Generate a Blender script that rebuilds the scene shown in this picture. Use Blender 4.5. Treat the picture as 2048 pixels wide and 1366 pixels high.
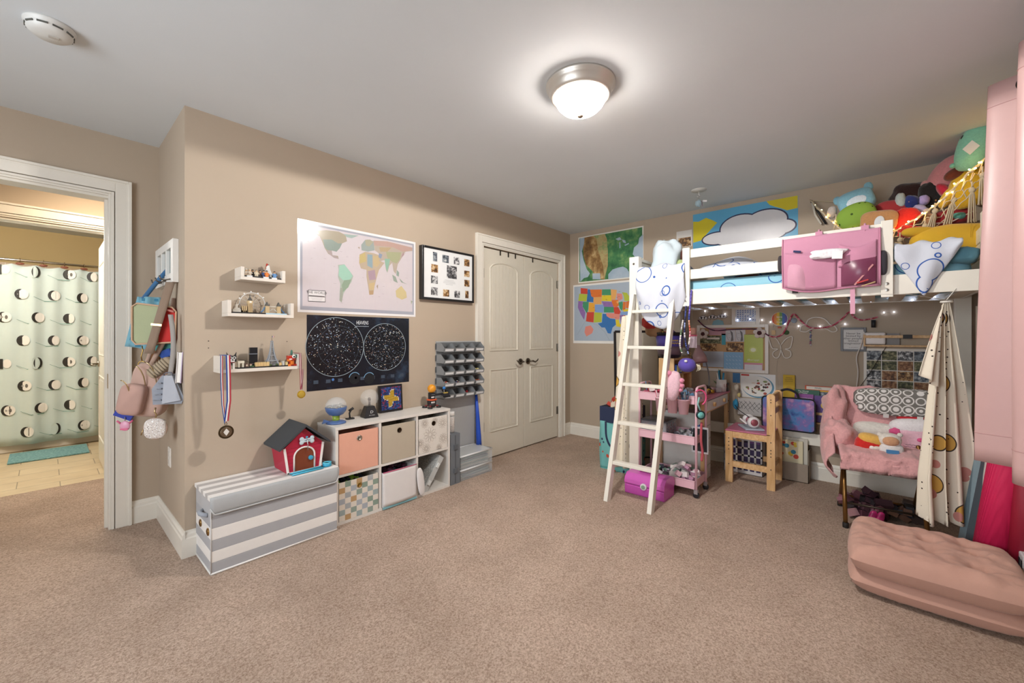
import bpy, bmesh, math, random
from mathutils import Matrix, Vector, noise
random.seed(7)
SC = bpy.context.scene
for o in list(bpy.data.objects): bpy.data.objects.remove(o)
COL = SC.collection
PI = math.pi

# ---------------------------------------------------------------- camera
FPX, CXP, HY, CAMH = 821., 1024., 672., 1.195
TH = math.atan(722/821.)
cth, sth = math.cos(TH), math.sin(TH)
cd = bpy.data.cameras.new('camera'); cam = bpy.data.objects.new('camera', cd); COL.objects.link(cam)
cam.location = (0, 0, CAMH); cam.rotation_euler = (PI/2, 0, TH-PI/2)
cd.sensor_width = 36; cd.lens = 36*FPX/2048; cd.shift_y = -11/2048; cd.clip_start = .02
SC.camera = cam

# ---------------------------------------------------------------- look, sky and daylight
SC.view_settings.view_transform = 'Standard'; SC.view_settings.look = 'None'
SC.view_settings.gamma = 1; SC.view_settings.use_curve_mapping = False
SC.view_settings.exposure = 0.27
w = bpy.data.worlds.new('world'); SC.world = w; w.use_nodes = True
bg = w.node_tree.nodes['Background']; sky = w.node_tree.nodes.new('ShaderNodeTexSky')
sky.sky_type = 'PREETHAM'; sky.sun_direction = (-.3, -.4, .86); sky.turbidity = 5
w.node_tree.links.new(sky.outputs[0], bg.inputs[0]); bg.inputs[1].default_value = .35
def area(name, loc, rot, sx, sy, power, col):
    l = bpy.data.lights.new(name, 'AREA'); l.shape = 'RECTANGLE'; l.size = sx; l.size_y = sy
    l.energy = power; l.color = col
    o = bpy.data.objects.new(name, l); COL.objects.link(o); o.location = loc; o.rotation_euler = rot
    return o
def point(name, loc, power, col, r=.05):
    l = bpy.data.lights.new(name, 'POINT'); l.energy = power; l.color = col; l.shadow_soft_size = r
    o = bpy.data.objects.new(name, l); COL.objects.link(o); o.location = loc; return o
def spot(name, loc, power, col, ang, r=.03):
    l = bpy.data.lights.new(name, 'SPOT'); l.energy = power; l.color = col; l.shadow_soft_size = r; l.spot_size = ang; l.spot_blend = .05
    o = bpy.data.objects.new(name, l); COL.objects.link(o); o.location = loc; return o
# daylight lamps outside the curtained window and outside an added one behind the camera
area('daylight_fill', (1.15, -.85, 1.45), (-PI/2, 0, 0), 1.7, 1.3, 40, (.86, .93, 1))
area('daylight_fill', (-1.95, 1.2, 1.45), (0, -PI/2, 0), 1.3, 2.2, 95, (.88, .94, 1))  # unseen lamp added for wide soft fill from behind the camera
LAMP_E = 48; LAMP_P = 150; BATH_P = 50; HALL_P = 16

# ---------------------------------------------------------------- pixel measures -> points at real distances
def ray(u, v):
    a = (u-CXP)/FPX
    return Vector((cth+a*sth, sth-a*cth, (HY-v)/FPX))
EYE = Vector((0, 0, CAMH))
def at(u, v, t): return EYE+ray(u, v)*t
def onX(u, v, x): d = ray(u, v); return EYE+d*(x/d.x)
def onY(u, v, y): d = ray(u, v); return EYE+d*(y/d.y)
def onZ(u, v, z=0): d = ray(u, v); return EYE+d*((z-CAMH)/d.z)

# ---------------------------------------------------------------- materials
def lin(h):
    h = h.lstrip('#'); r = []
    for i in (0, 2, 4):
        c = int(h[i:i+2], 16)/255; r.append(c/12.92 if c <= .04045 else ((c+.055)/1.055)**2.4)
    return (*r, 1)
MATS = {}
def newmat(name):
    m = bpy.data.materials.new(name); m.use_nodes = True; MATS[name] = m
    nt = m.node_tree; b = nt.nodes['Principled BSDF']
    return m, nt, b
def nd(nt, t, **k):
    n = nt.nodes.new(t)
    for a, v in k.items():
        if a in n.inputs.keys(): n.inputs[a].default_value = v
        else: setattr(n, a, v)
    return n
def mixc(nt, fac, a, b):
    n = nt.nodes.new('ShaderNodeMix'); n.data_type = 'RGBA'
    for i, v in ((0, fac), (6, a), (7, b)):
        if hasattr(v, 'is_output'): nt.links.new(v, n.inputs[i])
        else: n.inputs[i].default_value = v
    return n.outputs[2]
def mat(k):
    """'#rrggbb|r.5|m1|c|f|e3|a.3' : roughness, metallic, cloth weave, fur/fleece, emission, alpha"""
    if k in MATS: return MATS[k]
    p = k.split('|'); c = lin(p[0]); m, nt, b = newmat(k)
    rough = .55; sc = 25; amt = .025; bump = 0; bs = 200
    for q in p[1:]:
        if q[0] == 'r': rough = float(q[1:])
        elif q[0] == 'm': b.inputs['Metallic'].default_value = float(q[1:])
        elif q[0] == 'c': rough = .9; bump = .25; bs = 420; b.inputs['Sheen Weight'].default_value = .15
        elif q[0] == 'f': rough = 1; bump = .6; bs = 130; amt = .16; sc = 90; b.inputs['Sheen Weight'].default_value = .3
        elif q[0] == 'e': b.inputs['Emission Color'].default_value = c; b.inputs['Emission Strength'].default_value = float(q[1:])
        elif q[0] == 'a': b.inputs['Alpha'].default_value = float(q[1:]); amt = 0
    b.inputs['Roughness'].default_value = rough
    if amt:
        tc = nd(nt, 'ShaderNodeTexCoord'); n = nd(nt, 'ShaderNodeTexNoise', Scale=sc, Detail=2)
        nt.links.new(tc.outputs['Object'], n.inputs['Vector'])
        lo = tuple(x*(1-amt) for x in c[:3])+(1,); hi = tuple(min(1, x*(1+amt)) for x in c[:3])+(1,)
        nt.links.new(mixc(nt, n.outputs[0], lo, hi), b.inputs['Base Color'])
        if bump:
            n2 = nd(nt, 'ShaderNodeTexNoise', Scale=bs, Detail=2); nt.links.new(tc.outputs['Object'], n2.inputs['Vector'])
            bp = nd(nt, 'ShaderNodeBump', Strength=bump, Distance=.004)
            nt.links.new(n2.outputs[0], bp.inputs['Height']); nt.links.new(bp.outputs[0], b.inputs['Normal'])
    else: b.inputs['Base Color'].default_value = c
    return m
def ramp(nt, src, stops, const=False):
    r = nt.nodes.new('ShaderNodeValToRGB'); e = r.color_ramp.elements
    if const: r.color_ramp.interpolation = 'CONSTANT'
    while len(e) < len(stops): e.new(.5)
    for i, (p, c) in enumerate(stops): e[i].position = p; e[i].color = lin(c) if isinstance(c, str) else c
    nt.links.new(src, r.inputs[0]); return r.outputs[0]
def objco(nt): return nt.nodes.new('ShaderNodeTexCoord').outputs['Object']
def mapping(nt, src, scale=(1, 1, 1), rot=(0, 0, 0)):
    n = nt.nodes.new('ShaderNodeMapping'); n.inputs['Scale'].default_value = scale; n.inputs['Rotation'].default_value = rot
    nt.links.new(src, n.inputs['Vector']); return n.outputs[0]
def bumpto(nt, b, h, s, d):
    bp = nd(nt, 'ShaderNodeBump', Strength=s, Distance=d); nt.links.new(h, bp.inputs['Height']); nt.links.new(bp.outputs[0], b.inputs['Normal'])
def plaster(name, c, amt=.03):
    m, nt, b = newmat(name); b.inputs['Roughness'].default_value = .8; o = objco(nt)
    n = nd(nt, 'ShaderNodeTexNoise', Scale=3, Detail=3); nt.links.new(o, n.inputs['Vector'])
    c = lin(c); lo = tuple(x*(1-amt) for x in c[:3])+(1,); hi = tuple(x*(1+amt) for x in c[:3])+(1,)
    nt.links.new(mixc(nt, n.outputs[0], lo, hi), b.inputs['Base Color'])
    n2 = nd(nt, 'ShaderNodeTexNoise', Scale=180, Detail=2); nt.links.new(o, n2.inputs['Vector']); bumpto(nt, b, n2.outputs[0], .12, .002)
plaster('wallpaint', '#b5a592'); plaster('ceilpaint', '#d8dee2'); plaster('bathpaint', '#c9b283')
def carpet(name, c1, c2, c3):
    m, nt, b = newmat(name); b.inputs['Roughness'].default_value = 1; o = objco(nt)
    n = nd(nt, 'ShaderNodeTexNoise', Scale=135, Detail=4, Roughness=.8); nt.links.new(o, n.inputs['Vector'])
    n3 = nd(nt, 'ShaderNodeTexNoise', Scale=3.2, Detail=4); nt.links.new(o, n3.inputs['Vector'])
    a = ramp(nt, n.outputs[0], [(.36, c1), (.5, c2), (.64, c3)])
    g = ramp(nt, n3.outputs[0], [(.35, (.84, .83, .82, 1)), (.65, (1, 1, 1, 1))])
    mm = nt.nodes.new('ShaderNodeMix'); mm.data_type = 'RGBA'; mm.blend_type = 'MULTIPLY'; mm.inputs[0].default_value = 1
    nt.links.new(a, mm.inputs[6]); nt.links.new(g, mm.inputs[7]); nt.links.new(mm.outputs[2], b.inputs['Base Color'])
    bumpto(nt, b, n.outputs[0], 1, .012)
carpet('carpet', '#a88a74', '#d6bba6', '#efdac8')
def tiles(name, c1, c2, grout, sx, sz, rot=(0, 0, 0)):
    m, nt, b = newmat(name); b.inputs['Roughness'].default_value = .35; o = mapping(nt, objco(nt), (1, 1, 1), rot)
    n = nd(nt, 'ShaderNodeTexBrick', Scale=1); n.inputs['Brick Width'].default_value = sx; n.inputs['Row Height'].default_value = sz
    n.inputs['Mortar Size'].default_value = .003; n.inputs['Color1'].default_value = lin(c1); n.inputs['Color2'].default_value = lin(c2); n.inputs['Mortar'].default_value = lin(grout)
    nt.links.new(o, n.inputs['Vector']); nz = nd(nt, 'ShaderNodeTexNoise', Scale=6, Detail=5); nt.links.new(o, nz.inputs['Vector'])
    v = ramp(nt, nz.outputs[0], [(.3, (.85, .82, .78, 1)), (.7, (1, 1, 1, 1))])
    mm = nt.nodes.new('ShaderNodeMix'); mm.data_type = 'RGBA'; mm.blend_type = 'MULTIPLY'; mm.inputs[0].default_value = 1
    nt.links.new(n.outputs[0], mm.inputs[6]); nt.links.new(v, mm.inputs[7]); nt.links.new(mm.outputs[2], b.inputs['Base Color'])
tiles('floortile', '#d9c6a6', '#d2bd9b', '#8e7c62', .46, .23)
tiles('walltile', '#cdb28f', '#c4a683', '#e0cdb0', .3, .15, (PI/2, 0, 0))
def wood(name, c1, c2, axis=(1, 14, 14)):
    m, nt, b = newmat(name); b.inputs['Roughness'].default_value = .45; o = mapping(nt, objco(nt), axis)
    n = nd(nt, 'ShaderNodeTexNoise', Scale=3, Detail=5, Distortion=1.2); nt.links.new(o, n.inputs['Vector'])
    nt.links.new(ramp(nt, n.outputs[0], [(.3, c1), (.65, c2)]), b.inputs['Base Color'])
wood('pine', '#c99a62', '#e3bd8a', (12, 12, 1.2)); wood('pinex', '#c99a62', '#e3bd8a', (1.2, 12, 12))
def spots(name, base, specs, cloth=True):
    """voronoi printed cloth: specs = list of (scale, lo, hi, colour, randomness)"""
    m, nt, b = newmat(name); b.inputs['Roughness'].default_value = .9; o = objco(nt); cur = lin(base)
    for sc, lo, hi, c, rd in specs:
        v = nd(nt, 'ShaderNodeTexVoronoi', Scale=sc, Randomness=rd); nt.links.new(o, v.inputs['Vector'])
        k = (0, 0, 0, 1); wht = (1, 1, 1, 1)
        st = [(0, wht), (hi, k)] if lo <= 0 else [(0, k), (lo, wht), (hi, k)]
        f = ramp(nt, v.outputs['Distance'], st, True); cur = mixc(nt, f, cur, lin(c))
    nt.links.new(cur, b.inputs['Base Color'])
    n2 = nd(nt, 'ShaderNodeTexNoise', Scale=300, Detail=2); nt.links.new(o, n2.inputs['Vector']); bumpto(nt, b, n2.outputs[0], .2, .002)
spots('dogprint', '#e9e0cd', [(5.5, 0, .27, '#cfa250', 1), (5.5, .27, .3, '#3a3028', 1), (7.5, 0, .2, '#c98a80', 1), (30, 0, .13, '#3a3028', .4)])
spots('cloudprint', '#ced3de', [(6.5, .4, .44, '#2f5aa8', 1), (9, .16, .19, '#2f5aa8', 1)])
spots('bluesheet', '#93c6d8', [(6, .34, .37, '#2f5aa8', 1), (9, .14, .165, '#2f5aa8', 1)])
spots('mermaid', '#74b7b4', [(12, 0, .2, '#c6543c', 1), (15, 0, .16, '#2b3a5a', 1), (9, 0, .12, '#e8c9a0', 1)])
spots('kiwi', '#84a63f', [(26, 0, .2, '#39531e', .7)])
spots('glitter', '#d8cfc8', [(120, 0, .3, '#ffffff', 1), (90, 0, .22, '#9c938f', 1)])
spots('bits', '#8f8a84', [(60, 0, .35, '#c9c2b4', 1), (75, 0, .3, '#5c4a3a', 1), (50, 0, .25, '#aab6b0', 1)])
spots('confetti', '#b9bec4', [(55, 0, .35, '#d95b6a', 1), (48, 0, .32, '#3f7ba8', 1), (65, 0, .3, '#f2f2ee', 1), (42, 0, .25, '#3b3f45', 1)])
spots('pinkstuff', '#e4d3d6', [(45, 0, .33, '#d79ab0', 1), (38, 0, .3, '#8aa39c', 1), (60, 0, .28, '#ffffff', 1)])
spots('galaxy', '#5b62a0', [(9, 0, .35, '#8a5a9c', 1), (7, 0, .3, '#3f86b8', 1), (13, 0, .25, '#b589b0', 1), (90, 0, .1, '#e8e4f2', 1)])
def galaxymat():
    m, nt, b = newmat('galaxycloth'); b.inputs['Roughness'].default_value = .7; o = objco(nt)
    n = nd(nt, 'ShaderNodeTexNoise', Scale=9, Detail=5, Roughness=.65); nt.links.new(o, n.inputs['Vector'])
    nt.links.new(ramp(nt, n.outputs[0], [(.3, '#2d3f86'), (.42, '#4a7fb8'), (.52, '#7a68a8'), (.62, '#b887ae'), (.74, '#d9c3dc')]), b.inputs['Base Color'])
galaxymat()
def noisecol(name, stops, sc, rough=.6, det=5):
    m, nt, b = newmat(name); b.inputs['Roughness'].default_value = rough; o = objco(nt)
    n = nd(nt, 'ShaderNodeTexNoise', Scale=sc, Detail=det, Roughness=.65); nt.links.new(o, n.inputs['Vector'])
    nt.links.new(ramp(nt, n.outputs[0], stops), b.inputs['Base Color'])
noisecol('photo_bw', [(.38, '#17171a'), (.5, '#6d6d70'), (.6, '#d8d8d8')], 40)
noisecol('photo_warm', [(.36, '#2a2016'), (.48, '#6d4a2c'), (.56, '#b48a52'), (.68, '#e4d7bd')], 34)
noisecol('photo_green', [(.36, '#22241c'), (.48, '#55583c'), (.58, '#8a8460'), (.7, '#c4bfa4')], 34)
noisecol('photo_grey', [(.36, '#20242a'), (.48, '#59616b'), (.6, '#a2a9ad'), (.7, '#d8d8d4')], 34)
noisecol('photo_fox', [(.36, '#4a3020'), (.5, '#8f6242'), (.62, '#b8926a'), (.75, '#dcc6a8')], 34)
noisecol('starfield', [(.35, '#0b0d13'), (.55, '#171d29'), (.68, '#2c3d52'), (.8, '#4f6a78')], 5, .25)
noisecol('sheetmulti', [(.35, '#4a3a34'), (.45, '#b5705a'), (.52, '#d9c8b4'), (.6, '#7a8a6a'), (.7, '#e9e2d8')], 70)
noisecol('terrainwest', [(.3, '#5c4226'), (.48, '#8f6b3c'), (.6, '#b99a66'), (.72, '#dcc9a0')], 9)
noisecol('terraineast', [(.32, '#1f5a3a'), (.5, '#3f7d4c'), (.62, '#6f9a5c'), (.75, '#b5ad78')], 8)
noisecol('terrainmid', [(.32, '#9a7f4e'), (.5, '#b6a673'), (.62, '#7c9a60'), (.75, '#4f8a54')], 9)
noisecol('seablue', [(.3, '#8fa9bf'), (.7, '#b7c6d2')], 4)
noisecol('bathmat', [(.3, '#4f7f84'), (.7, '#8fb6b6')], 60, 1)
def ogee():
    m, nt, b = newmat('ogee'); b.inputs['Roughness'].default_value = .9; o = mapping(nt, objco(nt), (1, 1, 1))
    v = nd(nt, 'ShaderNodeTexVoronoi', Scale=17, Randomness=0); nt.links.new(o, v.inputs['Vector'])
    nt.links.new(ramp(nt, v.outputs['Distance'], [(0, '#dedbd8'), (.26, '#77746f'), (.42, '#dedbd8'), (.52, '#77746f')], True), b.inputs['Base Color'])
ogee()
def ridged():
    m, nt, b = newmat('yogamat'); b.inputs['Roughness'].default_value = .7; b.inputs['Base Color'].default_value = lin('#c8134f'); o = objco(nt)
    wv = nd(nt, 'ShaderNodeTexWave', Scale=40); nt.links.new(o, wv.inputs['Vector']); bumpto(nt, b, wv.outputs[1], .5, .003)
ridged()

# ---------------------------------------------------------------- mesh builder
class MB:
    def __init__(s, M=None): s.v = []; s.f = []; s.mi = []; s.sm = []; s.slots = []; s.M = M or Matrix()
    def add(s, vs, fs, m, smooth=False):
        if m not in s.slots: s.slots.append(m)
        i = s.slots.index(m); n = len(s.v)
        s.v += [s.M @ Vector(p) for p in vs]
        for f in fs: s.f.append([n+q for q in f]); s.mi.append(i); s.sm.append(smooth)
        return s
    def box(s, x0, x1, y0, y1, z0, z1, m):
        return s.add([(x, y, z) for z in (z0, z1) for y in (y0, y1) for x in (x0, x1)],
                     [(0, 2, 3, 1), (4, 5, 7, 6), (0, 1, 5, 4), (2, 6, 7, 3), (0, 4, 6, 2), (1, 3, 7, 5)], m)
    def cbox(s, c, d, m, R=None):
        M0 = s.M; s.M = M0 @ Matrix.Translation(c) @ (R.to_4x4() if R else Matrix())
        s.box(-d[0]/2, d[0]/2, -d[1]/2, d[1]/2, -d[2]/2, d[2]/2, m); s.M = M0; return s
    def face(s, pts, m): return s.add(pts, [list(range(len(pts)))], m)
    def bar(s, a, b, w, d, m, up=(0, 0, 1)):
        a, b = Vector(a), Vector(b); z = (b-a); L = z.length; z.normalize(); u = Vector(up)
        if abs(z.dot(u)) > .98: u = Vector((0, 1, 0))
        x = u.cross(z).normalized(); y = z.cross(x); R = Matrix((x, y, z)).transposed()
        return s.cbox((a+b)/2, (w, d, L), m, R)
    def tube(s, pts, r, m, n=8, closed=False, cap=True):
        P = [Vector(p) for p in pts]; k = len(P); vs = []; fs = []; pu = None
        rr = r if isinstance(r, (list, tuple)) else [r]*k
        for i, p in enumerate(P):
            if closed: d = P[(i+1) % k]-P[i-1]
            else: d = P[min(i+1, k-1)]-P[max(i-1, 0)]
            if d.length < 1e-9: d = Vector((0, 0, 1))
            d.normalize()
            if pu is None:
                a = Vector((0, 0, 1)) if abs(d.z) < .9 else Vector((1, 0, 0)); pu = d.cross(a).normalized()
            else:
                pu = pu-d*pu.dot(d)
                pu = pu.normalized() if pu.length > 1e-6 else d.orthogonal().normalized()
            q = d.cross(pu)
            for j in range(n):
                t = 2*PI*j/n; vs.append(p+(pu*math.cos(t)+q*math.sin(t))*rr[i])
        for i in range(k if closed else k-1):
            for j in range(n):
                a = i*n+j; b = i*n+(j+1) % n; c = ((i+1) % k)*n+(j+1) % n; d2 = ((i+1) % k)*n+j
                fs.append((a, b, c, d2))
        if not closed and cap: fs += [list(range(n))[::-1], list(range((k-1)*n, k*n))]
        return s.add(vs, fs, m, True)
    def lathe(s, prof, c, m, n=24, ax='z'):
        vs = []; fs = []; k = len(prof); c = Vector(c)
        for r, h in prof:
            for j in range(n):
                t = 2*PI*j/n; x, y = r*math.cos(t), r*math.sin(t)
                vs.append(c+Vector((x, y, h) if ax == 'z' else (h, x, y) if ax == 'x' else (y, h, x)))
        for i in range(k-1):
            for j in range(n): fs.append((i*n+j, i*n+(j+1) % n, (i+1)*n+(j+1) % n, (i+1)*n+j))
        if prof[0][0] > 1e-4: fs.append(list(range(n))[::-1])
        if prof[-1][0] > 1e-4: fs.append(list(range((k-1)*n, k*n)))
        return s.add(vs, fs, m, True)
    def cyl(s, c, r, h, m, n=20, ax='z'): return s.lathe([(r*.96, 0), (r, h*.04), (r, h*.96), (r*.96, h)], c, m, n, ax)
    def ell(s, c, r, m, e=1., R=None, wob=0., n=(12, 20), seed=0):
        M0 = s.M; s.M = M0 @ Matrix.Translation(c) @ (R.to_4x4() if R else Matrix())
        sp = lambda x: math.copysign(abs(x)**e, x); vs = [(0, 0, -r[2])]; fs = []; a, b = n
        for i in range(1, a):
            ph = -PI/2+PI*i/a
            for j in range(b):
                t = 2*PI*j/b; x = sp(math.cos(ph))*sp(math.cos(t)); y = sp(math.cos(ph))*sp(math.sin(t)); z = sp(math.sin(ph))
                k = 1+wob*noise.noise(Vector((x*1.7+seed, y*1.7, z*1.7)))
                vs.append((x*r[0]*k, y*r[1]*k, z*r[2]*k))
        vs.append((0, 0, r[2])); N = len(vs)-1
        for j in range(b): fs.append((0, 1+(j+1) % b, 1+j)); fs.append((N, N-b+j, N-b+(j+1) % b))
        for i in range(a-2):
            for j in range(b): p = 1+i*b; fs.append((p+j, p+(j+1) % b, p+b+(j+1) % b, p+b+j))
        s.add(vs, fs, m, True); s.M = M0; return s
    def prism(s, pts, off, m, ms=None):
        """pts: 3-D outline, extruded by vector off"""
        P = [Vector(p) for p in pts]; off = Vector(off); k = len(P)
        s.add(P+[p+off for p in P], [list(range(k))[::-1], list(range(k, 2*k))], m)
        return s.add(P+[p+off for p in P], [(i, (i+1) % k, k+(i+1) % k, k+i) for i in range(k)], ms or m)
    def grid(s, fn, nu, nv, m, off=(0, 0, .002), wrap=False):
        off = Vector(off); A = [Vector(fn(i/nu, j/nv)) for j in range(nv+1) for i in range(nu+1)]; W = nu+1
        fs = [(j*W+i, j*W+i+1, (j+1)*W+i+1, (j+1)*W+i) for j in range(nv) for i in range(nu)]
        N = len(A); B = [p+off for p in A]
        bd = [i for i in range(W)]+[j*W+nu for j in range(1, nv+1)]+[nv*W+i for i in range(nu-1, -1, -1)]+[j*W for j in range(nv-1, 0, -1)]
        k = len(bd)
        return s.add(A+B, [f[::-1] for f in fs]+[tuple(N+q for q in f) for f in fs]+[(bd[i], bd[(i+1) % k], N+bd[(i+1) % k], N+bd[i]) for i in range(k)], m, True)
    def stroke(s, pts, wd, m, nrm, closed=False):
        P = [Vector(p) for p in pts]; nrm = Vector(nrm); k = len(P); L = []
        for i, p in enumerate(P):
            d = (P[(i+1) % k]-P[i-1]) if closed else P[min(i+1, k-1)]-P[max(i-1, 0)]
            q = nrm.cross(d); q = q.normalized() if q.length > 1e-9 else Vector((0, 0, 0)); L.append((p+q*wd/2, p-q*wd/2))
        vs = [x for l in L for x in l]; r = range(k if closed else k-1)
        return s.add(vs, [(2*i, 2*i+1, (2*((i+1) % k))+1, 2*((i+1) % k)) for i in r], m)
    def disc(s, c, r, m, ux, uy, ry=None, n=20):
        c = Vector(c); ux = Vector(ux); uy = Vector(uy); ry = ry or r
        return s.face([c+ux*r*math.cos(2*PI*i/n)+uy*ry*math.sin(2*PI*i/n) for i in range(n)], m)
    def text(s, t, c, size, m, ux, uy, depth=0):
        cu = bpy.data.curves.new('t', 'FONT'); cu.body = t; cu.size = size; cu.align_x = 'CENTER'; cu.align_y = 'CENTER'; cu.resolution_u = 2; cu.extrude = depth; cu.space_line = .85
        ob = bpy.data.objects.new('t', cu); COL.objects.link(ob)
        bpy.context.view_layer.update()
        me = bpy.data.meshes.new_from_object(ob.evaluated_get(bpy.context.evaluated_depsgraph_get()))
        c = Vector(c); ux = Vector(ux); uy = Vector(uy); uz = ux.cross(uy)
        s.add([c+ux*v.co.x+uy*v.co.y+uz*v.co.z for v in me.vertices], [list(p.vertices) for p in me.polygons], m)
        bpy.data.objects.remove(ob); bpy.data.curves.remove(cu); bpy.data.meshes.remove(me); return s
    def scribble(s, c, w, n, gap, m, ux, uy, th=.002, seed=1):
        '''n short wavy lines of illegible small print'''
        c = Vector(c); ux = Vector(ux); uy = Vector(uy); nn = ux.cross(uy); q = random.Random(seed)
        for k in range(n):
            L = w*q.uniform(.7, 1); s.stroke([c+ux*(L*(i/10-.5))+uy*(-k*gap+th*.9*math.sin(i*2.3+k*2)) for i in range(11)], th, m, nn)
        return s
    def mk(s, name, origin, bev=0):
        me = bpy.data.meshes.new(name); o = Vector(origin)
        me.from_pydata([p-o for p in s.v], [], s.f)
        for q in s.slots: me.materials.append(mat(q))
        me.polygons.foreach_set('material_index', s.mi); me.polygons.foreach_set('use_smooth', s.sm); me.update()
        ob = bpy.data.objects.new(name, me); COL.objects.link(ob)
        if bev: b = ob.modifiers.new('b', 'BEVEL'); b.width = bev; b.segments = 2; b.limit_method = 'ANGLE'; b.angle_limit = .7
        return ob
def base(vs):
    xs = [p.x for p in vs]; ys = [p.y for p in vs]; zs = [p.z for p in vs]
    return Vector(((min(xs)+max(xs))/2, (min(ys)+max(ys))/2, min(zs)))
def props(o, label, cat, group=None, kind=None):
    if label: o['label'] = label
    if cat: o['category'] = cat
    if group: o['group'] = group
    if kind: o['kind'] = kind
def one(name, mb, label, cat, group=None, kind=None, bev=0):
    b = base(mb.v); o = mb.mk(name, b, bev); o.location = b; props(o, label, cat, group, kind); return o
def struct(name, mb, bev=0):
    b = base(mb.v); o = mb.mk(name, b, bev); o.location = b; o['kind'] = 'structure'; return o
class Thing:
    """a thing of several parts: part() collects meshes in world coordinates, done() links them under an Empty at the base"""
    def __init__(s, name, label, cat, group=None, struct=False): s.n = name; s.l = label; s.c = cat; s.g = group; s.p = []; s.st = struct
    def part(s, name, mb, up=None, label=None, bev=0, kind=None): s.p.append((name, mb, up, label, bev, kind)); return len(s.p)-1
    def done(s):
        b = base([v for q in s.p for v in q[1].v]); r = bpy.data.objects.new(s.n, None); COL.objects.link(r); r.location = b; r.empty_display_size = .05
        if s.st: r['kind'] = 'structure'
        else: props(r, s.l, s.c, s.g)
        obs = []
        for n, mb, up, lab, bev, kind in s.p:
            if up is None: o = mb.mk(n, b, bev); o.parent = r
            else:
                ub = s.p[up][1]; o = mb.mk(n, b, bev); o.parent = obs[up]
            if lab: o['label'] = lab
            if kind: o['kind'] = kind
            obs.append(o)
        return r
KIDS = lambda o: [c for c in bpy.data.objects if c.parent == o]
def dup(r, delta, label=None, rz=0, scale=1, group=None):
    c = r.copy(); COL.objects.link(c); c.location = r.location+Vector(delta); c.rotation_euler.z += rz; c.scale = (scale,)*3
    if label: c['label'] = label
    if group: c['group'] = group
    for ch in KIDS(r):
        d = ch.copy(); COL.objects.link(d); d.parent = c
        for g in KIDS(ch): e = g.copy(); COL.objects.link(e); e.parent = d
    return c
def RZ(a): return Matrix.Rotation(a, 3, 'Z')
def RX(a): return Matrix.Rotation(a, 3, 'X')
def RY(a): return Matrix.Rotation(a, 3, 'Y')
def place(loc, rz=0): return Matrix.Translation(loc) @ Matrix.Rotation(rz, 4, 'Z')
X3, Y3, Z3 = Vector((1, 0, 0)), Vector((0, 1, 0)), Vector((0, 0, 1))
# ================================================================ THE ROOM
WY, BX, DY, JX, H, NY, LX = 2.79, 4.25, 3.545, .497, 2.44, -.6, -1.7
def W(u, v, l=0): return onY(u, v, WY-l)      # a point on the long wall, lifted l off it
def Bw(u, v, l=0): return onX(u, v, BX-l)     # a point on the bed wall
wp = 'wallpaint'; white = '#e6e1d6|r.35'
struct('floor', MB().box(LX-.12, BX+.12, NY-.12, 4.86, -.1, 0, 'carpet'))
struct('floor_bathroom', MB().box(-1.6, 1.3, 4.86, 7.5, -.1, -.002, 'floortile'))
struct('ceiling', MB().box(LX-.12, BX+.12, NY-.12, 7.5, H, H+.1, 'ceilpaint'))
struct('wall_left', MB().box(JX, 2.755, WY, WY+.12, 0, H, wp).box(4.0, BX, WY, WY+.12, 0, H, wp).box(2.755, 4.0, WY, WY+.12, 2.055, H, wp))
struct('wall_right', MB().box(BX, BX+.12, NY-.12, WY+.12, 0, H, wp))
struct('wall_jog', MB().box(JX, JX+.12, WY+.12, DY, 0, H, wp))
DL, DR = -.52, .257
struct('wall_door', MB().box(LX, DL, DY, DY+.12, 0, H, wp).box(DR, JX+.12, DY, DY+.12, 0, H, wp).box(DL, DR, DY, DY+.12, 2.06, H, wp))
def winwall(name, horizontal, c0, c1, a, b, s0, s1, z0=.8, z1=2.1):
    mb = MB()
    def bx(p, q, r, t): mb.box(p, q, c0, c1, r, t, wp) if horizontal else mb.box(c0, c1, p, q, r, t, wp)
    bx(a, s0, 0, H); bx(s1, b, 0, H); bx(s0, s1, 0, z0); bx(s0, s1, z1, H)
    struct(name, mb)
winwall('wall_window', True, NY-.12, NY, LX, BX, .35, 2.0)
winwall('wall_back', False, LX-.12, LX, NY, DY, .2, 2.2)  # back opening invented to let fill light into the room
def window(name, M, w, h):
    T = Thing(name, None, None, struct=True)
    f = MB(M); f.box(-w/2, w/2, -.02, .02, 0, .06, white).box(-w/2, w/2, -.02, .02, h-.06, h, white).box(-w/2, -w/2+.06, -.02, .02, .06, h-.06, white).box(w/2-.06, w/2, -.02, .02, .06, h-.06, white).box(-w/2+.06, w/2-.06, -.018, .018, h/2-.02, h/2+.02, white)
    T.part('window_frame', f, bev=.003)
    T.part('pane', MB(M).box(-w/2+.06, w/2-.06, -.003, .003, .06, h-.06, '#ffffff|r.02|a.06'))
    T.part('window_sill', MB(M).box(-w/2-.06, w/2+.06, -.06, .1, -.03, 0, white), bev=.004)
    T.done()
window('window_1', place((1.175, NY-.06, .8)), 1.65, 1.3)
window('fill_window', place((LX-.06, 1.2, .8), -PI/2), 2.0, 1.3)  # unseen back window, added to brighten the room evenly
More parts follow.
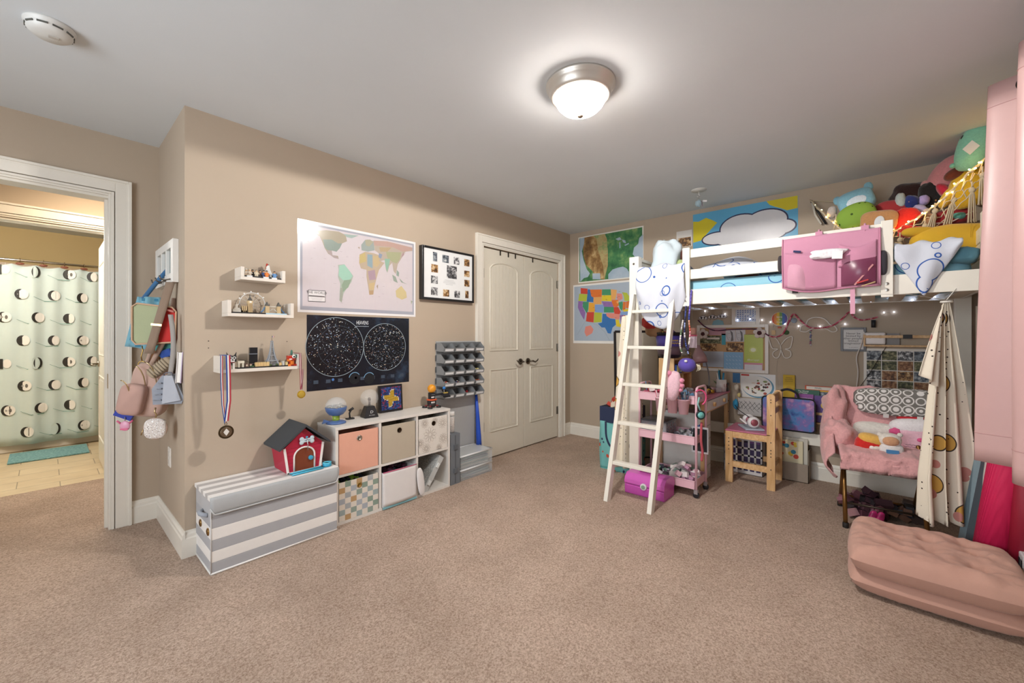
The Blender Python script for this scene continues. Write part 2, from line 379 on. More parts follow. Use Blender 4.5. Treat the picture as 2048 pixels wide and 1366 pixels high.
# baseboards: a plain board with a stepped cap
def bboard(name, a, b, n):
    a, b, n = Vector(a), Vector(b), Vector(n); pr = [(0, 0), (.016, 0), (.016, .1), (.012, .108), (.012, .122), (.006, .132), (.004, .142), (0, .142)]
    mb = MB(); mb.prism([a+n*x+Z3*z for x, z in pr], b-a, white); struct(name, mb)
bboard('baseboard_left', (JX, WY, 0), (2.66, WY, 0), (0, -1, 0))
bboard('baseboard_left_end', (4.1, WY, 0), (BX, WY, 0), (0, -1, 0))
bboard('baseboard_right', (BX, WY-.016, 0), (BX, NY, 0), (-1, 0, 0))
bboard('baseboard_jog', (JX, WY-.016, 0), (JX, DY, 0), (-1, 0, 0))
bboard('baseboard_door', (DR+.105, DY, 0), (JX, DY, 0), (0, -1, 0))
# door casings, mitred, with a stepped profile
def casing(name, x0, x1, z1, y, sgn=-1, w=.105):
    mb = MB()
    pr = [(0, 0, .012), (.012, .018, .014), (.03, .022, .016), (.078, .022, .012), (.09, .03, .015)]
    for o, th, ww in pr:
        a, b = sorted((y, y+sgn*(th if th else .012)))
        e = o+ww if o < .03 else (o+.05 if o == .03 else o+.015); e = min(e, w)
        mb.box(x0-e, x0-o, a, b, 0, z1+e, white).box(x1+o, x1+e, a, b, 0, z1+e, white).box(x0-o, x1+o, a, b, z1+o, z1+e, white)
    struct(name, mb, .002)
casing('trim_1', DL, DR, 2.06, DY); casing('trim_2', 2.755, 4.0, 2.055, WY)
struct('trim_3', MB().box(DR-.0, DR+.018, DY, DY+.12, 0, 2.06, white).box(DR-.014, DR, DY+.045, DY+.08, 0, 2.05, white).box(DL-.018, DL, DY, DY+.12, 0, 2.06, white).box(DL, DR, DY, DY+.12, 2.045, 2.06, white).box(DR-.002, DR-.0, DY+.01, DY+.04, .87, .96, '#a98f5c|m1|r.3'))
# hallway and bathroom beyond
HB = 4.74
bl, br = -.44, .335
struct('wall_hall', MB().box(-2.2, bl, HB, HB+.12, 0, H, wp).box(br, 1.6, HB, HB+.12, 0, H, wp).box(bl, br, HB, HB+.12, 2.06, H, wp))
struct('wall_hall_end', MB().box(1.3, 1.42, DY+.12, HB, 0, H, wp)); struct('wall_hall_near', MB().box(JX+.12, 1.3, DY, DY+.12, 0, H, wp)); struct('wall_hall_far', MB().box(-1.82, -1.7, DY, HB, 0, H, wp))
casing('trim_4', bl, br, 2.06, HB)
struct('trim_5', MB().box(br, br+.018, HB, HB+.12, 0, 2.06, white).box(bl-.018, bl, HB, HB+.12, 0, 2.06, white).box(bl, br, HB, HB+.12, 2.045, 2.06, white))
struct('wall_bathroom_back', MB().box(-1.6, 1.3, 7.4, 7.52, 0, 2.03, 'walltile').box(-1.6, 1.3, 7.41, 7.52, 2.03, H, 'bathpaint'))
struct('wall_bathroom_side', MB().box(-1.6, -1.48, HB+.12, 7.4, 0, H, 'bathpaint').box(1.18, 1.3, HB+.12, 7.4, 0, H, 'bathpaint'))
point('bathroom_light', (-.5, 5.3, 2.15), BATH_P, (1, .95, .87), .12)
area('hall_light', (.3, 4.2, 2.42), (0, 0, 0), .3, .3, HALL_P, (1, .82, .6))
def hingeplate(mb, c, d): mb.cbox(c, d, '#8f8a80|m1|r.35')
# bathroom door, open at right angles
T = Thing('door_3', None, None, struct=True)
d = MB(); x0, x1, y0, y1 = .342, .377, 4.875, 5.63
d.box(x0, x1, y0, y1, .012, 2.04, white)
for za, zb in ((.25, .82), (1.02, 1.85)):
    for q in ((y0+.12, y1-.12),):
        P = [(q[0], za), (q[1], za), (q[1], zb), (q[0], zb)]
        d.tube([(x0-.001, a, b) for a, b in P], .008, white, 6, closed=True); d.box(x0-.004, x0, q[0]+.03, q[1]-.03, za+.03, zb-.03, white)
T.part('door_slab', d, bev=.002)
for z in (.27, 1.04, 1.8): h = MB(); hingeplate(h, (.36, 4.872, z), (.03, .004, .09)); T.part('hinge', h)
k = MB(); k.cyl((x0-.012, y1-.07, .93), .028, .01, '#a79f92|m1|r.25', 16, 'x').tube([(x0-.01, y1-.07, .93), (x0-.05, y1-.07, .93), (x0-.055, y1-.09, .93), (x0-.052, y1-.16, .925)], .008, '#a79f92|m1|r.25'); T.part('door_handle', k)
T.done()
# closet doors
def leaf(name, x0, x1, hx, hd):
    T = Thing(name, None, None, struct=True); y = WY+.012; d = MB(); dc = '#dfd9ca|r.35'
    d.box(x0, x1, y, y+.035, .012, 2.045, dc)
    xa, xb = x0+.105, x1-.105; xm = (xa+xb)/2; n = 12
    arch = lambda x, lo, hi: lo+(hi-lo)*math.sqrt(max(0, 1-((x-xm)/((xb-xa)/2*1.02))**2))
    top = [(xb+(xa-xb)*i/n) for i in range(n+1)]
    up = [(xa, 1.05), (xb, 1.05)]+[(x, arch(x, 1.845, 1.925)) for x in top]
    dn = [(xa, .26), (xb, .26), (xb, .86), (xa, .86)]
    for ol in (up, dn): d.tube([(a, y-.001, b) for a, b in ol], .009, dc, 6, closed=True)
    m = 7; ww = (xb-xa-.05)/m
    for i in range(m):
        a = xa+.025+i*ww; b = a+ww-.004; mid = (a+b)/2
        d.box(a, b, y-.004, y, .285, .835, dc)
        za, zb = arch(a, 1.82, 1.9), arch(b, 1.82, 1.9)
        d.prism([(a, y, 1.075), (b, y, 1.075), (b, y, zb), (a, y, za)], (0, -.004, 0), dc)
    T.part('door_slab', d, bev=.0015)
    mt = '#6f675c|m1|r.3'; k = MB(); k.cyl((hx, y-.012, .925), .032, .012, mt, 20, 'y').tube([(hx, y-.01, .925), (hx, y-.055, .925), (hx+hd*.02, y-.06, .928), (hx+hd*.06, y-.06, .915), (hx+hd*.1, y-.058, .93), (hx+hd*.115, y-.056, .945)], [.009, .009, .009, .0085, .007, .006], mt)
    T.part('door_handle', k)
    ex = x0 if hd < 0 else x1
    for z in (.32, 1.06, 1.8):
        h = MB(); h.cyl((ex, y-.006, z-.045), .006, .09, '#8a857c|m1|r.35', 8).cbox((ex-hd*.012, y-.001, z), (.02, .003, .09), '#8a857c|m1|r.35'); T.part('hinge', h)
    return T
leaf('door_1', 2.757, 3.3735, 3.315, -1).done()
T = leaf('door_2', 3.3815, 3.998, 3.44, 1); T.done()
struct('closet_shade_back', MB().box(2.755, 4.0, WY+.05, WY+.12, 0, 2.055, '#3a342c|r.9'))  # dark sheet behind the doors, painted shade for the closet gap
for x in (3.0, 3.12, 3.23, 3.52): one('over_door_hook', MB().box(x, x+.01, WY+.004, WY+.012, 2.0, 2.047, '#3a3632|m1|r.4'), 'small dark metal hook over the closet door top, '+{3.0: 'leftmost', 3.12: 'second from the left', 3.23: 'third, near the gap between the doors', 3.52: 'alone on the right-hand door'}[x], 'hook', 'hooks over the closet doors')
# ceiling lamp
LC = Vector((1.753, 1.09, H))
T = Thing('ceiling_lamp', 'round flush ceiling lamp with brushed silver rim and glowing frosted dome', 'lamp')
T.part('rim', MB().lathe([(.17, 0), (.17, -.012), (.163, -.016), (.163, -.022), (.157, -.026), (.15, -.05), (.143, -.062), (.13, -.066), (.126, -.06), (.12, -.02)], LC, '#cfcac2|m.7|r.4', 48))
T.part('glass_dome', MB().lathe([(.127, -.058), (.125, -.075), (.112, -.1), (.09, -.122), (.06, -.138), (.03, -.147), (.0, -.15)], LC, '#fff6ee|r.3|a.5|e%g' % LAMP_E, 40))
for dx in (-.035, .035): spot('lamp_bulb', LC+Vector((dx, 0, -.118)), LAMP_P/2, (1, .96, .91), math.radians(177), .025)
T.part('finial', MB().lathe([(0, -.146), (.013, -.15), (.016, -.156), (.009, -.162), (0, -.166)], LC, '#a89a8c|m1|r.35', 16))
T.done()
# smoke detector
c = onZ(100, 62, H-.02); c.z = H
T = Thing('smoke_detector', 'white round smoke detector on the ceiling above the doorway', 'smoke detector')
T.part('housing', MB().lathe([(.074, 0), (.074, -.008), (.068, -.012), (.068, -.02), (.064, -.032), (.05, -.044), (.0, -.046)], c, '#d6d6d2|r.4', 40))
for i in range(10):
    a = 2*PI*i/10; T.part('vent_slot', MB().cbox(c+Vector((math.cos(a)*.0665, math.sin(a)*.0665, -.024)), (.004, .03, .006), '#55554f', RZ(a)))
T.part('test_button', MB().cbox(c+Vector((.01, -.01, -.047)), (.03, .018, .004), '#b9b4ac|r.4'), bev=.001)
T.done()
c = Vector((3.68, 1.116, H))
T = Thing('ceiling_hook', 'white disc ceiling plate with a hook near the bed', 'hook')
T.part('plate', MB().lathe([(.06, 0), (.06, -.004), (.0, -.008)], c, '#e0e0dc|r.4', 28)); T.part('hook', MB().tube([c+Vector((0, 0, -.005)), c+Vector((0, 0, -.04)), c+Vector((.01, -.01, -.05)), c+Vector((0, 0, -.062)), c+Vector((-.01, .01, -.055))], .003, '#d8d8d4|m1|r.3')); T.done()
T = Thing('hanging_ornament', 'pale blue and silver ornament dangling from the ceiling hook', 'ornament')
T.part('loop', MB().tube([c+Vector((0, 0, -.058)), c+Vector((.004, 0, -.085))], .002, '#9a9a9a'))
b = MB(); b.ell(c+Vector((-.005, 0, -.115)), (.024, .024, .03), '#a9c3cf|f', wob=.3); T.part('body', b)
T.part('tag', MB().cbox(c+Vector((.03, -.04, -.095)), (.002, .035, .014), '#e9e9e9', RX(.2)))
T.part('ribbon', MB().tube([c+Vector((0, 0, -.09)), c+Vector((.02, -.02, -.1)), c+Vector((.01, -.025, -.14))], .003, '#8a6f8a')); T.done()
# outlet on the short wall
T = Thing('wall_outlet', 'white outlet plate low on the short wall below the bags', 'outlet')
T.part('cover_plate', MB().box(JX-.006, JX, 3.14, 3.215, .41, .525, '#eeeae2|r.3'), bev=.002)
for z in (.44, .485): T.part('socket', MB().box(JX-.008, JX-.006, 3.16, 3.195, z-.014, z+.014, '#dcd8d0|r.3'))
T.done()
# ================================================================ BATHROOM THINGS
mb = MB(); mb.box(-1.45, 1.15, 6.62, 6.66, 0, .45, '#d9d4cc|r.25').box(-1.45, 1.15, 6.66, 6.72, .4, .45, '#d9d4cc|r.25').box(-1.45, 1.15, 7.3, 7.39, .4, .45, '#d9d4cc|r.25').box(-1.45, 1.15, 6.66, 7.39, .05, .1, '#d9d4cc|r.25')
one('bathtub', mb, 'white bathtub behind the mint shower curtain', 'bathtub', bev=.01)
one('shower_rod', MB().tube([(-1.48, 6.56, 1.97), (1.18, 6.56, 1.97)], .012, '#b9b0a4|m1|r.2'), 'chrome shower rod holding the mint curtain', 'shower rod')
SY = 6.56; sx0, sx1 = -1.2, .75
def shx(s, t): x = sx0+s*(sx1-sx0); return Vector((x, SY+.028*math.sin(x*17)*(0.4+.6*t)+.012*math.sin(x*41+2), 1.93-t*1.85-.0*s))
T = Thing('shower_curtain', 'pale mint shower curtain printed with rows of moons', 'shower curtain')
def shgrid(s, t): p = shx(s, t); p.z -= .02*abs(math.sin((s*12)*PI))*(1-t)**6*1; return p
cb = MB().grid(shgrid, 160, 20, '#cbd8d4|c', (0, .003, 0))
def shp(u, v):
    p = onY(u, v, SY-.03); s = (p.x-sx0)/(sx1-sx0); t = (1.93-p.z)/1.85; return s, t
def sh3(s, t, lift=.006): p = shx(s, t); p.y -= lift; return p
def moon(u, v, kind, r=.058):
    s, t = shp(u, v); W1 = (sx1-sx0); H1 = 1.85
    def ring(rx, ry, ox, l, m, n=18):
        cb.face([sh3(s+.66*(ox+rx*math.cos(2*PI*i/n))/W1, t+ry*math.sin(2*PI*i/n)/H1, l) for i in range(n)], m)
    if kind == 0: cb.face([sh3(s-.028/W1, t-.05/H1, .01), sh3(s-.005/W1, t-.05/H1, .01), sh3(s-.005/W1, t+.05/H1, .01), sh3(s-.028/W1, t+.05/H1, .01)], '#2a2826'); ring(.045, .045, .03, .007, '#ece8e2')
    elif kind == 4: ring(r*.8, r, 0, .008, '#2a2826'); ring(r*.8, r*1.05, -.025, .011, '#cbd8d4|c')
    else:
        ring(r, r*.92, -.014, .008, '#2a2826'); wdt = (0, .72, .88, 1)[kind]
        ring(r*wdt, r*.86, .014, .011, '#ece8e2')
        if kind == 3: ring(.015, .02, .02, .0125, '#6a6662'); ring(.012, .01, -.02, .0125, '#a8a4a0')
    cb.stroke([sh3(s+.08/W1, t+.02/H1, .008), sh3(s+.15/W1, t+.06/H1, .008)], .003, '#5a8a80', (0, -1, 0))
    cb.stroke([sh3(s+.15/W1, t+.062/H1, .008), sh3(s+.24/W1, t+.062/H1, .008)], .006, '#6f9c92', (0, -1, 0))
for u, v, k in ((4, 538, 0), (72, 544, 4), (139, 549, 3), (186, 554, 1), (43, 588, 3), (109, 591, 2), (166, 596, 1), (8, 634, 3), (77, 635, 2), (139, 637, 1), (47, 681, 2), (109, 681, 1), (166, 681, 3), (7, 728, 0), (76, 726, 4), (138, 724, 3), (186, 722, 1), (49, 772, 3), (110, 770, 2), (168, 765, 1), (16, 822, 3), (83, 816, 2), (141, 810, 1), (55, 864, 2), (113, 858, 4), (168, 850, 3)): moon(u, v, k)
T.part('curtain_cloth', cb)
T.done()
for i, (u, v) in enumerate(((40, 521), (87, 526), (129, 529), (168, 532))):
    p = onY(u, v, SY); p.z = 1.97
    r = MB(); r.tube([p+Vector((0, math.cos(a)*.02, math.sin(a)*.022)) for a in [2*PI*k/12 for k in range(12)]], .0025, '#8a7a6a|m1|r.3', 6, closed=True); r.ell(p+Vector((0, -.012, -.035)), (.03, .012, .014), '#7c4632|r.4')
    one('curtain_ring', r, 'brown beaded ring on the shower rod, '+('leftmost in view', 'second from the left', 'third from the left', 'nearest the open bathroom door')[i], 'curtain ring', 'rings along the shower rod')
a = onZ(15, 926, 0); b = MB(); b.box(a.x, .3, 6.02, 6.5, 0, .014, 'bathmat'); one('bath_mat', b, 'blue-grey bath mat on the tile before the tub', 'bath mat', bev=.004)
# ================================================================ SHORT WALL: DECORATIVE WINDOW AND BAGS
wh = '#e9e6e0|r.5'
T = Thing('window_frame_decor', 'small white three-pane window frame hung as decoration above the bags', 'wall decor')
x0, x1 = JX-.028, JX; y0, y1, z0, z1 = 2.935, 3.475, 1.498, 1.742
f = MB().box(x0, x1, y0, y0+.055, z0, z1, wh).box(x0, x1, y1-.055, y1, z0, z1, wh).box(x0, x1, y0+.055, y1-.055, z0, z0+.055, wh).box(x0, x1, y0+.055, y1-.055, z1-.045, z1, wh)
for k in (1, 2): yy = y0+.055+(y1-y0-.11)*k/3; f.box(x0, x1, yy-.012, yy+.012, z0+.055, z1-.045, wh)
T.part('frame', f, bev=.002)
for k in range(3): a = y0+.055+(y1-y0-.11)*k/3; T.part('pane', MB().box(x1-.012, x1-.008, a+.012, a+.13, z0+.055, z1-.045, '#7d8f92|r.08|m.6'))
for yy in (2.99, 3.12, 3.25): T.part('hook', MB().tube([(x0, yy, z0+.02), (x0-.03, yy, z0+.01), (x0-.045, yy, z0+.02), (x0-.048, yy, z0+.035)], .004, '#77716a|m1|r.35'))
T.done()
YAW = math.radians(-32)                                     # bags turned towards the room
def bagM(u, v, t, dy=0): return place(at(u, v, t), YAW+dy)
def rrect(w, h, r, n=5, cx=0, cz=0):
    P = []
    for sx, sz, a0 in ((1, -1, -PI/2), (1, 1, 0), (-1, 1, PI/2), (-1, -1, PI)):
        for i in range(n+1): a = a0+PI/2*i/n; P.append((cx+sx*(w/2-r)+r*math.cos(a), 0, cz+sz*(h/2-r)+r*math.sin(a)))
    return P
g = 'bags hanging by the doorway'
T = Thing('shoulder_bag', 'blue checked tote bag hanging behind the green and red bag', 'bag', g)
M = bagM(291, 645, 2.42); P = [(-.085, 0, -.14), (.1, 0, -.16), (.12, 0, .06), (.03, 0, .15), (-.02, 0, .1)]
b = MB(M); b.grid(lambda s, t: (-.03-.06*t+s*(.1+.09*t)-.0, -.02+.015*math.sin(s*9), .15-t*.29-.03*s*t), 12, 12, '#7fb3c4|c', (0, .05, 0)); 
for i in range(9):
    for j in range(4):
        if (i+j) % 2:
            tt = (i+.5)/9; ss = (j+.5)/4; b.cbox((-.03-.06*tt+ss*(.1+.09*tt), -.02+.015*math.sin(ss*9)-.003, .15-tt*.29-.03*ss*tt), (.022+.018*tt, .006, .016), '#3f7f9c|c')
T.part('body', b); T.part('strap', MB(M).tube([(-.01, 0, .14), (.06, -.01, .24), (.12, 0, .33)], .012, '#3f6f9c|c')); T.done()
T = Thing('crossbody_bag', 'boxy crossbody bag, half sage green and half red, piped in tan', 'bag', g)
M = bagM(307, 648, 2.3)
b = MB(M); b.prism([(-.095, 0, -.09), (-.08, 0, -.11), (.02, 0, -.11), (.045, 0, .1), (-.075, 0, .11), (-.095, 0, .095)], (0, .07, 0), '#a9b08c|c'); T.part('green_panel', b, bev=.008)
b = MB(M); b.prism([(.02, 0, -.11), (.085, 0, -.1), (.1, 0, -.085), (.105, 0, .07), (.09, 0, .09), (.045, 0, .1)], (0, .07, 0), '#c22f2c|c'); T.part('red_panel', b, bev=.008)
T.part('piping', MB(M).tube([(-.097, -.004, -.09), (-.08, -.004, -.113), (.085, -.004, -.104), (.103, -.004, -.085), (.108, -.004, .07), (.09, -.004, .094), (-.075, -.004, .114), (-.097, -.004, .095)], .005, '#c9a88a|c', closed=True))
T.part('zip_pull', MB(M).tube([(.05, -.01, .085), (.1, -.012, .07)], .006, '#d98a80|c'))
T.part('strap', MB(M).grid(lambda s, t: (.07-.1*t+.042*s-.0, -.03-.0*t, .235-.4*t), 3, 8, '#8f7a68|c', (0, .004, 0)))
T.part('buckle', MB(M).cbox((.03, -.035, -.005), (.05, .008, .012), '#b99a6a|m1|r.3', RY(.1)))
T.done()
T = Thing('backpack', 'small blush pink backpack with gold zips hanging lowest on the left', 'bag', g)
M = bagM(292, 780, 2.3)
b = MB(M); b.ell((.01, .03, .0), (.088, .05, .15), '#c2a294|c', .42, RY(.16), .04); T.part('main_pocket', b)
b2 = MB(M); b2.ell((-.045, -.032, -.045), (.058, .035, .085), '#b9968a|c', .42, RY(.2), .04); T.part('front_pocket', b2)
for dx, dz, r in ((-.02, .04, .1), (.025, .04, .12), (-.065, -.01, .075)):
    T.part('zip', MB(M).tube([(dx+r*.4*math.sin(a)-.01, -.03-.02*math.cos(a)-(.03 if r < .08 else 0), dz+r*math.cos(a)) for a in [i*PI/8 for i in range(8)]], .003, '#c9b48a|m1|r.3'))
T.part('strap', MB(M).tube([(.02, .0, .13), (.05, 0, .2), (.1, .02, .33), (.12, .03, .52)], .013, '#b59a8a|c')); T.part('strap', MB(M).tube([(-.02, .03, .12), (.0, .04, .2), (.04, .04, .26)], .011, '#b59a8a|c'))
T.done()
T = Thing('handbag', 'quilted grey shoulder bag with folded flap hanging lowest on the right', 'bag', g)
M = bagM(337, 777, 2.22)
b = MB(M); b.prism([(-.07, 0, -.085), (.06, 0, -.085), (.07, 0, -.05), (.02, 0, .075), (-.03, 0, .07), (-.075, 0, .0)], (0, .09, 0), '#9196a0|c'); T.part('body', b, bev=.014)
b = MB(M); b.prism([(-.025, -.012, -.08), (.06, -.012, -.065), (.02, -.012, .07), (-.015, -.012, .07)], (0, .012, 0), '#a9adb6|c'); T.part('flap', b, bev=.004)
for k in range(4): T.part('quilting', MB(M).tube([(-.066+.008*k, .0, -.06+.03*k), (-.045, -.006, -.058+.03*k), (-.028, -.006, -.06+.03*k)], .004, '#858a95|c'))
T.part('strap', MB(M).grid(lambda s, t: (-.005+.022*s+.015*math.sin(t*3), 0, .07+.33*t), 2, 10, '#a09a94|c', (0, .006, 0))); T.part('ring', MB(M).tube([(.02*math.cos(a), -.002, .075+.012*math.sin(a)) for a in [i*PI/6 for i in range(12)]], .003, '#5f5f66|m1|r.3', 6, True)); T.done()
T = Thing('coin_purse', 'round glittery silver coin purse dangling under the grey handbag', 'purse', g)
M = bagM(311, 857, 2.26)
b = MB(M); b.ell((0, 0, 0), (.052, .018, .056), 'glitter', .65); T.part('body', b)
T.part('rim', MB(M).tube([(.051*math.cos(a), -.0, .055*math.sin(a)) for a in [i*PI/14 for i in range(28)]], .006, '#b59a8a|r.4', 8, True))
T.part('zip_pull', MB(M).tube([(-.052, -.01, .0), (-.06, -.012, -.03)], .003, '#b9a27a|m1|r.3')); T.part('clasp', MB(M).tube([(-.0, 0, .056), (.004, 0, .075), (-.004, 0, .09), (.0, 0, .115)], .004, '#b9a27a|m1|r.3')); T.done()
T = Thing('pouch', 'cream ribbed pouch tucked between the backpack and the handbag', 'bag', g)
M = bagM(322, 735, 2.31); b = MB(M); b.ell((0, 0, 0), (.068, .03, .032), '#b3a188|c', .5, RY(-.75)); T.part('body', b)
for k in range(7): T.part('rib', MB(M).tube([((-.045+.015*k)*.73+.02*s, -.03, (-.045+.015*k)*.68-.024*s) for s in (-1, 0, 1)], .003, '#8a7a64|c'))
T.done()
one('charm', MB(bagM(248, 830, 2.28)).cbox((0, 0, 0), (.085, .018, .034), '#2338a0|r.3', RY(.45)).tube([(.02, -.012, .03), (.045, -.012, .01), (.03, -.012, -.0)], .004, '#2338a0|r.3').tube([(-.0, 0, .02), (.0, 0, .05), (.01, 0, .085)], .0025, '#8a8a8a|m1|r.3'), 'blue plastic toy charm clipped to the backpack', 'keychain')
one('charm', MB(bagM(250, 852, 2.27)).ell((0, 0, 0), (.024, .008, .028), '#e0a0ba|r.35').tube([(-.02, 0, .015), (-.036, 0, .03)], .005, '#d9688c').tube([(.02, 0, .015), (.036, 0, .03)], .005, '#d9688c').cbox((0, -.009, -.016), (.036, .003, .008), '#d9688c').tube([(0, 0, .028), (.0, 0, .05)], .002, '#8a8a8a'), 'pink plastic charm hanging under the blue one', 'keychain')
M = bagM(356, 735, 2.24)
T = Thing('notebook', 'slim notebook hanging edge-on beside the wall above the grey bag', 'notebook')
T.part('cover', MB(M).cbox((0, 0, 0), (.004, .03, .17), '#d9d4d0', RY(.06)).cbox((.022, 0, 0), (.004, .03, .17), '#b9a9c0', RY(.06))); T.part('pages', MB(M).cbox((.011, .001, 0), (.016, .026, .164), '#ece8e0', RY(.06))); T.done()
T = Thing('tote_bag', 'teal fabric bag squeezed behind the others with a leopard print panel', 'bag', g)
M = bagM(325, 700, 2.36); b = MB(M); b.ell((.03, .02, .0), (.07, .04, .05), '#4f9a96|c', .6, None, .2); T.part('body', b)
b = MB(M); b.cbox((-.035, -.0, -.03), (.06, .02, .1), '#7a5230|c'); T.part('print_panel', b, bev=.004); b = MB(M); b.cbox((.03, -.03, -.02), (.06, .02, .045), '#2f4f9a|c', RY(-.4)); T.part('blue_panel', b, bev=.006); T.done()
one('key_chain', MB(bagM(284, 712, 2.36)).tube([(0, 0, .06), (.004, 0, .03), (-.004, 0, 0), (.0, 0, -.03)], .003, '#b99a5a|m1|r.3').tube([(.018*math.cos(a)-.0, 0, -.048+.018*math.sin(a)) for a in [i*PI/8 for i in range(16)]], .003, '#b99a5a|m1|r.3', 6, True), 'thin gold key chain with a ring beside the tote', 'keychain')

# ================================================================ WALL SHELVES
def ledge(n, x0, x1, z0, zt, zl, yf, label, th=.018):
    b = MB(); s = '#ded6cb|r.4'
    b.box(x0, x1, yf, WY, z0, z0+th, s).box(x0, x0+th, yf, WY, z0+th, zt, s).box(x1-th, x1, yf, WY, z0+th, zt, s)
    return one(n, b, label, 'shelf', 'white wall ledges', bev=.0015)
A = onY(465.4, 528.3, 2.675); B2 = onY(560, 561, 2.675)
S1 = (.735, .955, 1.525); ledge('wall_shelf', .728, .962, 1.515, 1.588, 0, 2.675, 'white wall ledge, topmost and shortest of the three')
ledge('wall_shelf', .665, 1.01, 1.305, 1.395, 0, 2.675, 'white wall ledge in the middle, holding the city skyline with the wheel')
ledge('wall_shelf', .625, 1.05, .992, 1.085, 0, 2.66, 'white wall ledge, lowest and longest, with medals hanging from its ends')
for i, (u, v) in enumerate(((417, 682), (417, 696), (574, 683), (594, 714))):
    p = W(u, v, .001); one('wall_hole', MB().cyl((p.x, WY-.0012, p.z), .003, .0011, '#4a4038', 8, 'y'), 'tiny nail hole in the wall, '+('upper of the pair left above the lowest ledge', 'lower of the pair left above the lowest ledge', 'right above the lowest ledge', 'just right of the lowest ledge end')[i], 'hole', 'nail holes')
def fig(M, body, head, legs, hat=None, s=1.):
    """toy-brick figure 4 cm tall"""
    b = MB(M @ Matrix.Scale(s, 4)); b.box(-.008, -.0005, -.004, .004, 0, .013, legs).box(.0005, .008, -.004, .004, 0, .013, legs)
    b.prism([(-.0085, -.004, .013), (.0085, -.004, .013), (.006, -.004, .027), (-.006, -.004, .027)], (0, .008, 0), body)
    b.tube([(-.007, 0, .025), (-.011, -.001, .019), (-.012, -.006, .014)], .0026, body, 6).tube([(.007, 0, .025), (.011, -.001, .019), (.012, -.006, .014)], .0026, body, 6)
    b.cyl((0, 0, .027), .0052, .009, head, 10)
    if hat: b.ell((0, .001, .036), (.0062, .0062, .0055), hat)
    return b
T = Thing('toy_figure_display', 'toy brick figures on a black base, left on the top ledge', 'toy display')
zb = 1.534
T.part('base', MB().box(.75, .945, 2.69, 2.77, zb, zb+.008, '#1d1d1f|r.3'))
for x in (.775, .86, .905): T.part('plaque', MB().box(x-.014, x+.014, 2.685, 2.69, zb, zb+.009, '#d9dadb'))
for x, y, bd, hd, lg, ht in ((.762, 2.705, '#cfc3b2', '#d9b48a', '#b9a58c', '#cfd4d4'), (.78, 2.705, '#d8cbb9', '#d9b48a', '#cfc0aa', '#cfc0aa'), (.80, 2.72, '#2d2a28', '#c99a70', '#3a3634', '#2a211c'), (.815, 2.705, '#d9cbb0', '#d9b48a', '#cdbfa4', '#8f8372'), (.836, 2.71, '#6a4a34', '#c99a70', '#3a3030', '#4a2f1e'), (.853, 2.70, '#2e4f86', '#c99a70', '#2e3f66', '#1f1f24'), (.866, 2.695, '#d97a2a', '#c99a70', '#d97a2a', '#3a2a20'), (.91, 2.70, '#5f8fc0', '#c99a70', '#5f8fc0', '#3a2a20')):
    T.part('figure', fig(place((x, y, zb+.008)), bd, hd, lg, ht, 1.0))
T.part('lamp_post', MB().tube([(.757, 2.74, zb), (.757, 2.74, zb+.05)], .002, '#2a2a2a').ell((.757, 2.74, zb+.055), (.005, .005, .005), '#22252a').ell((.76, 2.735, zb+.037), (.011, .011, .011), '#b9cfcc|r.2'))
T.part('dish', MB().cyl((.785, 2.745, zb+.03), .011, .006, '#6a6a6c|m.6|r.3', 12, 'y').tube([(.785, 2.75, zb), (.785, 2.75, zb+.03)], .003, '#3a3a3c'))
T.done()
T = Thing('toy_space_shuttle', 'white toy brick shuttle with red tip standing right on the top ledge', 'toy')
b = MB(place((.887, 2.735, zb+.012))); b.prism([(-.03, 0, 0), (.03, 0, 0), (.024, 0, .02), (.01, 0, .05), (.006, 0, .075), (-.006, 0, .075), (-.01, 0, .05), (-.024, 0, .02)], (0, .012, 0), '#d9dad6|r.3'); T.part('hull', b, bev=.002)
T.part('fuel_tank', MB(place((.887, 2.755, zb+.01))).lathe([(.01, 0), (.01, .06), (.006, .08), (0, .09)], (0, 0, 0), '#b5532a', 12)); T.part('nose', MB(place((.882, 2.74, zb+.088))).ell((0, 0, 0), (.006, .006, .01), '#b53424').ell((.008, 0, -.004), (.005, .005, .008), '#2b2422'))
T.part('wing', MB(place((.887, 2.73, zb+.008))).prism([(-.042, 0, 0), (-.02, 0, .025), (-.02, 0, 0)], (0, .006, 0), '#2f3033').prism([(.042, 0, 0), (.02, 0, .025), (.02, 0, 0)], (0, .006, 0), '#2f3033')); T.done()
# middle ledge: a small city with a wheel, a clock tower and a bascule bridge
T = Thing('toy_skyline', 'toy brick skyline with a white observation wheel and bridge on the middle ledge', 'toy display')
z = 1.323; tan = '#c3aa80|r.4'; y = 2.70
T.part('base', MB().box(.692, .86, 2.69, 2.745, z, z+.008, '#1d1d1f|r.3').box(.86, .975, 2.69, 2.745, z, z+.008, '#a9c6d6|r.3'))
T.part('gallery', MB().box(.697, .735, y, y+.03, z+.008, z+.024, '#cfcabf').box(.702, .73, y-.002, y, z+.024, z+.032, '#cfcabf').cyl((.716, y+.012, z+.03), .008, .022, '#d8d3c8', 12).tube([(.716, y+.012, z+.05), (.716, y+.012, z+.062)], .0015, '#d8d3c8'))
b = MB()
for x in (.744, .753, .762): b.box(x-.003, x+.003, y, y+.02, z+.008, z+.044, tan)
b.box(.741, .765, y+.004, y+.016, z+.02, z+.034, '#5f5040').box(.741, .765, y, y+.02, z+.008, z+.018, tan)
T.part('abbey', b)
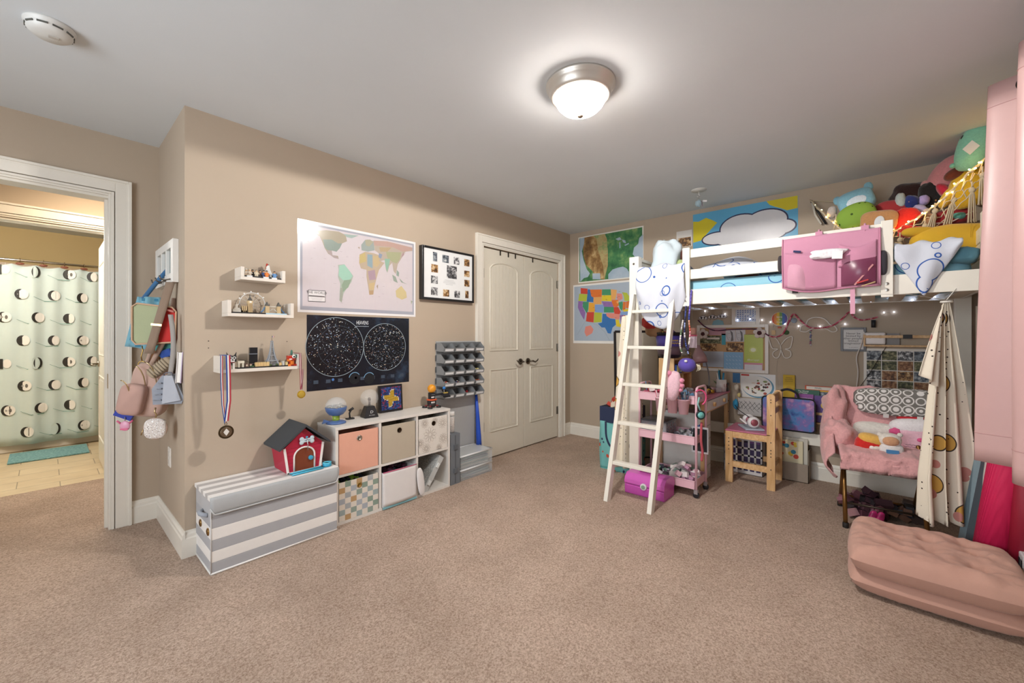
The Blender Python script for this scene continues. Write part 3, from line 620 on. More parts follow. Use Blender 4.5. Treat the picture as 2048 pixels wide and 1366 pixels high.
b = MB(); b.box(.772, .794, y, y+.022, z+.008, z+.068, tan).box(.7705, .7955, y-.002, y+.024, z+.06, z+.076, '#cdb68c').prism([(.772, y, z+.076), (.794, y, z+.076), (.785, y, z+.095), (.781, y, z+.095)], (0, .02, 0), '#4c4a46').tube([(.783, y+.01, z+.09), (.783, y+.01, z+.115)], [.003, .001], '#3c3a36'); b.cyl((.783, y-.004, z+.068), .006, .002, '#e6e2d6', 12, 'y')
for k in range(4): b.box(.775+k*.005, .777+k*.005, y-.001, y, z+.012, z+.056, '#9c8560')
T.part('clock_tower', b)
wc = Vector((.812, 2.765, z+.062)); b = MB(); R = .066
b.tube([wc+Vector((R*math.cos(2*PI*i/28), 0, R*math.sin(2*PI*i/28))) for i in range(28)], .0022, '#d9dad8', 6, True)
for i in range(14): a = 2*PI*i/14; b.tube([wc, wc+Vector((R*math.cos(a), 0, R*math.sin(a)))], .0007, '#c9cac8', 4)
T.part('wheel', b)
for i in range(12): a = 2*PI*i/12+.1; T.part('cabin', MB().ell(wc+Vector(((R+.006)*math.cos(a), 0, (R+.006)*math.sin(a))), (.005, .004, .004), '#f0f0ee', n=(6, 8)))
for x in (.872, .935):
    b = MB(); b.box(x-.01, x+.01, y, y+.024, z+.008, z+.05, tan).prism([(x-.01, y+.002, z+.05), (x+.01, y+.002, z+.05), (x, y+.002, z+.075)], (0, .02, 0), '#5b5a56')
    for sx in (-1, 1): b.prism([(x+sx*.01-.002, y, z+.05), (x+sx*.01+.002, y, z+.05), (x+sx*.01, y, z+.064)], (0, .004, 0), '#4d4c49')
    T.part('bridge_tower', b)
b = MB(); b.box(.88, .928, y+.008, y+.014, z+.046, z+.05, '#d4d0c6').bar((.882, y+.01, z+.018), (.903, y+.01, z+.034), .006, .003, '#cfcbc1').bar((.926, y+.01, z+.018), (.907, y+.01, z+.034), .006, .003, '#cfcbc1')
b.tube([(.862, y+.01, z+.045), (.852, y+.01, z+.024), (.84, y+.01, z+.012)], .0035, '#4f7fae').tube([(.945, y+.01, z+.045), (.955, y+.01, z+.024), (.968, y+.01, z+.012)], .0035, '#4f7fae')
T.part('bridge_deck', b); T.done()
# lowest ledge
z = 1.01; y = 2.69
T = Thing('toy_skyline', 'toy brick skyline with a lattice tower and dark block on the lowest ledge', 'toy display')
T.part('base', MB().box(.715, .985, y, y+.05, z, z+.007, '#1d1d1f|r.3'))
T.part('arch', MB().box(.722, .73, y+.01, y+.03, z+.007, z+.03, '#e0d9c6').box(.742, .75, y+.01, y+.03, z+.007, z+.03, '#e0d9c6').box(.72, .752, y+.008, y+.032, z+.03, z+.043, '#e6dfcd'))
b = MB()
for x in (.763, .783): b.box(x-.007, x+.007, y+.005, y+.018, z+.007, z+.026, '#5a3f38').box(x-.004, x+.004, y+.003, y+.005, z+.012, z+.022, '#c9b9a0')
T.part('row_house', b)
b = MB(); b.box(.785, .825, y+.028, y+.048, z+.007, z+.118, '#15161b|r.15')
for zz in (.02, .078): b.box(.7845, .8255, y+.027, y+.049, z+zz, z+zz+.005, '#6a6f78')
T.part('tower_block', b)
b = MB(); b.box(.806, .88, y+.005, y+.022, z+.007, z+.03, '#cfae76')
for k in range(9): b.box(.808+k*.0085, .811+k*.0085, y+.002, y+.005, z+.007, z+.033, '#e0c896')
T.part('palace', b)
b = MB(); c = Vector((.902, y+.03, z+.007)); prof = [(.034, 0), (.027, .02), (.018, .045), (.011, .075), (.0065, .11), (.004, .15)]; g4 = '#8e9297|r.4'
for sx in (-1, 1):
    for sy in (-.55, .55): b.tube([c+Vector((sx*r, sy*r, h)) for r, h in prof], [.005, .005, .0045, .004, .003, .002], g4, 6)
for i in range(len(prof)-1):
    (r0, h0), (r1, h1) = prof[i], prof[i+1]
    for k in range(3):
        f0, f1 = k/3, (k+1)/3; ra, rb = r0+(r1-r0)*f0, r0+(r1-r0)*f1; ha, hb = h0+(h1-h0)*f0, h0+(h1-h0)*f1
        for sy in (-.55, .55): b.tube([c+Vector((-ra, sy*ra, ha)), c+Vector((rb, sy*rb, hb))], .0014, g4, 4).tube([c+Vector((ra, sy*ra, ha)), c+Vector((-rb, sy*rb, hb))], .0014, g4, 4)
for r, h in ((.03, .03), (.016, .062), (.007, .145)): b.cbox(c+Vector((0, 0, h)), (r*2, r*1.3, .006), g4)
b.tube([c+Vector((0, 0, .15)), c+Vector((0, 0, .18))], .001, '#3a3a3a', 4); b.cbox(c+Vector((.004, 0, .174)), (.003, .001, .007), '#2b3f86').cbox(c+Vector((.007, 0, .174)), (.003, .001, .007), '#e8e8e8').cbox(c+Vector((.010, 0, .174)), (.003, .001, .007), '#b3303a')
T.part('lattice_tower', b)
b = MB(); b.box(.935, .948, y+.005, y+.02, z+.007, z+.024, '#cfae76').box(.952, .964, y+.005, y+.02, z+.007, z+.032, '#b9b9b4').box(.97, .983, y+.005, y+.02, z+.007, z+.028, '#cdbb8a'); T.part('museum', b)
T.part('greenery', MB().ell((.79, y+.004, z+.009), (.014, .006, .006), '#2c4a2e').ell((.888, y+.01, z+.011), (.008, .006, .006), '#4a5a2c').ell((.923, y+.012, z+.012), (.008, .006, .007), '#3a4a26')); T.done()
T = Thing('toy_dog', 'small black and white toy brick dog at the left end of the lowest ledge', 'toy')
M = place((.69, 2.70, z)); b = MB(M); b.box(-.014, -.004, -.006, .012, 0, .034, '#e3e0d8').box(.004, .014, -.006, .012, 0, .034, '#e3e0d8').box(-.01, .01, .0, .014, .02, .042, '#2a2a2c'); T.part('body', b)
b = MB(M); b.box(-.021, .021, -.012, .012, .04, .074, '#2a2a2c').cyl((-.009, -.016, .062), .0085, .004, '#efefec', 12, 'y').cyl((.009, -.016, .062), .0085, .004, '#efefec', 12, 'y').cyl((-.009, -.018, .062), .0045, .003, '#1a1a1a', 10, 'y').cyl((.009, -.018, .062), .0045, .003, '#1a1a1a', 10, 'y').box(-.009, .009, -.022, -.012, .04, .054, '#efefec').box(-.004, .004, -.025, -.022, .048, .053, '#1a1a1a'); T.part('head', b, bev=.001)
for sx in (-1, 1): T.part('ear', MB(M).prism([(sx*.012, 0, .074), (sx*.022, 0, .074), (sx*.024, 0, .094)], (0, .006, 0), '#232325'))
T.part('leash', MB(M).tube([(.02, -.005, .058), (.05, -.005, .05), (.085, 0, .035)], .0008, '#3a3a3a', 4)); T.part('collar', MB(M).box(-.012, .012, -.008, .014, .034, .04, '#8a2f2f')); T.done()
T = Thing('toy_dragon', 'red and orange toy brick dragon at the right end of the lowest ledge', 'toy')
M = place((1.008, 2.705, z)); rd = '#b8311f|r.35'; og = '#d9772a|r.35'
T.part('body', MB(M).box(-.016, .016, -.006, .02, 0, .04, rd).box(-.01, .01, -.012, -.006, .008, .034, og), bev=.001)
T.part('head', MB(M).box(-.026, .016, -.018, .014, .036, .064, rd).box(-.03, -.01, -.02, -.005, .03, .042, og).box(-.02, -.004, -.021, -.018, .04, .046, '#efefec'), bev=.001)
T.part('eye', MB(M).cyl((.006, -.023, .058), .01, .005, '#efefec', 12, 'y').cyl((.006, -.025, .058), .005, .003, '#1a1a1a', 10, 'y').cyl((.014, -.021, .06), .012, .003, '#3a6a5a', 12, 'y'))
T.part('crest', MB(M).ell((-.0, 0, .082), (.007, .006, .018), '#3f6a5c')); T.part('foot', MB(M).box(.01, .026, -.016, 0, 0, .012, rd).box(-.026, -.01, -.016, 0, 0, .012, og)); T.part('tail', MB(M).tube([(.014, .01, .01), (.026, .01, .02), (.026, .01, .036)], .004, og)); T.done()
def ribbon(mb, pts, w, cols, side):
    n = len(cols); sd = Vector(side)
    for i, c in enumerate(cols):
        o0 = sd*w*(i/n-.5); o1 = sd*w*((i+1)/n-.5)
        P = [Vector(p) for p in pts]; k = len(P); nr = Vector((0, .0012, 0))
        vs = [p+o0 for p in P]+[p+o1 for p in P]; vs += [v+nr for v in vs]
        fs = []
        for j in range(k-1): fs += [(j, j+1, k+j+1, k+j), (2*k+j, 3*k+j, 3*k+j+1, 2*k+j+1), (j, 2*k+j, 2*k+j+1, j+1), (k+j, k+j+1, 3*k+j+1, 3*k+j)]
        mb.add(vs, fs, c, True)
T = Thing('medal', 'dark bronze medal on a red, white and blue ribbon, left on the lowest ledge', 'medal', 'medals on the lowest ledge')
b = MB(); tri = ['#2f4a8f|c', '#e6e2de|c', '#b03040|c']; yr = 2.648
ribbon(b, [(.66, yr, 1.09), (.662, yr-.004, .96), (.664, yr, .84), (.652, yr, .73)], .022, tri, (1, 0, 0)); ribbon(b, [(.632, yr+.006, 1.088), (.632, yr+.004, .96), (.637, yr+.004, .82), (.649, yr+.003, .72)], .014, tri, (.9, .3, 0))
b.box(.645, .675, yr, 2.75, 1.087, 1.09, tri[0]); T.part('ribbon', b)
T.part('ring', MB().tube([(.65+.006*math.cos(a), yr, .716+.006*math.sin(a)) for a in [i*PI/5 for i in range(10)]], .0015, '#5c5244|m1|r.3', 6, True))
b = MB(); b.cyl((.651, yr-.003, .672), .036, .005, '#5a4e3c|m1|r.35', 32, 'y').cyl((.651, yr-.005, .672), .027, .003, '#8f8270|m1|r.3', 24, 'y').face([(.651, yr-.0065, .692), (.637, yr-.0065, .673), (.651, yr-.0065, .652), (.665, yr-.0065, .673)], '#d9d4cc')
T.part('disc', b); T.done()
T = Thing('medal', 'gold medal on a thin red striped ribbon at the right of the lowest ledge', 'medal', 'medals on the lowest ledge')
b = MB(); two = ['#8f2f3a|c', '#d9c9c4|c', '#7a2a44|c']; ribbon(b, [(1.036, yr-.002, 1.09), (1.04, yr-.003, .95), (1.042, yr, .865)], .012, two, (1, 0, 0)); ribbon(b, [(1.053, yr+.0, .99), (1.05, yr, .93), (1.044, yr, .865)], .012, two, (.9, .3, 0)); b.box(1.03, 1.042, yr, 2.74, 1.087, 1.09, two[0]); T.part('ribbon', b)
T.part('disc', MB().cyl((1.043, yr-.003, .835), .024, .005, '#c9a53a|m.7|r.35', 28, 'y').cyl((1.043, yr-.005, .835), .018, .003, '#d9bb52|m.7|r.4', 20, 'y')); T.done()

# ================================================================ POSTERS ON THE LONG WALL
UX, UY = (1, 0, 0), (0, 0, 1)
def cr(ox, oy, sc): return lambda L, f, l: [f(ox+x/sc, oy+y/sc, l) for x, y in L]
C5 = cr(580, 420, 3.595)
b = MB(); P = [W(594.5, 435, .0), W(831, 487, .0), W(830, 633.5, .0), W(597, 624, .0)]
x0, x1, z0, z1 = 1.075, 1.984, 1.35, 1.955
b.box(x0, x1, WY-.002, WY-.0006, z0, z1, '#e8e6e6|r.12'); yy = WY-.0026
b.face([(x0+.016, yy, z0+.016), (x1-.016, yy, z0+.016), (x1-.016, yy, z1-.016), (x0+.016, yy, z1-.016)], '#a3a5b0|r.12'); yy -= .0006
b.face([(x0+.03, yy, z0+.04), (x1-.03, yy, z0+.04), (x1-.03, yy, z1-.03), (x0+.03, yy, z1-.03)], '#cdc5c9|r.12')
kq = 0
for L, c in (
 ([(120,140),(200,150),(260,145),(350,155),(400,180),(410,225),(375,240),(360,270),(340,290),(335,300),(300,290),(305,325),(345,330),(350,350),(325,345),(300,330),(275,315),(250,275),(235,235),(215,190),(170,160)], '#a89f8c'),
 ([(237,212),(300,212),(345,240),(375,240),(358,275),(335,300),(300,292),(268,288),(250,270)], '#8d9a92'),
 ([(120,138),(190,148),(215,180),(175,165)], '#9a9aa4'), ([(262,290),(300,292),(306,326),(340,336),(350,352),(318,345),(285,320)], '#a99c9a'),
 ([(385,172),(495,184),(445,202),(410,196)], '#9fb0aa'),
 ([(345,395),(390,390),(430,440),(455,475),(440,520),(410,560),(385,600),(370,665),(355,650),(358,580),(362,530),(345,480),(350,430)], '#a8b3a8'),
 ([(355,400),(392,392),(430,440),(450,475),(425,505),(380,505),(350,470)], '#9fc6b4'), ([(390,505),(440,500),(420,555),(380,590),(372,540)], '#8fa28e'), ([(362,560),(378,560),(380,620),(372,664),(357,650)], '#a0a498'),
 ([(500,320),(540,300),(600,310),(640,325),(655,370),(680,380),(640,430),(625,480),(605,560),(600,605),(570,610),(560,540),(550,480),(550,430),(510,420),(497,380)], '#b8a894'),
 ([(500,325),(540,305),(548,370),(500,385)], '#bfae7c'), ([(556,318),(592,322),(594,420),(556,400)], '#8fa4ac'), ([(596,330),(640,330),(650,380),(625,410),(600,400)], '#c0ac88'), ([(560,440),(610,430),(618,500),(570,505)], '#a994a0'), ([(566,530),(610,520),(604,575),(572,575)], '#c4ae86'), ([(570,580),(600,578),(598,608),(572,610)], '#b59a7a'),
 ([(515,290),(512,250),(540,215),(560,212),(600,225),(608,290),(560,300)], '#9aa4a0'), ([(540,215),(575,212),(600,230),(570,262),(545,255)], '#a8a590'),
 ([(600,220),(700,225),(880,270),(880,295),(830,300),(800,350),(775,390),(760,460),(745,440),(735,380),(715,400),(700,450),(690,430),(680,360),(640,370),(650,320),(610,290)], '#b3a79a'),
 ([(600,220),(700,227),(880,272),(878,290),(810,300),(740,268),(640,258),(605,255)], '#b89c92'), ([(690,300),(800,305),(790,355),(765,385),(735,372),(700,345)], '#a6a888'), ([(680,350),(720,352),(712,395),(698,448),(686,400)], '#8fb2a0'), ([(640,268),(730,270),(700,300),(650,300)], '#b3a082'), ([(640,310),(664,320),(655,350),(636,340)], '#8c98ac'),
 ([(760,580),(800,545),(835,590),(840,630),(805,645),(765,625)], '#c9b98c'), ([(735,465),(760,480),(775,525),(745,510)], '#97a398'), ([(785,490),(815,520),(845,535),(800,520)], '#97a398'), ([(768,430),(785,450),(782,480),(765,470)], '#93a39a'), ([(815,300),(822,320),(800,345),(808,318)], '#a88f92'), ([(868,650),(882,655),(872,680)], '#a3a996'), ([(622,545),(634,535),(630,570)], '#a99a8a'), ([(488,268),(500,265),(500,282)], '#a99a8a')):
    kq += 1; b.face(C5(L, W, .0036+.00003*kq), c+'|r.15')
r = random.Random(3)
for i in range(46):
    px, pz = r.uniform(x0+.05, x1-.08), r.uniform(z0+.06, z1-.06); q = r.uniform(.006, .02); b.face([(px, WY-.0034, pz), (px+q, WY-.0034, pz), (px+q, WY-.0034, pz+.0015), (px, WY-.0034, pz+.0015)], '#a0929c')
for i in range(1, 18): px = x0+.03+(x1-x0-.06)*i/18; b.face([(px, WY-.0034, z0+.04), (px+.001, WY-.0034, z0+.04), (px+.001, WY-.0034, z1-.03), (px, WY-.0034, z1-.03)], '#c6b9c0')
q = C5([(130,573),(255,580),(255,663),(130,657)], W, .0052); b.face(q, '#4a4648'); q = C5([(133,577),(252,584),(252,659),(133,653)], W, .0055); b.face(q, '#dcd8d8')
c = C5([(193, 595)], W, .0058)[0]; b.text('THE WORLD', c, .023, '#3a3638', UX, UY); c = C5([(193, 620)], W, .0058)[0]; b.face([c+Vector((-.055, 0, -.004)), c+Vector((.055, 0, -.004)), c+Vector((.05, 0, .004)), c+Vector((-.05, 0, .004))], '#5a5254')
for k in range(3): c = C5([(193, 632+k*8)], W, .0058)[0]; b.face([c+Vector((-.04+.004*k, 0, 0)), c+Vector((.04-.004*k, 0, 0)), c+Vector((.04-.004*k, 0, .001)), c+Vector((-.04+.004*k, 0, .001))], '#8a8284')
one('world_map_poster', b, 'large glossy pale pink world map poster in the middle of the long wall', 'poster')
b = MB(); x0, x1, z0, z1 = 1.133, 1.922, .83, 1.335; b.box(x0, x1, WY-.002, WY, z0, z1, 'starfield')
for cc, rr in ((C5([(332, 985)], W, .0028)[0], .203), (C5([(686, 985)], W, .0028)[0], .178)):
    b.disc(cc, rr, '#10131b|r.25', UX, UY, rr*1.0, 48); b.stroke([cc+Vector((rr*math.cos(t*PI/24), -.0005, rr*math.sin(t*PI/24))) for t in range(48)], .003, '#9fb0b8', (0, -1, 0), True)
    b.stroke([cc+Vector((rr*.72*math.cos(t*PI/24)+.02, -.0004, rr*.72*math.sin(t*PI/24))) for t in range(48)], .0012, '#4f6270', (0, -1, 0), True)
    for i in range(8): a = i*PI/8; b.stroke([cc+Vector((rr*math.cos(a), -.0004, rr*math.sin(a))), cc-Vector((rr*math.cos(a), .0004, rr*math.sin(a)))], .001, '#3c4c58', (0, -1, 0))
    for i in range(380):
        a = r.uniform(0, 2*PI); q = rr*.97*math.sqrt(r.random()); s = r.choice((.0012, .0018, .0026, .0034)); p = cc+Vector((q*math.cos(a), -.001, q*math.sin(a)))
        b.face([p+Vector((-s, 0, 0)), p+Vector((0, 0, -s)), p+Vector((s*1.5, 0, 0)), p+Vector((0, 0, s))], r.choice(('#c9d4dc', '#8fa5b4', '#d9d2bc', '#7f8fb0', '#b08f7a')))
b.text('HEAVENS', C5([(521, 812)], W, .003)[0], .036, '#d9dde0', (.62, 0, 0), (0, 0, 1.05)); c = C5([(521, 838)], W, .003)[0]; b.face([c+Vector((-.05, 0, 0)), c+Vector((.05, 0, 0)), c+Vector((.05, 0, .003)), c+Vector((-.05, 0, .003))], '#aab4bc')
for k in range(9):
    c = Vector((x0+.06+k*.083, WY-.003, z0+.065)); b.face([c+Vector((-.018, 0, -.02)), c+Vector((.014, 0, -.02)), c+Vector((.014, 0, .004)), c+Vector((-.018, 0, .004))], '#3a4656')
    if k in (1, 3): b.disc(c+Vector((.03, -.0002, .0)), .009, '#4f7fc0' if k == 1 else '#b9a9a0', UX, UY)
for cx in (465, 570): c = C5([(cx, 1210)], W, .0032)[0]; b.disc(c, .042, '#0a0e16', UX, UY); b.stroke([c+Vector((.042*math.cos(a*PI/12+.6), -.0002, .042*math.sin(a*PI/12+.6))) for a in range(10)], .004, '#7fb0d4', (0, -1, 0))
one('star_chart_poster', b, 'dark glossy star chart poster with two round sky maps headed HEAVENS, below the world map', 'poster')
# collage frame
T = Thing('picture_frame', 'thick black frame with a white mat of thirteen small photographs, left of the closet', 'picture frame')
x0, x1, z0, z1, yf = 2.02, 2.595, 1.497, 1.938, 2.745; bk = '#1b1a1c|r.3'
T.part('frame', MB().box(x0, x0+.018, yf, WY, z0, z1, bk).box(x1-.018, x1, yf, WY, z0, z1, bk).box(x0+.018, x1-.018, yf, WY, z0, z0+.018, bk).box(x0+.018, x1-.018, yf, WY, z1-.018, z1, bk), bev=.002)
b = MB(); b.box(x0+.018, x1-.018, yf+.008, yf+.014, z0+.018, z1-.018, '#e6e8e8|r.4')
cc = Vector((2.31, yf+.0075, 1.675))
for k in range(4): c = cc+Vector((0, 0, -.012*k)); wv = (.05, .065, .068, .04)[k]; b.face([c+Vector((-wv, 0, 0)), c+Vector((wv, 0, 0)), c+Vector((wv, 0, .002)), c+Vector((-wv, 0, .002))], '#9a9a9c')
T.part('mat_board', b)
for px, py, pw, ph, m in ((1043, 336, 38, 70, 'photo_grey'), (1119, 352, 60, 58, 'photo_grey'), (1198, 366, 54, 58, 'photo_bw'), (1272, 380, 54, 56, 'photo_warm'), (1040, 420, 60, 60, 'photo_warm'), (1038, 501, 60, 58, 'photo_bw'), (1038, 584, 60, 58, 'photo_bw'), (1123, 597, 56, 54, 'photo_warm'), (1202, 606, 54, 54, 'photo_bw'), (1272, 608, 34, 60, 'photo_warm'), (1272, 527, 52, 54, 'photo_warm'), (1272, 459, 54, 50, 'photo_warm'), (1164, 448, 96, 100, 'photo_bw')):
    c = onY(580+px/3.595, 420+py/3.595, yf+.007); sx = .0118*pw/10/2*.98; sz = .0112*ph/10/2*.98
    T.part('photograph', MB().box(c.x-sx, c.x+sx, yf+.0065, yf+.0078, c.z-sz, c.z+sz, m))
T.done()
# ================================================================ PARTS BINS ON THE WALL
one('wall_panel', MB().box(2.19, 2.64, WY-.008, WY, .11, 1.15, '#b0b2b3|r.5'), 'tall grey panel on the wall carrying the small parts bins', 'panel')
rows = ['top', 'second', 'third', 'fourth', 'bottom']; colsn = ['leftmost', 'second', 'third', 'rightmost']
proto = None
for i in range(5):
    zz = 1.06-i*.098
    one('bin_rail', MB().box(2.18, 2.66, WY-.014, WY-.008, zz+.02, zz+.07, '#55595c|r.4'), 'dark rail behind the %s row of parts bins' % rows[i], 'rail', 'rails behind the parts bins')
    for j in range(4):
        xx = 2.185+j*.118
        if proto is None:
            T = Thing('parts_bin', '', 'storage bin', 'grey parts bins on the wall'); gy = '#6d7072|r.35'; d1 = 2.776; d0 = 2.665
            b = MB(); b.box(xx, xx+.111, d0+.012, d1, zz, zz+.003, gy).box(xx, xx+.111, d1-.003, d1, zz, zz+.08, gy)
            for q in (xx, xx+.1085): b.prism([(q, d1, zz), (q, d0+.01, zz), (q, d0, zz+.032), (q, d0+.05, zz+.08), (q, d1, zz+.08)], (.0025, 0, 0), '#85888a|r.35')
            b.prism([(xx, d0+.01, zz), (xx, d0+.013, zz), (xx, d0+.003, zz+.034), (xx, d0, zz+.034)], (.111, 0, 0), '#85888a|r.35'); b.box(xx-.001, xx+.112, d0+.048, d0+.054, zz+.076, zz+.082, gy)
            T.part('tray', b)
            T.part('label_strip', MB().prism([(xx+.012, d0+.0068, zz+.008), (xx+.012, d0+.0018, zz+.025), (xx+.012, d0+.0008, zz+.025), (xx+.012, d0+.0058, zz+.008)], (.087, 0, 0), '#dfe1e2'))
            proto = T.done(); o = proto; px0, pz0 = xx, zz
        else: o = dup(proto, (xx-px0, 0, zz-pz0))
        o['label'] = 'grey open-front parts bin, %s in the %s row' % (colsn[j], rows[i])
def heap(name, c, r3, cols, n, label, cat, s=.012, group=None):
    b = MB(); rr = random.Random(sum(map(ord, name+label)))
    for k in range(n):
        a = rr.uniform(0, 2*PI); q = math.sqrt(rr.random()); z = rr.random()*(1-q*.6)*r3[2]
        b.cbox(Vector(c)+Vector((r3[0]*q*math.cos(a), r3[1]*q*math.sin(a), z+s*.4)), (s*rr.uniform(.6, 1.6), s*rr.uniform(.5, 1), s*rr.uniform(.4, .9)), rr.choice(cols), Matrix.Rotation(rr.uniform(0, 3), 3, (rr.random(), rr.random(), 1)))
    return one(name, b, label, cat, group, 'stuff')
for (j, i, cs, lb) in ((3, 2, ('#d9c24a', '#e8dfa8'), 'yellow loose bricks in the rightmost bin of the third row'), (0, 3, ('#b8401f', '#c9c9c9'), 'red and grey loose bricks in the leftmost bin of the fourth row'), (1, 3, ('#3f6aa8', '#c9c9c9', '#9a3a2a'), 'blue and grey loose bricks in the second bin of the fourth row'), (3, 3, ('#c8502a', '#a83018', '#d9a03a'), 'orange and red loose bricks in the rightmost bin of the fourth row'), (2, 4, ('#c0252f', '#a01a24'), 'bright red loose bricks in the third bin of the bottom row')):
    heap('loose_bricks', (2.185+j*.118+.055, 2.72, 1.06-i*.098+.004), (.042, .035, .035), cs, 34, lb, 'toy bricks', .012)
# ================================================================ STRIPED CHEST
T = Thing('storage_chest', 'grey and white striped fabric chest with a lid by the wall corner', 'storage chest')
x0, x1, y0, y1 = .545, 1.185, 2.475, 2.782; g1, w1 = '#a9a9ac|c', '#e9e5e0|c'
b = MB(); zs = [(0, .012, w1), (.012, .062, g1), (.062, .118, w1), (.118, .174, g1), (.174, .232, w1), (.232, .29, g1), (.29, .372, '#b4b3b4|c')]
for a, c, m in zs: b.box(x0, x1, y0, y1, a, c, m)
T.part('body', b, bev=.002)
T.part('seam_piping', MB().tube([(x0, y0, .008), (x1, y0, .008)], .005, w1, 6).tube([(x0, y0, .008), (x0, y1, .008)], .005, w1, 6).tube([(x0, y0, .01), (x0, y0, .37)], .003, '#c9c6c3|c', 6))
b = MB(); n = 7; 
for k in range(n): yy = y0-.006+(y1-y0+.006)*k/n; yb = y0-.006+(y1-y0+.006)*(k+1)/n; b.box(x0-.006, x1+.006, yy, yb, .372, .392, (w1, '#b5b0ac|c')[k % 2])
b.grid(lambda s, t: (x0-.006+s*(x1-x0+.012), y0-.012-.006*math.sin(t*PI), .39-t*(.085-.035*max(0, (abs(s-.5)*2-.93)/.07)**2)), 40, 6, '#adafb0|c', (0, .006, 0)); T.part('lid', b)
T.part('lid_edge', MB().tube([(x0-.006+s*(x1-x0+.012), y0-.013, .39-(.087-.035*max(0, (abs(s-.5)*2-.93)/.07)**2)) for s in [i/40 for i in range(41)]], .004, '#bcbdbd|c', 6))
T.part('handle', MB().tube([(x0, y0+.06, .285), (x0-.018, y0+.08, .288), (x0-.022, y0+.11, .286), (x0-.018, y0+.14, .284), (x0, y0+.16, .283)], .011, '#9ea3ac|c'))
for yy in (y0+.05, y0+.2): T.part('grommet', MB().lathe([(.019, 0), (.019, -.005), (.012, -.007), (.01, -.003)], (x0, yy, .205), '#9a7a4a|m1|r.35', 20, 'x').cyl((x0-.002, yy, .205), .011, .003, '#2a241e', 16, 'x'))
T.done()
# ================================================================ DOGHOUSE BOX ON THE CHEST
T = Thing('toy_doghouse', 'red toy doghouse box with dark roof and round-topped door on the striped chest', 'toy')
x0, x1, y0, y1, zb = .915, 1.115, 2.535, 2.74, .394; rd = '#b3203f|r.4'; ex = .022
b = MB(); xm = (x0+x1)/2
b.prism([(x0+.01, y0, zb), (x1-.01, y0, zb), (x1+.012, y0, .545), (xm, y0, .65), (x0-.012, y0, .545)], (0, y1-y0, 0), rd)
for k in range(7):
    zz = zb+.02+k*.021; e = .01-.022*(k+.9)/7; b.box(x0+e-.0008, x1-e+.0008, y0-.0012, y0, zz, zz+.0015, '#8a1832')
T.part('walls', b, bev=.002)
b = MB()
for s in (-1, 1): P = [(xm, y0-.03, .675), (xm+s*(.1+.045), y0-.03, .553), (xm+s*(.1+.045), y0-.03, .541), (xm, y0-.03, .66)]; b.prism(P, (0, y1-y0+.05, 0), '#3a3f44|r.6')
T.part('roof', b, bev=.002)
b = MB(); ww = '#ece6e2'
for s in (-1, 1): b.bar((xm+s*.09, y0-.003, zb+.002), (xm+s*.11, y0-.003, .547), .012, .006, ww, (0, 1, 0))
b.box(x0+.005, x1-.005, y0-.006, y0, zb, zb+.01, ww); T.part('trim', b)
A = [(xm+.055*math.cos(a), y0-.008, zb+.09+.052*math.sin(a)) for a in [PI*i/12 for i in range(13)]]
b = MB(); b.prism([(xm+.055, y0-.004, zb+.012)]+[(p[0], y0-.004, p[2]) for p in A]+[(xm-.055, y0-.004, zb+.012)], (0, .004, 0), '#7a3a22|r.4'); dr = T.part('door', b)
T.part('door_surround', MB().tube([(xm+.058, y0-.005, zb+.012)]+[(xm+(p[0]-xm)*1.06, y0-.005, p[2]+.002) for p in A]+[(xm-.058, y0-.005, zb+.012)], .005, ww))
T.part('knob', MB().cyl((xm+.034, y0-.016, zb+.075), .013, .012, '#3fa0c4|r.3', 16, 'y'), up=dr)
c = Vector((xm+.012, y0-.01, .577)); b = MB(); b.cbox(c, (.055, .008, .02), '#c9d9e2')
for sx in (-1, 1):
    for sz in (-1, 1): b.ell(c+Vector((sx*.03, 0, sz*.01)), (.013, .005, .013), '#c9d9e2')
b.ell(c+Vector((-.002, -.003, .018)), (.007, .004, .006), '#3fa0c4'); b.scribble(c+Vector((0, -.006, 0)), .042, 1, .01, '#7f8f9c', UX, UY, .0035); T.part('bone_sign', b)
T.part('chain', MB().tube([c+Vector((-.002, -.008, .008)), c+Vector((.002, -.01, -.03)), c+Vector((0, -.01, -.058))], .0025, '#b9b9b9|m1|r.3')); T.done()
T = Thing('toy_tray', 'clear blue plastic tray in front of the toy doghouse', 'tray')
p = onZ(588, 950, .4); M = place((1.01, 2.505, .394), .03)
T.part('tray', MB(M).box(-.075, .1, -.014, .02, 0, .003, '#7f9aa8|r.1|a.6').tube([(-.078, -.014, .006), (.1, -.014, .006), (.1, .02, .006), (-.078, .02, .006)], .004, '#3fb4d4|r.25', 8, True)); T.done()
T = Thing('tape_roll', 'blue tape dispenser lying at the end of the clear blue tray', 'tape')
M = place((1.148, 2.53, .394)); T.part('body', MB(M).lathe([(.012, 0), (.026, 0), (.026, .018), (.02, .018), (.012, .016), (.012, 0)], (0, 0, 0), '#2f9cc0|r.25', 20)); T.part('cap', MB(M).lathe([(.026, .018), (.026, .024), (.018, .024), (.018, .018)], (0, 0, 0), '#5fc4dc|r.25', 20)); T.done()
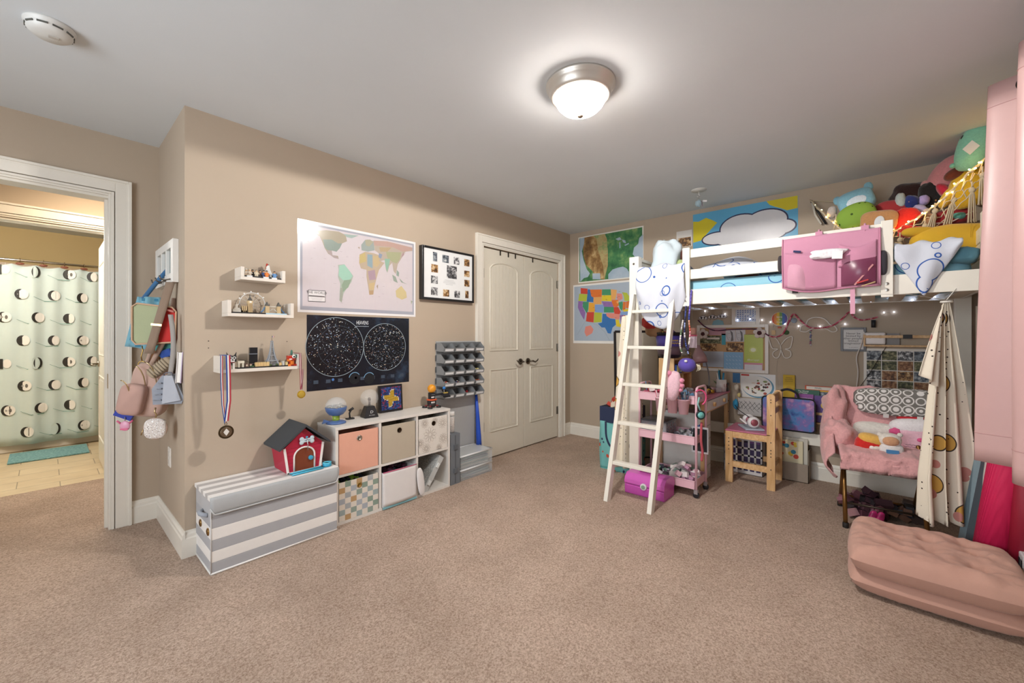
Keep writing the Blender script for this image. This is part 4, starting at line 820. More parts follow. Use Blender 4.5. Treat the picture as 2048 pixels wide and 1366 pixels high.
# ================================================================ CUBE ORGANIZER
T = Thing('cube_organizer', 'pale grey-white six-cube organizer against the long wall', 'shelf unit')
sx0, sx1, sy0, sy1, sh = 1.2, 2.125, 2.525, 2.785, .62; th = .018; cw = '#dcd7d0|r.45'
T.part('side_panel', MB().box(sx0, sx0+th, sy0, sy1, 0, sh-th, cw), bev=.001); T.part('side_panel', MB().box(sx1-th, sx1, sy0, sy1, 0, sh-th, cw), bev=.001)
T.part('top', MB().box(sx0-.002, sx1+.002, sy0-.002, sy1, sh-th, sh, cw), bev=.001)
T.part('bottom', MB().box(sx0+th, sx1-th, sy0, sy1, 0, th, cw)); T.part('middle_shelf', MB().box(sx0+th, sx1-th, sy0, sy1, .3, .3+th*.8, cw))
cwid = (sx1-sx0-4*th)/3
for k in (1, 2): xx = sx0+k*(cwid+th); T.part('divider', MB().box(xx, xx+th*.9, sy0+.001, sy1, th, .3, cw).box(xx, xx+th*.9, sy0+.001, sy1, .3+th*.8, sh-th, cw))
T.part('back_panel', MB().box(sx0+th, sx1-th, sy1-.004, sy1, th, sh-th, cw)); T.done()
cell = lambda i, j: (sx0+th+i*(cwid+th), .3+th*.8 if j else th)
def fbin(i, j, m, label, h=.258, front=None, grom='#a9a59c|m1|r.3', inner='#3a342e|c'):
    x, z = cell(i, j); T = Thing('fabric_bin', label, 'storage bin', 'fabric bins in the cube organizer'); a, c = x+.006, x+cwid-.006; yf = sy0+.004; z += .001
    b = MB(); t = .005
    b.box(a, c, yf, yf+t, z, z+h, m).box(a, c, sy1-.02, sy1-.015, z, z+h, m).box(a, a+t, yf+t, sy1-.02, z, z+h, m).box(c-t, c, yf+t, sy1-.02, z, z+h, m).box(a+t, c-t, yf+t, sy1-.02, z, z+.005, inner)
    if front: front(b, a, c, yf, z, h)
    T.part('body', b, bev=.002)
    if grom: gx = (a+c)/2; gz = z+h*.82; T.part('grommet', MB().lathe([(.0175, 0), (.0175, -.004), (.012, -.006), (.0105, -.002)], (gx, yf, gz), grom, 20, 'y').cyl((gx, yf-.001, gz), .0107, .002, '#1f1c1a', 16, 'y'))
    return T.done()
fbin(0, 1, '#e0a68f|c', 'salmon fabric bin in the top left cube'); fbin(1, 1, '#b7ab98|c', 'taupe fabric bin in the top middle cube', grom='#3a2e24|m1|r.3')
def flowers(b, a, c, yf, z, h):
    rr = random.Random(5)
    for fx, fz, R in ((.38, .5, .062), (.82, .78, .045), (.2, .86, .036), (.85, .3, .045), (.25, .12, .04), (.7, .06, .03), (.55, .88, .03), (.05, .3, .035)):
        cx, cz = a+fx*(c-a), z+fz*h
        inb = lambda p: Vector((min(max(p.x, a+.003), c-.003), p.y, min(max(p.z, z+.003), z+h-.003)))
        for k in range(11):
            an = 2*PI*k/11; u = Vector((math.cos(an), 0, math.sin(an))); v = Vector((-math.sin(an), 0, math.cos(an))); o = Vector((cx, yf-.0008, cz))
            b.stroke([inb(o+u*R*.28), inb(o+u*R*.7+v*R*.2), inb(o+u*R), inb(o+u*R*.7-v*R*.2), inb(o+u*R*.28)], .0012, '#7a6858', (0, -1, 0))
        b.stroke([inb(Vector((cx+R*.24*math.cos(q*PI/6), yf-.0009, cz+R*.24*math.sin(q*PI/6)))) for q in range(12)], .0014, '#8a7868', (0, -1, 0), True)
fbin(2, 1, '#dcd6cd|c', 'white fabric bin with brown outlined flowers in the top right cube', front=flowers, grom='#3a2e24|m1|r.3')
def checks(b, a, c, yf, z, h):
    rr = random.Random(9); n = 7; cs = {0: '#ddd3c4|c'}
    for i in range(n):
        for j in range(n):
            m = rr.choice(('#8f9f94|c', '#a9adb0|c', '#b9976a|c', '#9aa9a9|c', '#a8aeb6|c', '#879a8c|c')) if (i+j) % 2 else '#ded6ca|c'
            q = (c-a)/n; s = h/n; b.box(a+i*q, a+(i+1)*q, yf-.001, yf, z+j*s, z+(j+1)*s, m)
fbin(0, 0, '#d9d0c2|c', 'checkered bin in cream, sage, grey and ochre in the bottom left cube', .245, checks, '#b99a5a|m1|r.3')
T = Thing('fabric_bin', 'white cloth bin with a long side flap and pink rim in the bottom middle cube', 'storage bin', 'fabric bins in the cube organizer')
x, z = cell(1, 0); a, c = x+.004, x+cwid-.006; yf = sy0-.012
T.part('body', MB().grid(lambda s, t: (a+s*(c-a)+.01*(t-.5)*(s-.5), yf-.012*math.sin(s*PI)*(1-t)*.6, z+.004+t*.235), 14, 10, '#dedad8|c', (0, .006, 0)).box(a, a+.005, yf+.006, sy1-.03, z+.002, z+.235, '#dedad8|c').box(c-.005, c, yf+.006, sy1-.03, z+.002, z+.235, '#dedad8|c').box(a+.005, c-.005, yf+.006, sy1-.03, z+.002, z+.008, '#7fb0b8|c'))
T.part('rim', MB().tube([(a, yf, z+.238), ((a+c)/2, yf-.002, z+.238), (c, yf, z+.238)], .003, '#c9547a|c')); T.part('base_trim', MB().box(a, c, yf-.002, yf+.004, z-.012, z+.004, '#7fb0b8|c'))
T.part('flap', MB().ell((c+.028, yf-.012, z+.105), (.03, .01, .105), '#dedad8|c', .8, RY(-.14))); T.done()
x, z = cell(2, 0)
T = Thing('organizer_case', 'clear plastic compartment case of small parts leaning in the bottom right cube', 'case')
M = Matrix.Translation((x+.05, sy0+.11, z+.005)) @ Matrix.Rotation(.62, 4, 'Y'); b = MB(M)
b.box(-.012, -.008, -.1, .11, 0, .29, '#c9ccca|r.1|a.3').box(.028, .032, -.1, .11, 0, .29, '#c9ccca|r.1|a.3').box(-.012, .032, -.104, -.1, 0, .29, '#dde0de|r.1|a.6').box(-.012, .032, .11, .114, 0, .29, '#c9ccca|r.1|a.6').box(-.012, .032, -.1, .11, 0, .004, '#c9ccca|r.1|a.7').box(-.012, .032, -.1, .11, .286, .29, '#c9ccca|r.1|a.7'); T.part('case', b)
T.part('contents', MB(M).box(-.004, .022, -.094, .104, .01, .28, 'bits'), kind='stuff')
for zz in (.06, .2): T.part('latch', MB(M).box(.0, .02, -.112, -.104, zz, zz+.035, '#d9dcda|r.2'))
T.done()
heap('toy_heap', (cell(0, 0)[0]+.12, sy0+.12, .215), (.09, .06, .05), ('#7fbf3a', '#232a3a', '#9fd04a', '#2a2a2e'), 40, 'green and dark toys showing over the checkered bin', 'toys', .035)
heap('toy_heap', (cell(1, 0)[0]+.14, sy0+.12, .2), (.09, .06, .06), ('#3a1f30', '#1f2a36', '#5a2a44'), 30, 'dark cloth odds and ends inside the white cloth bin', 'toys', .045)
# ---- things on top of the organizer
zt = .621
c = onZ(672, 846, zt); c.y = min(c.y, 2.66)
T = Thing('toy_planetarium', 'blue toy planetarium with a clear dome on a green neck, left on the organizer', 'toy'); bl = '#4f6a9c|r.35'
T.part('base', MB().lathe([(.0, 0), (.062, 0), (.062, .008), (.05, .014), (.03, .018), (.02, .02)], c, bl, 28))
T.part('neck', MB().lathe([(.024, .018), (.021, .03), (.024, .05)], c, '#8fa83a|r.3', 16)); T.part('bowl', MB().lathe([(.02, .048), (.045, .058), (.062, .08), (.068, .104), (.066, .108), (.06, .1)], c, bl, 28))
T.part('dome', MB().lathe([(.066, .108), (.064, .13), (.05, .152), (.03, .166), (0, .172)], c, '#e8ecee|r.03|a.28', 28)); b = MB(); b.ell(c+Vector((0, 0, .105)), (.055, .055, .018), 'bits', wob=.5); T.part('landscape', b)
T.part('shark_fin', MB().prism([c+Vector((-.09, -.004, .008)), c+Vector((-.04, -.004, .014)), c+Vector((-.05, -.004, .022)), c+Vector((-.078, -.004, .034))], (0, .012, 0), bl)); T.done()
c = onZ(700, 838, zt); T = Thing('toy_telescope', 'small black toy stand between the blue planetarium and the plasma globe', 'toy')
T.part('base', MB().cbox(c+Vector((0, 0, .004)), (.05, .035, .008), '#232326')); T.part('arm', MB().tube([c+Vector((0, 0, .008)), c+Vector((-.004, 0, .04)), c+Vector((.004, -.004, .06))], .006, '#2a2a2c')); T.part('head', MB().tube([c+Vector((-.008, 0, .056)), c+Vector((.02, -.01, .075))], .009, '#2a2a2c')); T.done()
c = onZ(729, 831, zt); c.z = zt; c.y = min(c.y, 2.69)
T = Thing('plasma_globe', 'clear glass plasma globe on a tapered black base with a white D logo', 'lamp')
M = place(c, -.15); b = MB(M); q = [(.05, 0), (.048, .01), (.03, .075), (.026, .078)]
vs = []; 
for r_, h_ in q: vs += [(-r_, -r_, h_), (r_, -r_, h_), (r_, r_, h_), (-r_, r_, h_)]
fs = [(0, 3, 2, 1)]+[(4*i+j, 4*i+(j+1) % 4, 4*i+4+(j+1) % 4, 4*i+4+j) for i in range(3) for j in range(4)]+[(12, 13, 14, 15)]
b.add(vs, fs, '#1f2022|r.3'); T.part('base', b, bev=.004)
b = MB(M); b.text('D', (0, -.0465, .04), .03, '#e6e6e6', (1, 0, 0), (0, -.26, .96)).text('DISCOVERY', (0, -.05, .018), .008, '#e6e6e6', (1, 0, 0), (0, -.26, .96)); T.part('logo', b)
T.part('electrode', MB(M).tube([(0, 0, .075), (0, 0, .12)], .008, '#6a5a50|r.3').ell((0, 0, .125), (.011, .011, .012), '#7a6a60|m1|r.3'))
T.part('globe', MB(M).ell((0, 0, .135), (.062, .062, .062), '#eef2f2|r.02|a.16', n=(18, 28))); T.done()
T = Thing('mosaic_picture', 'black framed mosaic of a yellow burst on blue and red tiles, leaning on the wall', 'picture')
M = Matrix.Translation((1.735, 2.752, zt+.002)) @ Matrix.Rotation(-.07, 4, 'X'); b = MB(M); b.box(-.1, .1, -.012, .008, 0, .2, '#1c1c20|r.3'); T.part('frame', b, bev=.002)
b = MB(M); rr = random.Random(2); n = 20
for i in range(n):
    for j in range(n):
        x_ = -.085+.17*(i+.5)/n; z_ = .015+.17*(j+.5)/n; dx, dz = x_, z_-.1; d_ = math.hypot(dx, dz*1.0); a_ = math.atan2(dz, dx)
        R_ = .045+.02*math.cos(4*a_+PI/4); m = '#e0b53a' if d_ < R_ else ('#e9e6da' if d_ < R_+.008 else rr.choice(('#2f4f9c', '#3a6ab0', '#2a3f80', '#a83a5a', '#243468')))
        b.cyl((x_, -.0145, z_), .0039, .003, m+'|r.35', 6, 'y')
T.part('tile_field', b); T.done()
c = onZ(847, 812, zt); c.y = 2.66
T = Thing('toy_planet_model', 'black and red toy brick machine with an orange sun ball and blue planet', 'toy')
b = MB(); 
for k in range(4): a = PI/4+k*PI/2; T.part('wheel_foot', MB().cyl(c+Vector((.06*math.cos(a), .05*math.sin(a), .0)), .02, .012, '#1e1e20|r.4', 16)); b.bar(c+Vector((0, 0, .018)), c+Vector((.058*math.cos(a), .048*math.sin(a), .016)), .012, .01, '#7a2420')
b.cyl(c+Vector((0, 0, .014)), .035, .02, '#2a1d1d', 16).cbox(c+Vector((0, 0, .045)), (.055, .045, .022), '#26262a').cbox(c+Vector((-.005, -.024, .045)), (.034, .004, .014), '#d9d9d6'); T.part('chassis', b)
T.part('turntable', MB().lathe([(.03, .058), (.042, .06), (.042, .068), (.03, .07)], c, '#c9532a|r.4', 24)); b = MB(); b.cbox(c+Vector((0, 0, .095)), (.042, .038, .05), '#1f2024').cbox(c+Vector((-.004, -.02, .085)), (.028, .004, .01), '#d9d9d6')
for k in range(3): b.cyl(c+Vector((-.012+.012*k, -.021, .105)), .004, .003, '#6a6a70', 8, 'y')
T.part('gear_tower', b, bev=.001)
T.part('sun_ball', MB().ell(c+Vector((0, 0, .152)), (.034, .034, .034), '#dd9322|r.4', n=(16, 24))); b = MB(); b.cbox(c+Vector((.065, -.01, .1)), (.09, .016, .016), '#232428').cbox(c+Vector((.125, -.02, .095)), (.06, .03, .018), '#2a2b30').cbox(c+Vector((.125, -.02, .108)), (.04, .02, .008), '#b59a4a').cbox(c+Vector((.135, -.025, .078)), (.055, .03, .014), '#1d1e22').tube([c+Vector((.11, -.02, .1)), c+Vector((.11, -.02, .14))], .003, '#8a8a8a'); T.part('arm', b)
T.part('planet_ball', MB().ell(c+Vector((.11, -.02, .148)), (.013, .013, .013), '#2f78c0|r.3')); T.done()
# ---- right of the organizer
T = Thing('tool_case', 'slim grey plastic case standing upright beside the organizer', 'case'); x0, x1, y0, y1 = 2.135, 2.235, 2.53, 2.77
T.part('shell', MB().box(x0, x1, y0, y1, 0, .405, '#6f757b|r.4').box(x0+.045, x0+.055, y0-.002, y0, .01, .395, '#55595e'), bev=.006)
for zz in (.11, .3): T.part('latch', MB().box(x0+.03, x0+.07, y0-.01, y0-.001, zz-.02, zz+.02, '#5a5f65|r.3'), bev=.002)
T.done()
T = Thing('bead_jar', 'clear jar of grey beads with a white lid on the upright grey case', 'jar'); c = Vector((2.2, 2.6, .406))
T.part('jar', MB().lathe([(0, 0), (.028, 0), (.028, .135), (.022, .14)], c, '#dfe3e4|r.05|a.3', 24)); T.part('beads', MB().cyl(c+Vector((0, 0, .003)), .0265, .125, 'glitter', 24), kind='stuff'); T.part('lid', MB().cyl(c+Vector((0, 0, .14)), .027, .028, '#f0f0ee|r.4', 24)); T.done()
for k, (z0_, z1_) in enumerate(((.0, .085), (.088, .2))):
    T = Thing('clear_drawer_box', ('low clear tub of papers on the carpet right of the grey case', 'clear tub of magazines with a white-rimmed tray on top, stacked on the lower one')[k], 'storage box', 'clear tubs beside the closet'); x0, x1, y0, y1 = 2.25, 2.62, 2.54, 2.77; pl = '#dfe4e6|r.08|a.2'
    b = MB(); b.box(x0, x1, y0, y0+.004, z0_, z1_, pl).box(x0, x1, y1-.004, y1, z0_, z1_, pl).box(x0, x0+.004, y0, y1, z0_, z1_, pl).box(x1-.004, x1, y0, y1, z0_, z1_, pl).box(x0, x1, y0, y1, z0_, z0_+.004, pl); T.part('tub', b)
    b = MB(); rr = random.Random(k)
    for q in range(9): zq = z0_+.006+q*(z1_-z0_-.03)/9; b.cbox(((x0+x1)/2+rr.uniform(-.01, .01), (y0+y1)/2, zq+.004), (.32, .19, .004), rr.choice(('#d9dcdc', '#8fa9a8', '#9aa0a8', '#c9c4bc', '#6a7a88')), RZ(rr.uniform(-.06, .06)))
    T.part('papers', b, kind='stuff')
    b = MB(); b.tube([(x0, y0, z1_), (x1, y0, z1_), (x1, y1, z1_), (x0, y1, z1_)], .006, '#e9ebeb|r.3', 8, True)
    if k: b.box(x0, x1, y0, y1, z1_-.004, z1_, '#e9ebeb|r.15|a.6')
    T.part('rim', b); T.done()
one('toy_bat', MB().tube([onY(958, 893, 2.72), onY(957, 870, 2.73), onY(955, 830, 2.745), onY(952, 782, 2.765)], [.026, .024, .018, .01], '#2453c4|r.4', 16), 'blue plastic toy bat leaning on the wall by the closet', 'bat')
# ================================================================ LOFT BED
bw = '#e8e4d8|r.35'
T = Thing('loft_bed', 'white wooden loft bed with slatted guard rail along the right-hand wall', 'bed')
for x0, x1, y0, y1 in ((3.16, 3.225, 1.42, 1.5), (4.12, 4.185, 1.42, 1.5), (3.16, 3.225, -.5, -.42), (4.12, 4.185, -.5, -.42)):
    T.part('post', MB().box(x0, x1, y0, y1, 0, 1.838, bw), bev=.003)
for y0, y1 in ((1.016, 1.067), (-.085, -.034)):
    g_ = T.part('guard_post', MB().box(3.135, 3.16, y0, y1, 1.415, 1.848, bw), bev=.002)
    for z in (1.455, 1.49): T.part('bolt', MB().cyl((3.132, (y0+y1)/2, z), .008, .003, '#8f8b84|m1|r.3', 12, 'x'), up=g_)
for a, c in ((1.775, 1.838), (1.617, 1.688)): T.part('guard_rail', MB().box(3.16, 3.182, -.42, 1.067, a, c, bw) if a < 1.7 else MB().box(3.16, 3.182, -.085, 1.067, a, c, bw), bev=.003)
T.p[-1] = ('guard_rail', MB().box(3.16, 3.182, -.085, 1.067, 1.617, 1.688, bw), None, None, .003, None)
T.part('side_board', MB().box(3.165, 3.19, -.42, 1.42, 1.43, 1.54, bw), bev=.002); T.part('side_board', MB().box(4.14, 4.165, -.42, 1.42, 1.445, 1.54, bw), bev=.002)
b = MB()
for k in range(4): b.box(3.225, 4.12, 1.448, 1.468, 1.45+k*.09, 1.45+k*.09+.084, bw)
b.box(3.225, 4.12, 1.44, 1.476, 1.81, 1.836, bw); T.part('headboard', b, bev=.004)
b = MB()
for k in range(4): b.box(3.225, 4.12, -.468, -.448, 1.45+k*.09, 1.45+k*.09+.084, bw)
T.part('footboard', b, bev=.004)
for k in range(13): y = 1.33-k*.145; T.part('slat', MB().box(3.19, 4.14, y-.035, y+.035, 1.452, 1.47, '#d9cdb8|r.5'))
T.part('lower_rail', MB().box(4.14, 4.165, -.42, 1.42, .3, .395, bw), bev=.002)
for z in (1.78, 1.5): T.part('bolt', MB().cyl((3.157, 1.46, z), .009, .003, '#7f7b74|m1|r.3', 12, 'x'))
T.done()
b = MB(); b.ell((3.66, .5, 1.545), (.455, .915, .072), 'bluesheet', .25, n=(12, 40)); one('mattress', b, 'mattress in a sky blue printed sheet on the loft bed', 'mattress')
def lump(s, t): return Vector((3.24+s*.75, .98-t*.95, 1.665+.12*math.sin(s*PI)**.5*(.6+.4*math.sin(t*9))+.02*noise.noise(Vector((s*5, t*6, 1)))))
one('comforter', MB().grid(lump, 26, 30, 'cloudprint', (0, 0, .02)), 'white comforter printed with blue outlines, rumpled behind the guard rail', 'comforter')
# blanket spilling over the ladder end
def spill(s, t):
    y = 1.41-s*.36; L = .44*math.sqrt(max(0, 1-(2*s-1)**2*.72)); f = t*1.35
    wr = .012*math.sin(s*13+t*3)+.01*noise.noise(Vector((s*4, t*5, 3)))
    if f < .35: q = f/.35; return Vector((3.5-.37*q+wr, y, 1.66+.07*math.sin(q*PI*.5)*1+wr+.02*math.sin(s*PI)))
    q = f-.35; bul = .045*math.sin(min(1, q)*PI)
    return Vector((3.13-bul+wr, y+.02*(.5-s)*q, 1.745-L*q*1.12+wr*.5))
one('blanket', MB().grid(spill, 30, 40, 'cloudprint', (.012, 0, 0)), 'white and blue blanket printed with blue outlines, spilling over the ladder end of the bed', 'blanket')
def softbag(name, u, v, t, rw, rh, rd, m, label, cat, e=.7, rot=0, wob=.12, extra=None, group=None, yaw=0):
    al = math.atan((u-CXP)/FPX); M = place(at(u, v, t), TH-PI/2-al+yaw)@Matrix.Rotation(rot, 4, 'Y')@Matrix.Diagonal((math.cos(al)**.5, 1, 1, 1)); k = t/FPX; b = MB(M); b.ell((0, 0, 0), (rw*k, rd, rh*k), m, e, None, wob, n=(16, 26), seed=u)
    if not extra: return one(name, b, label, cat, group)
    T = Thing(name, label, cat, group); T.part('body', b); extra(T, M, k); return T.done()
softbag('pillow', 1331, 525, 3.42, 26, 44, .07, '#cfdde4|c', 'pale blue pillow standing upright at the headboard end of the bed', 'pillow', .65, .12, .3)
softbag('stuffed_toy', 1362, 543, 3.38, 16, 24, .06, '#b9c98a|f', 'pale green round stuffed toy behind the guard post by the blue pillow', 'stuffed toy', .95)
softbag('stuffed_toy', 1361, 512, 3.5, 10, 11, .04, '#c98f88|f', 'dusty pink stuffed toy peeking above the green one', 'stuffed toy', .95)
b = MB(); b.box(3.95, 4.1, .72, .9, 1.632, 1.76, '#a8552c|c').box(3.95, 4.1, .6, .7, 1.632, 1.74, '#4a3f6a|c'); one('storage_box', b, 'small brown and purple box at the wall side of the mattress', 'box', bev=.01)
b = MB(); b.ell((4.0, .33, 1.70), (.07, .12, .07), '#4f5f9c|c', .6, None, .2).ell((3.97, .24, 1.71), (.05, .06, .06), '#b08a5a|c', .7); one('bedding_roll', b, 'blue and tan cloth bundle at the wall side behind the rails', 'bundle')
# ---- pink pocket organizer over the rail
pk = '#c98fa8|c'
T = Thing('bedside_organizer', 'pink fabric pocket organizer strapped over the guard rail', 'organizer')
yl, yr = .435, -.03
def orgf(s, t): return Vector((3.125-.008*math.sin(s*9)*t-.01*math.sin(t*PI)-.006*math.sin(s*4+t*5), yl+(yr-yl)*s, 1.812-t*(.31+.035*math.sin(s*PI*.9)+.01*math.sin(s*7))))
T.part('back_panel', MB().grid(orgf, 40, 18, pk, (.006, 0, 0)))
def pocket(s0, s1, t0, t1, bul, m=pk, sag=.0):
    return MB().grid(lambda s, t: orgf(s0+s*(s1-s0), t0+t*(t1-t0)+sag*math.sin(s*PI)*(1-t))+Vector((-.008-bul*math.sin(s*PI)*math.sin(.35+t*2.6), 0, 0)), 20, 10, m, (.003, 0, 0))
T.part('pocket', pocket(.02, .58, .28, .97, .018, '#c488a2|c', .04)); T.part('pocket', pocket(.05, .3, .5, .97, .03, '#cf9bb0|c')); T.part('pocket', pocket(.6, .97, .2, .62, .02, '#c488a2|c', .1))
T.part('mesh_pocket', pocket(.63, .97, .45, .97, .022, '#7f3f5c|r.3|a.75')); T.part('side_mesh_pocket', MB().ell((3.15, yl+.012, 1.66), (.03, .018, .055), '#3a3438|c|a.9', .6)); T.part('side_mesh_pocket', MB().ell((3.14, yr-.012, 1.61), (.03, .02, .07), '#35323a|c|a.9', .6))
for s in (.4, .86):
    y = yl+(yr-yl)*s; T.part('strap', MB().tube([(3.13, y, 1.8), (3.14, y, 1.845), (3.17, y, 1.85), (3.19, y, 1.83), (3.192, y, 1.78)], .006, pk).cbox((3.13, y, 1.815), (.004, .035, .04), pk))
T.part('strap', MB().cbox((3.13, .09, 1.4), (.004, .022, .15), '#d9a3b8|c')); T.part('strap', MB().cbox((3.13, .37, 1.49), (.004, .03, .05), '#2f2a2c|c'))
T.part('binding', MB().tube([orgf(0, i/8)+Vector((-.002, 0, 0)) for i in range(9)]+[orgf(i/20, 1)+Vector((-.002, 0, 0)) for i in range(21)]+[orgf(1, 1-i/8)+Vector((-.002, 0, 0)) for i in range(9)], .004, '#c4849e|c'))
T.part('brand_tag', MB().cbox(orgf(.17, .27)+Vector((-.012, 0, 0)), (.003, .04, .012), '#26305a|c', RX(.2)))
T.done()
def twoears(T, M, k):
    T.part('paper_tag', MB(M).cbox((.05, -.035, -.02), (.055, .002, .045), '#eeeef0', RY(.1)))
softbag('stuffed_toy', 1655, 507, 2.45, 34, 9, .022, '#eceaf0|f', 'slim white stuffed toy with a paper tag lying on the pink organizer', 'stuffed toy', .8, -.03, .3, twoears)
one('pens', MB().bar((3.085, .08, 1.49), (3.09, -.0, 1.6), .008, .008, '#c98a8a').bar((3.085, .07, 1.5), (3.085, .02, 1.515), .008, .008, '#b8302a').bar((3.082, .05, 1.48), (3.082, -.01, 1.5), .006, .006, '#b59a6a'), 'pencils and trinkets in the dark mesh pocket of the pink organizer', 'pens')
# right-hand blanket and blue bundle over the side board
def spill2(s, t):
    y = -.09-s*.26; L = .30*(1-abs(2*s-.9)*.8); wr = .01*math.sin(s*15+t*4)
    if t < .4: q = t/.4; return Vector((3.55-.4*q, y, 1.66+.05*math.sin(q*PI/2)+wr))
    q = (t-.4)/.6; return Vector((3.15-.02*math.sin(q*PI)+wr*.4, y, 1.71-max(.04, L)*q+wr*.3))
one('blanket', MB().grid(spill2, 26, 26, 'cloudprint', (.01, 0, 0)), 'corner of a white printed blanket hanging over the side board beside the pink organizer', 'blanket')
b = MB(place((3.28, -.345, 1.63))); b.ell((0, 0, 0), (.09, .075, .045), '#5f93a6|c', .6, None, .2); one('blue_cloth', b, 'blue cloth bundle on the mattress edge under the big yellow cushion', 'cloth')
# ---- plush pile
def plush(name, u, v, t, rw, rh, rd, m, label, rot=0, e=.85, wob=.08, extra=None, cat='stuffed toy'):
    return softbag(name, u, v, t, rw, rh, rd, m, label, cat, e, rot, wob, extra, 'stuffed toys heaped in the hammock corner')
def nub(nm, pts, m):
    def f(T, M, k):
        for (x, z, rx, rz) in pts: T.part(nm, MB(M).ell((x*k, -.005, -z*k), (rx*k, .03, rz*k), m, .95))
    return f
def petal(T, M, k):
    for x, z, a in ((-30, -14, .5), (28, -20, -.4)): T.part('ear', MB(M).ell((x*k, 0, -z*k), (8*k, .02, 9*k), '#7fb0c2|f', .9))
    T.part('pale_patch', MB(M).ell((0, -.045, -.01), (22*k, .02, 13*k), '#d5dfe8|f', .9))
plush('stuffed_toy', 1712, 403, 3.02, 33, 22, .06, '#7fb0c2|f', 'pale blue boxy stuffed toy at the left top of the heap', -.25, .6, .05, petal)
plush('stuffed_toy', 1664, 425, 3.1, 9, 12, .04, '#b9aea6|f', 'small grey-beige stuffed toy at the far left by the hammock anchor', .1, .9)
plush('stuffed_toy', 1690, 428, 3.0, 10, 11, .04, '#cdb8a4|f', 'small beige stuffed toy between the anchor and the green cushion', .2)
plush('cushion', 1712, 432, 2.95, 36, 25, .06, 'kiwi', 'green speckled fruit-slice cushion behind the guard rail', -.35, .9, .02, cat='cushion')
plush('cushion', 1757, 443, 2.84, 33, 21, .05, '#b9885a|f', 'tan toast-shaped cushion above the pink organizer', .1, .6, .05, lambda T, M, k: T.part('white_tag', MB(M).ell((2*k, -.055, -.015), (9*k, .004, 12*k), '#d8dce0')), 'cushion')
plush('cushion', 1783, 425, 2.92, 36, 24, .06, '#9c2b2f|c', 'dark red cushion with a pale edge behind the tan one', .2, .9, .02, cat='cushion')
plush('stuffed_toy', 1822, 393, 3.0, 38, 26, .08, '#3a201c|f', 'large dark brown shaggy stuffed toy at the back against the wall', -.1, .9, .25)
plush('stuffed_toy', 1801, 403, 2.87, 10, 17, .035, '#aab2ae|f', 'small pale grey stuffed toy in front of the brown shaggy one', 0, .9, .15)
plush('stuffed_toy', 1822, 404, 2.83, 13, 13, .035, '#1f2c6a|f', 'small navy blue stuffed toy between the grey and the lavender ones', 0, .95, .2, nub('muzzle', ((-3, 1, 5, 5),), '#d9a070|f'))
plush('stuffed_toy', 1847, 401, 2.8, 11, 10, .035, '#a897c8|f', 'small lavender round stuffed toy right of the navy one', .1, .95)
plush('stuffed_toy', 1840, 420, 2.76, 15, 9, .03, '#a9a0c4|f', 'lilac and cream stuffed toy lying under the lavender one', .6, .8, .1, nub('pale_leg', ((12, 1, 8, 8),), '#d9bfae|f'))
plush('stuffed_toy', 1808, 437, 2.78, 27, 20, .055, '#c9221c|f', 'bright red stuffed toy lit by the string lights', -.3, .8, .3)
plush('stuffed_toy', 1822, 464, 2.72, 24, 12, .04, '#b81c1a|f', 'dark red stuffed toy hanging low in the net', .2, .8, .3)
plush('stuffed_toy', 1860, 388, 2.82, 20, 25, .045, '#1f1a1a|f', 'black stuffed toy with tan patches beside the pink one', 0, .85, .25, nub('tan_patch', ((0, 6, 8, 9), (-2, -14, 6, 6), (6, 16, 8, 6)), '#c48a4a|f'))
plush('stuffed_toy', 1898, 352, 2.78, 34, 44, .09, '#d98f92|f', 'big round pink stuffed toy behind the yellow one', .55, .95, .03, nub('round_foot', ((-30, 24, 8, 7),), '#dba09c|f'))
plush('stuffed_toy', 1888, 382, 2.72, 10, 18, .05, '#b51f3a|f', 'crimson foot-shaped stuffed piece under the big pink toy', -.5, .95)
def yfeet(T, M, k):
    T.part('brown_patch', MB(M).ell((-28*k, -.05, 22*k), (20*k, .04, 11*k), '#6f3320|f', .95, RY(-.5))); T.part('limb', MB(M).ell((-30*k, -.03, -24*k), (12*k, .04, 22*k), '#d9b030|f', .9, RY(.35)))
plush('stuffed_toy', 1937, 372, 2.62, 34, 46, .08, '#d9ad25|f', 'upper yellow stuffed toy with a brown patch, wound in warm string lights', .2, .85, .1, yfeet)
def mfeet(T, M, k):
    T.part('ear', MB(M).ell((16*k, 0, 44*k), (11*k, .03, 12*k), '#7fc4ac|f')); T.part('pink_patch', MB(M).ell((-2*k, -.058, 12*k), (12*k, .014, 9*k), '#c97090|f')); T.part('paper_tag', MB(M).cbox((-3*k, -.075, -6*k), (20*k, .002, 20*k), '#e4e4e0', RY(.6))); T.part('dark_spot', MB(M).ell((-24*k, -.04, 17*k), (4*k, .01, 6*k), '#2a2a2a|f')); T.part('foot', MB(M).ell((-26*k, -.01, -34*k), (6*k, .02, 5*k), '#7fc4ac|f'))
plush('stuffed_toy', 1948, 296, 2.5, 31, 44, .075, '#86c8b0|f', 'mint green stuffed toy on top of the heap beside the pink curtain', .25, .8, .05, mfeet)
plush('cushion', 1900, 436, 2.72, 42, 17, .06, '#8f1f26|c', 'deep red cushion under the net behind the tassels', -.15, .8, .1, lambda T, M, k: T.part('piping', MB(M).tube([(-40*k, -.05, -4*k), (0, -.066, -12*k), (40*k, -.05, 0)], .004, '#d9c4bc|c')), 'cushion')
plush('stuffed_toy', 1918, 432, 2.66, 12, 7, .03, '#5fa8a0|f', 'small teal stuffed toy on the deep red cushion', .1)
plush('stuffed_toy', 1858, 438, 2.74, 13, 12, .04, '#b08a6a|f', 'tan stuffed toy under the lilac one at the rope edge', .3, .85, .2)
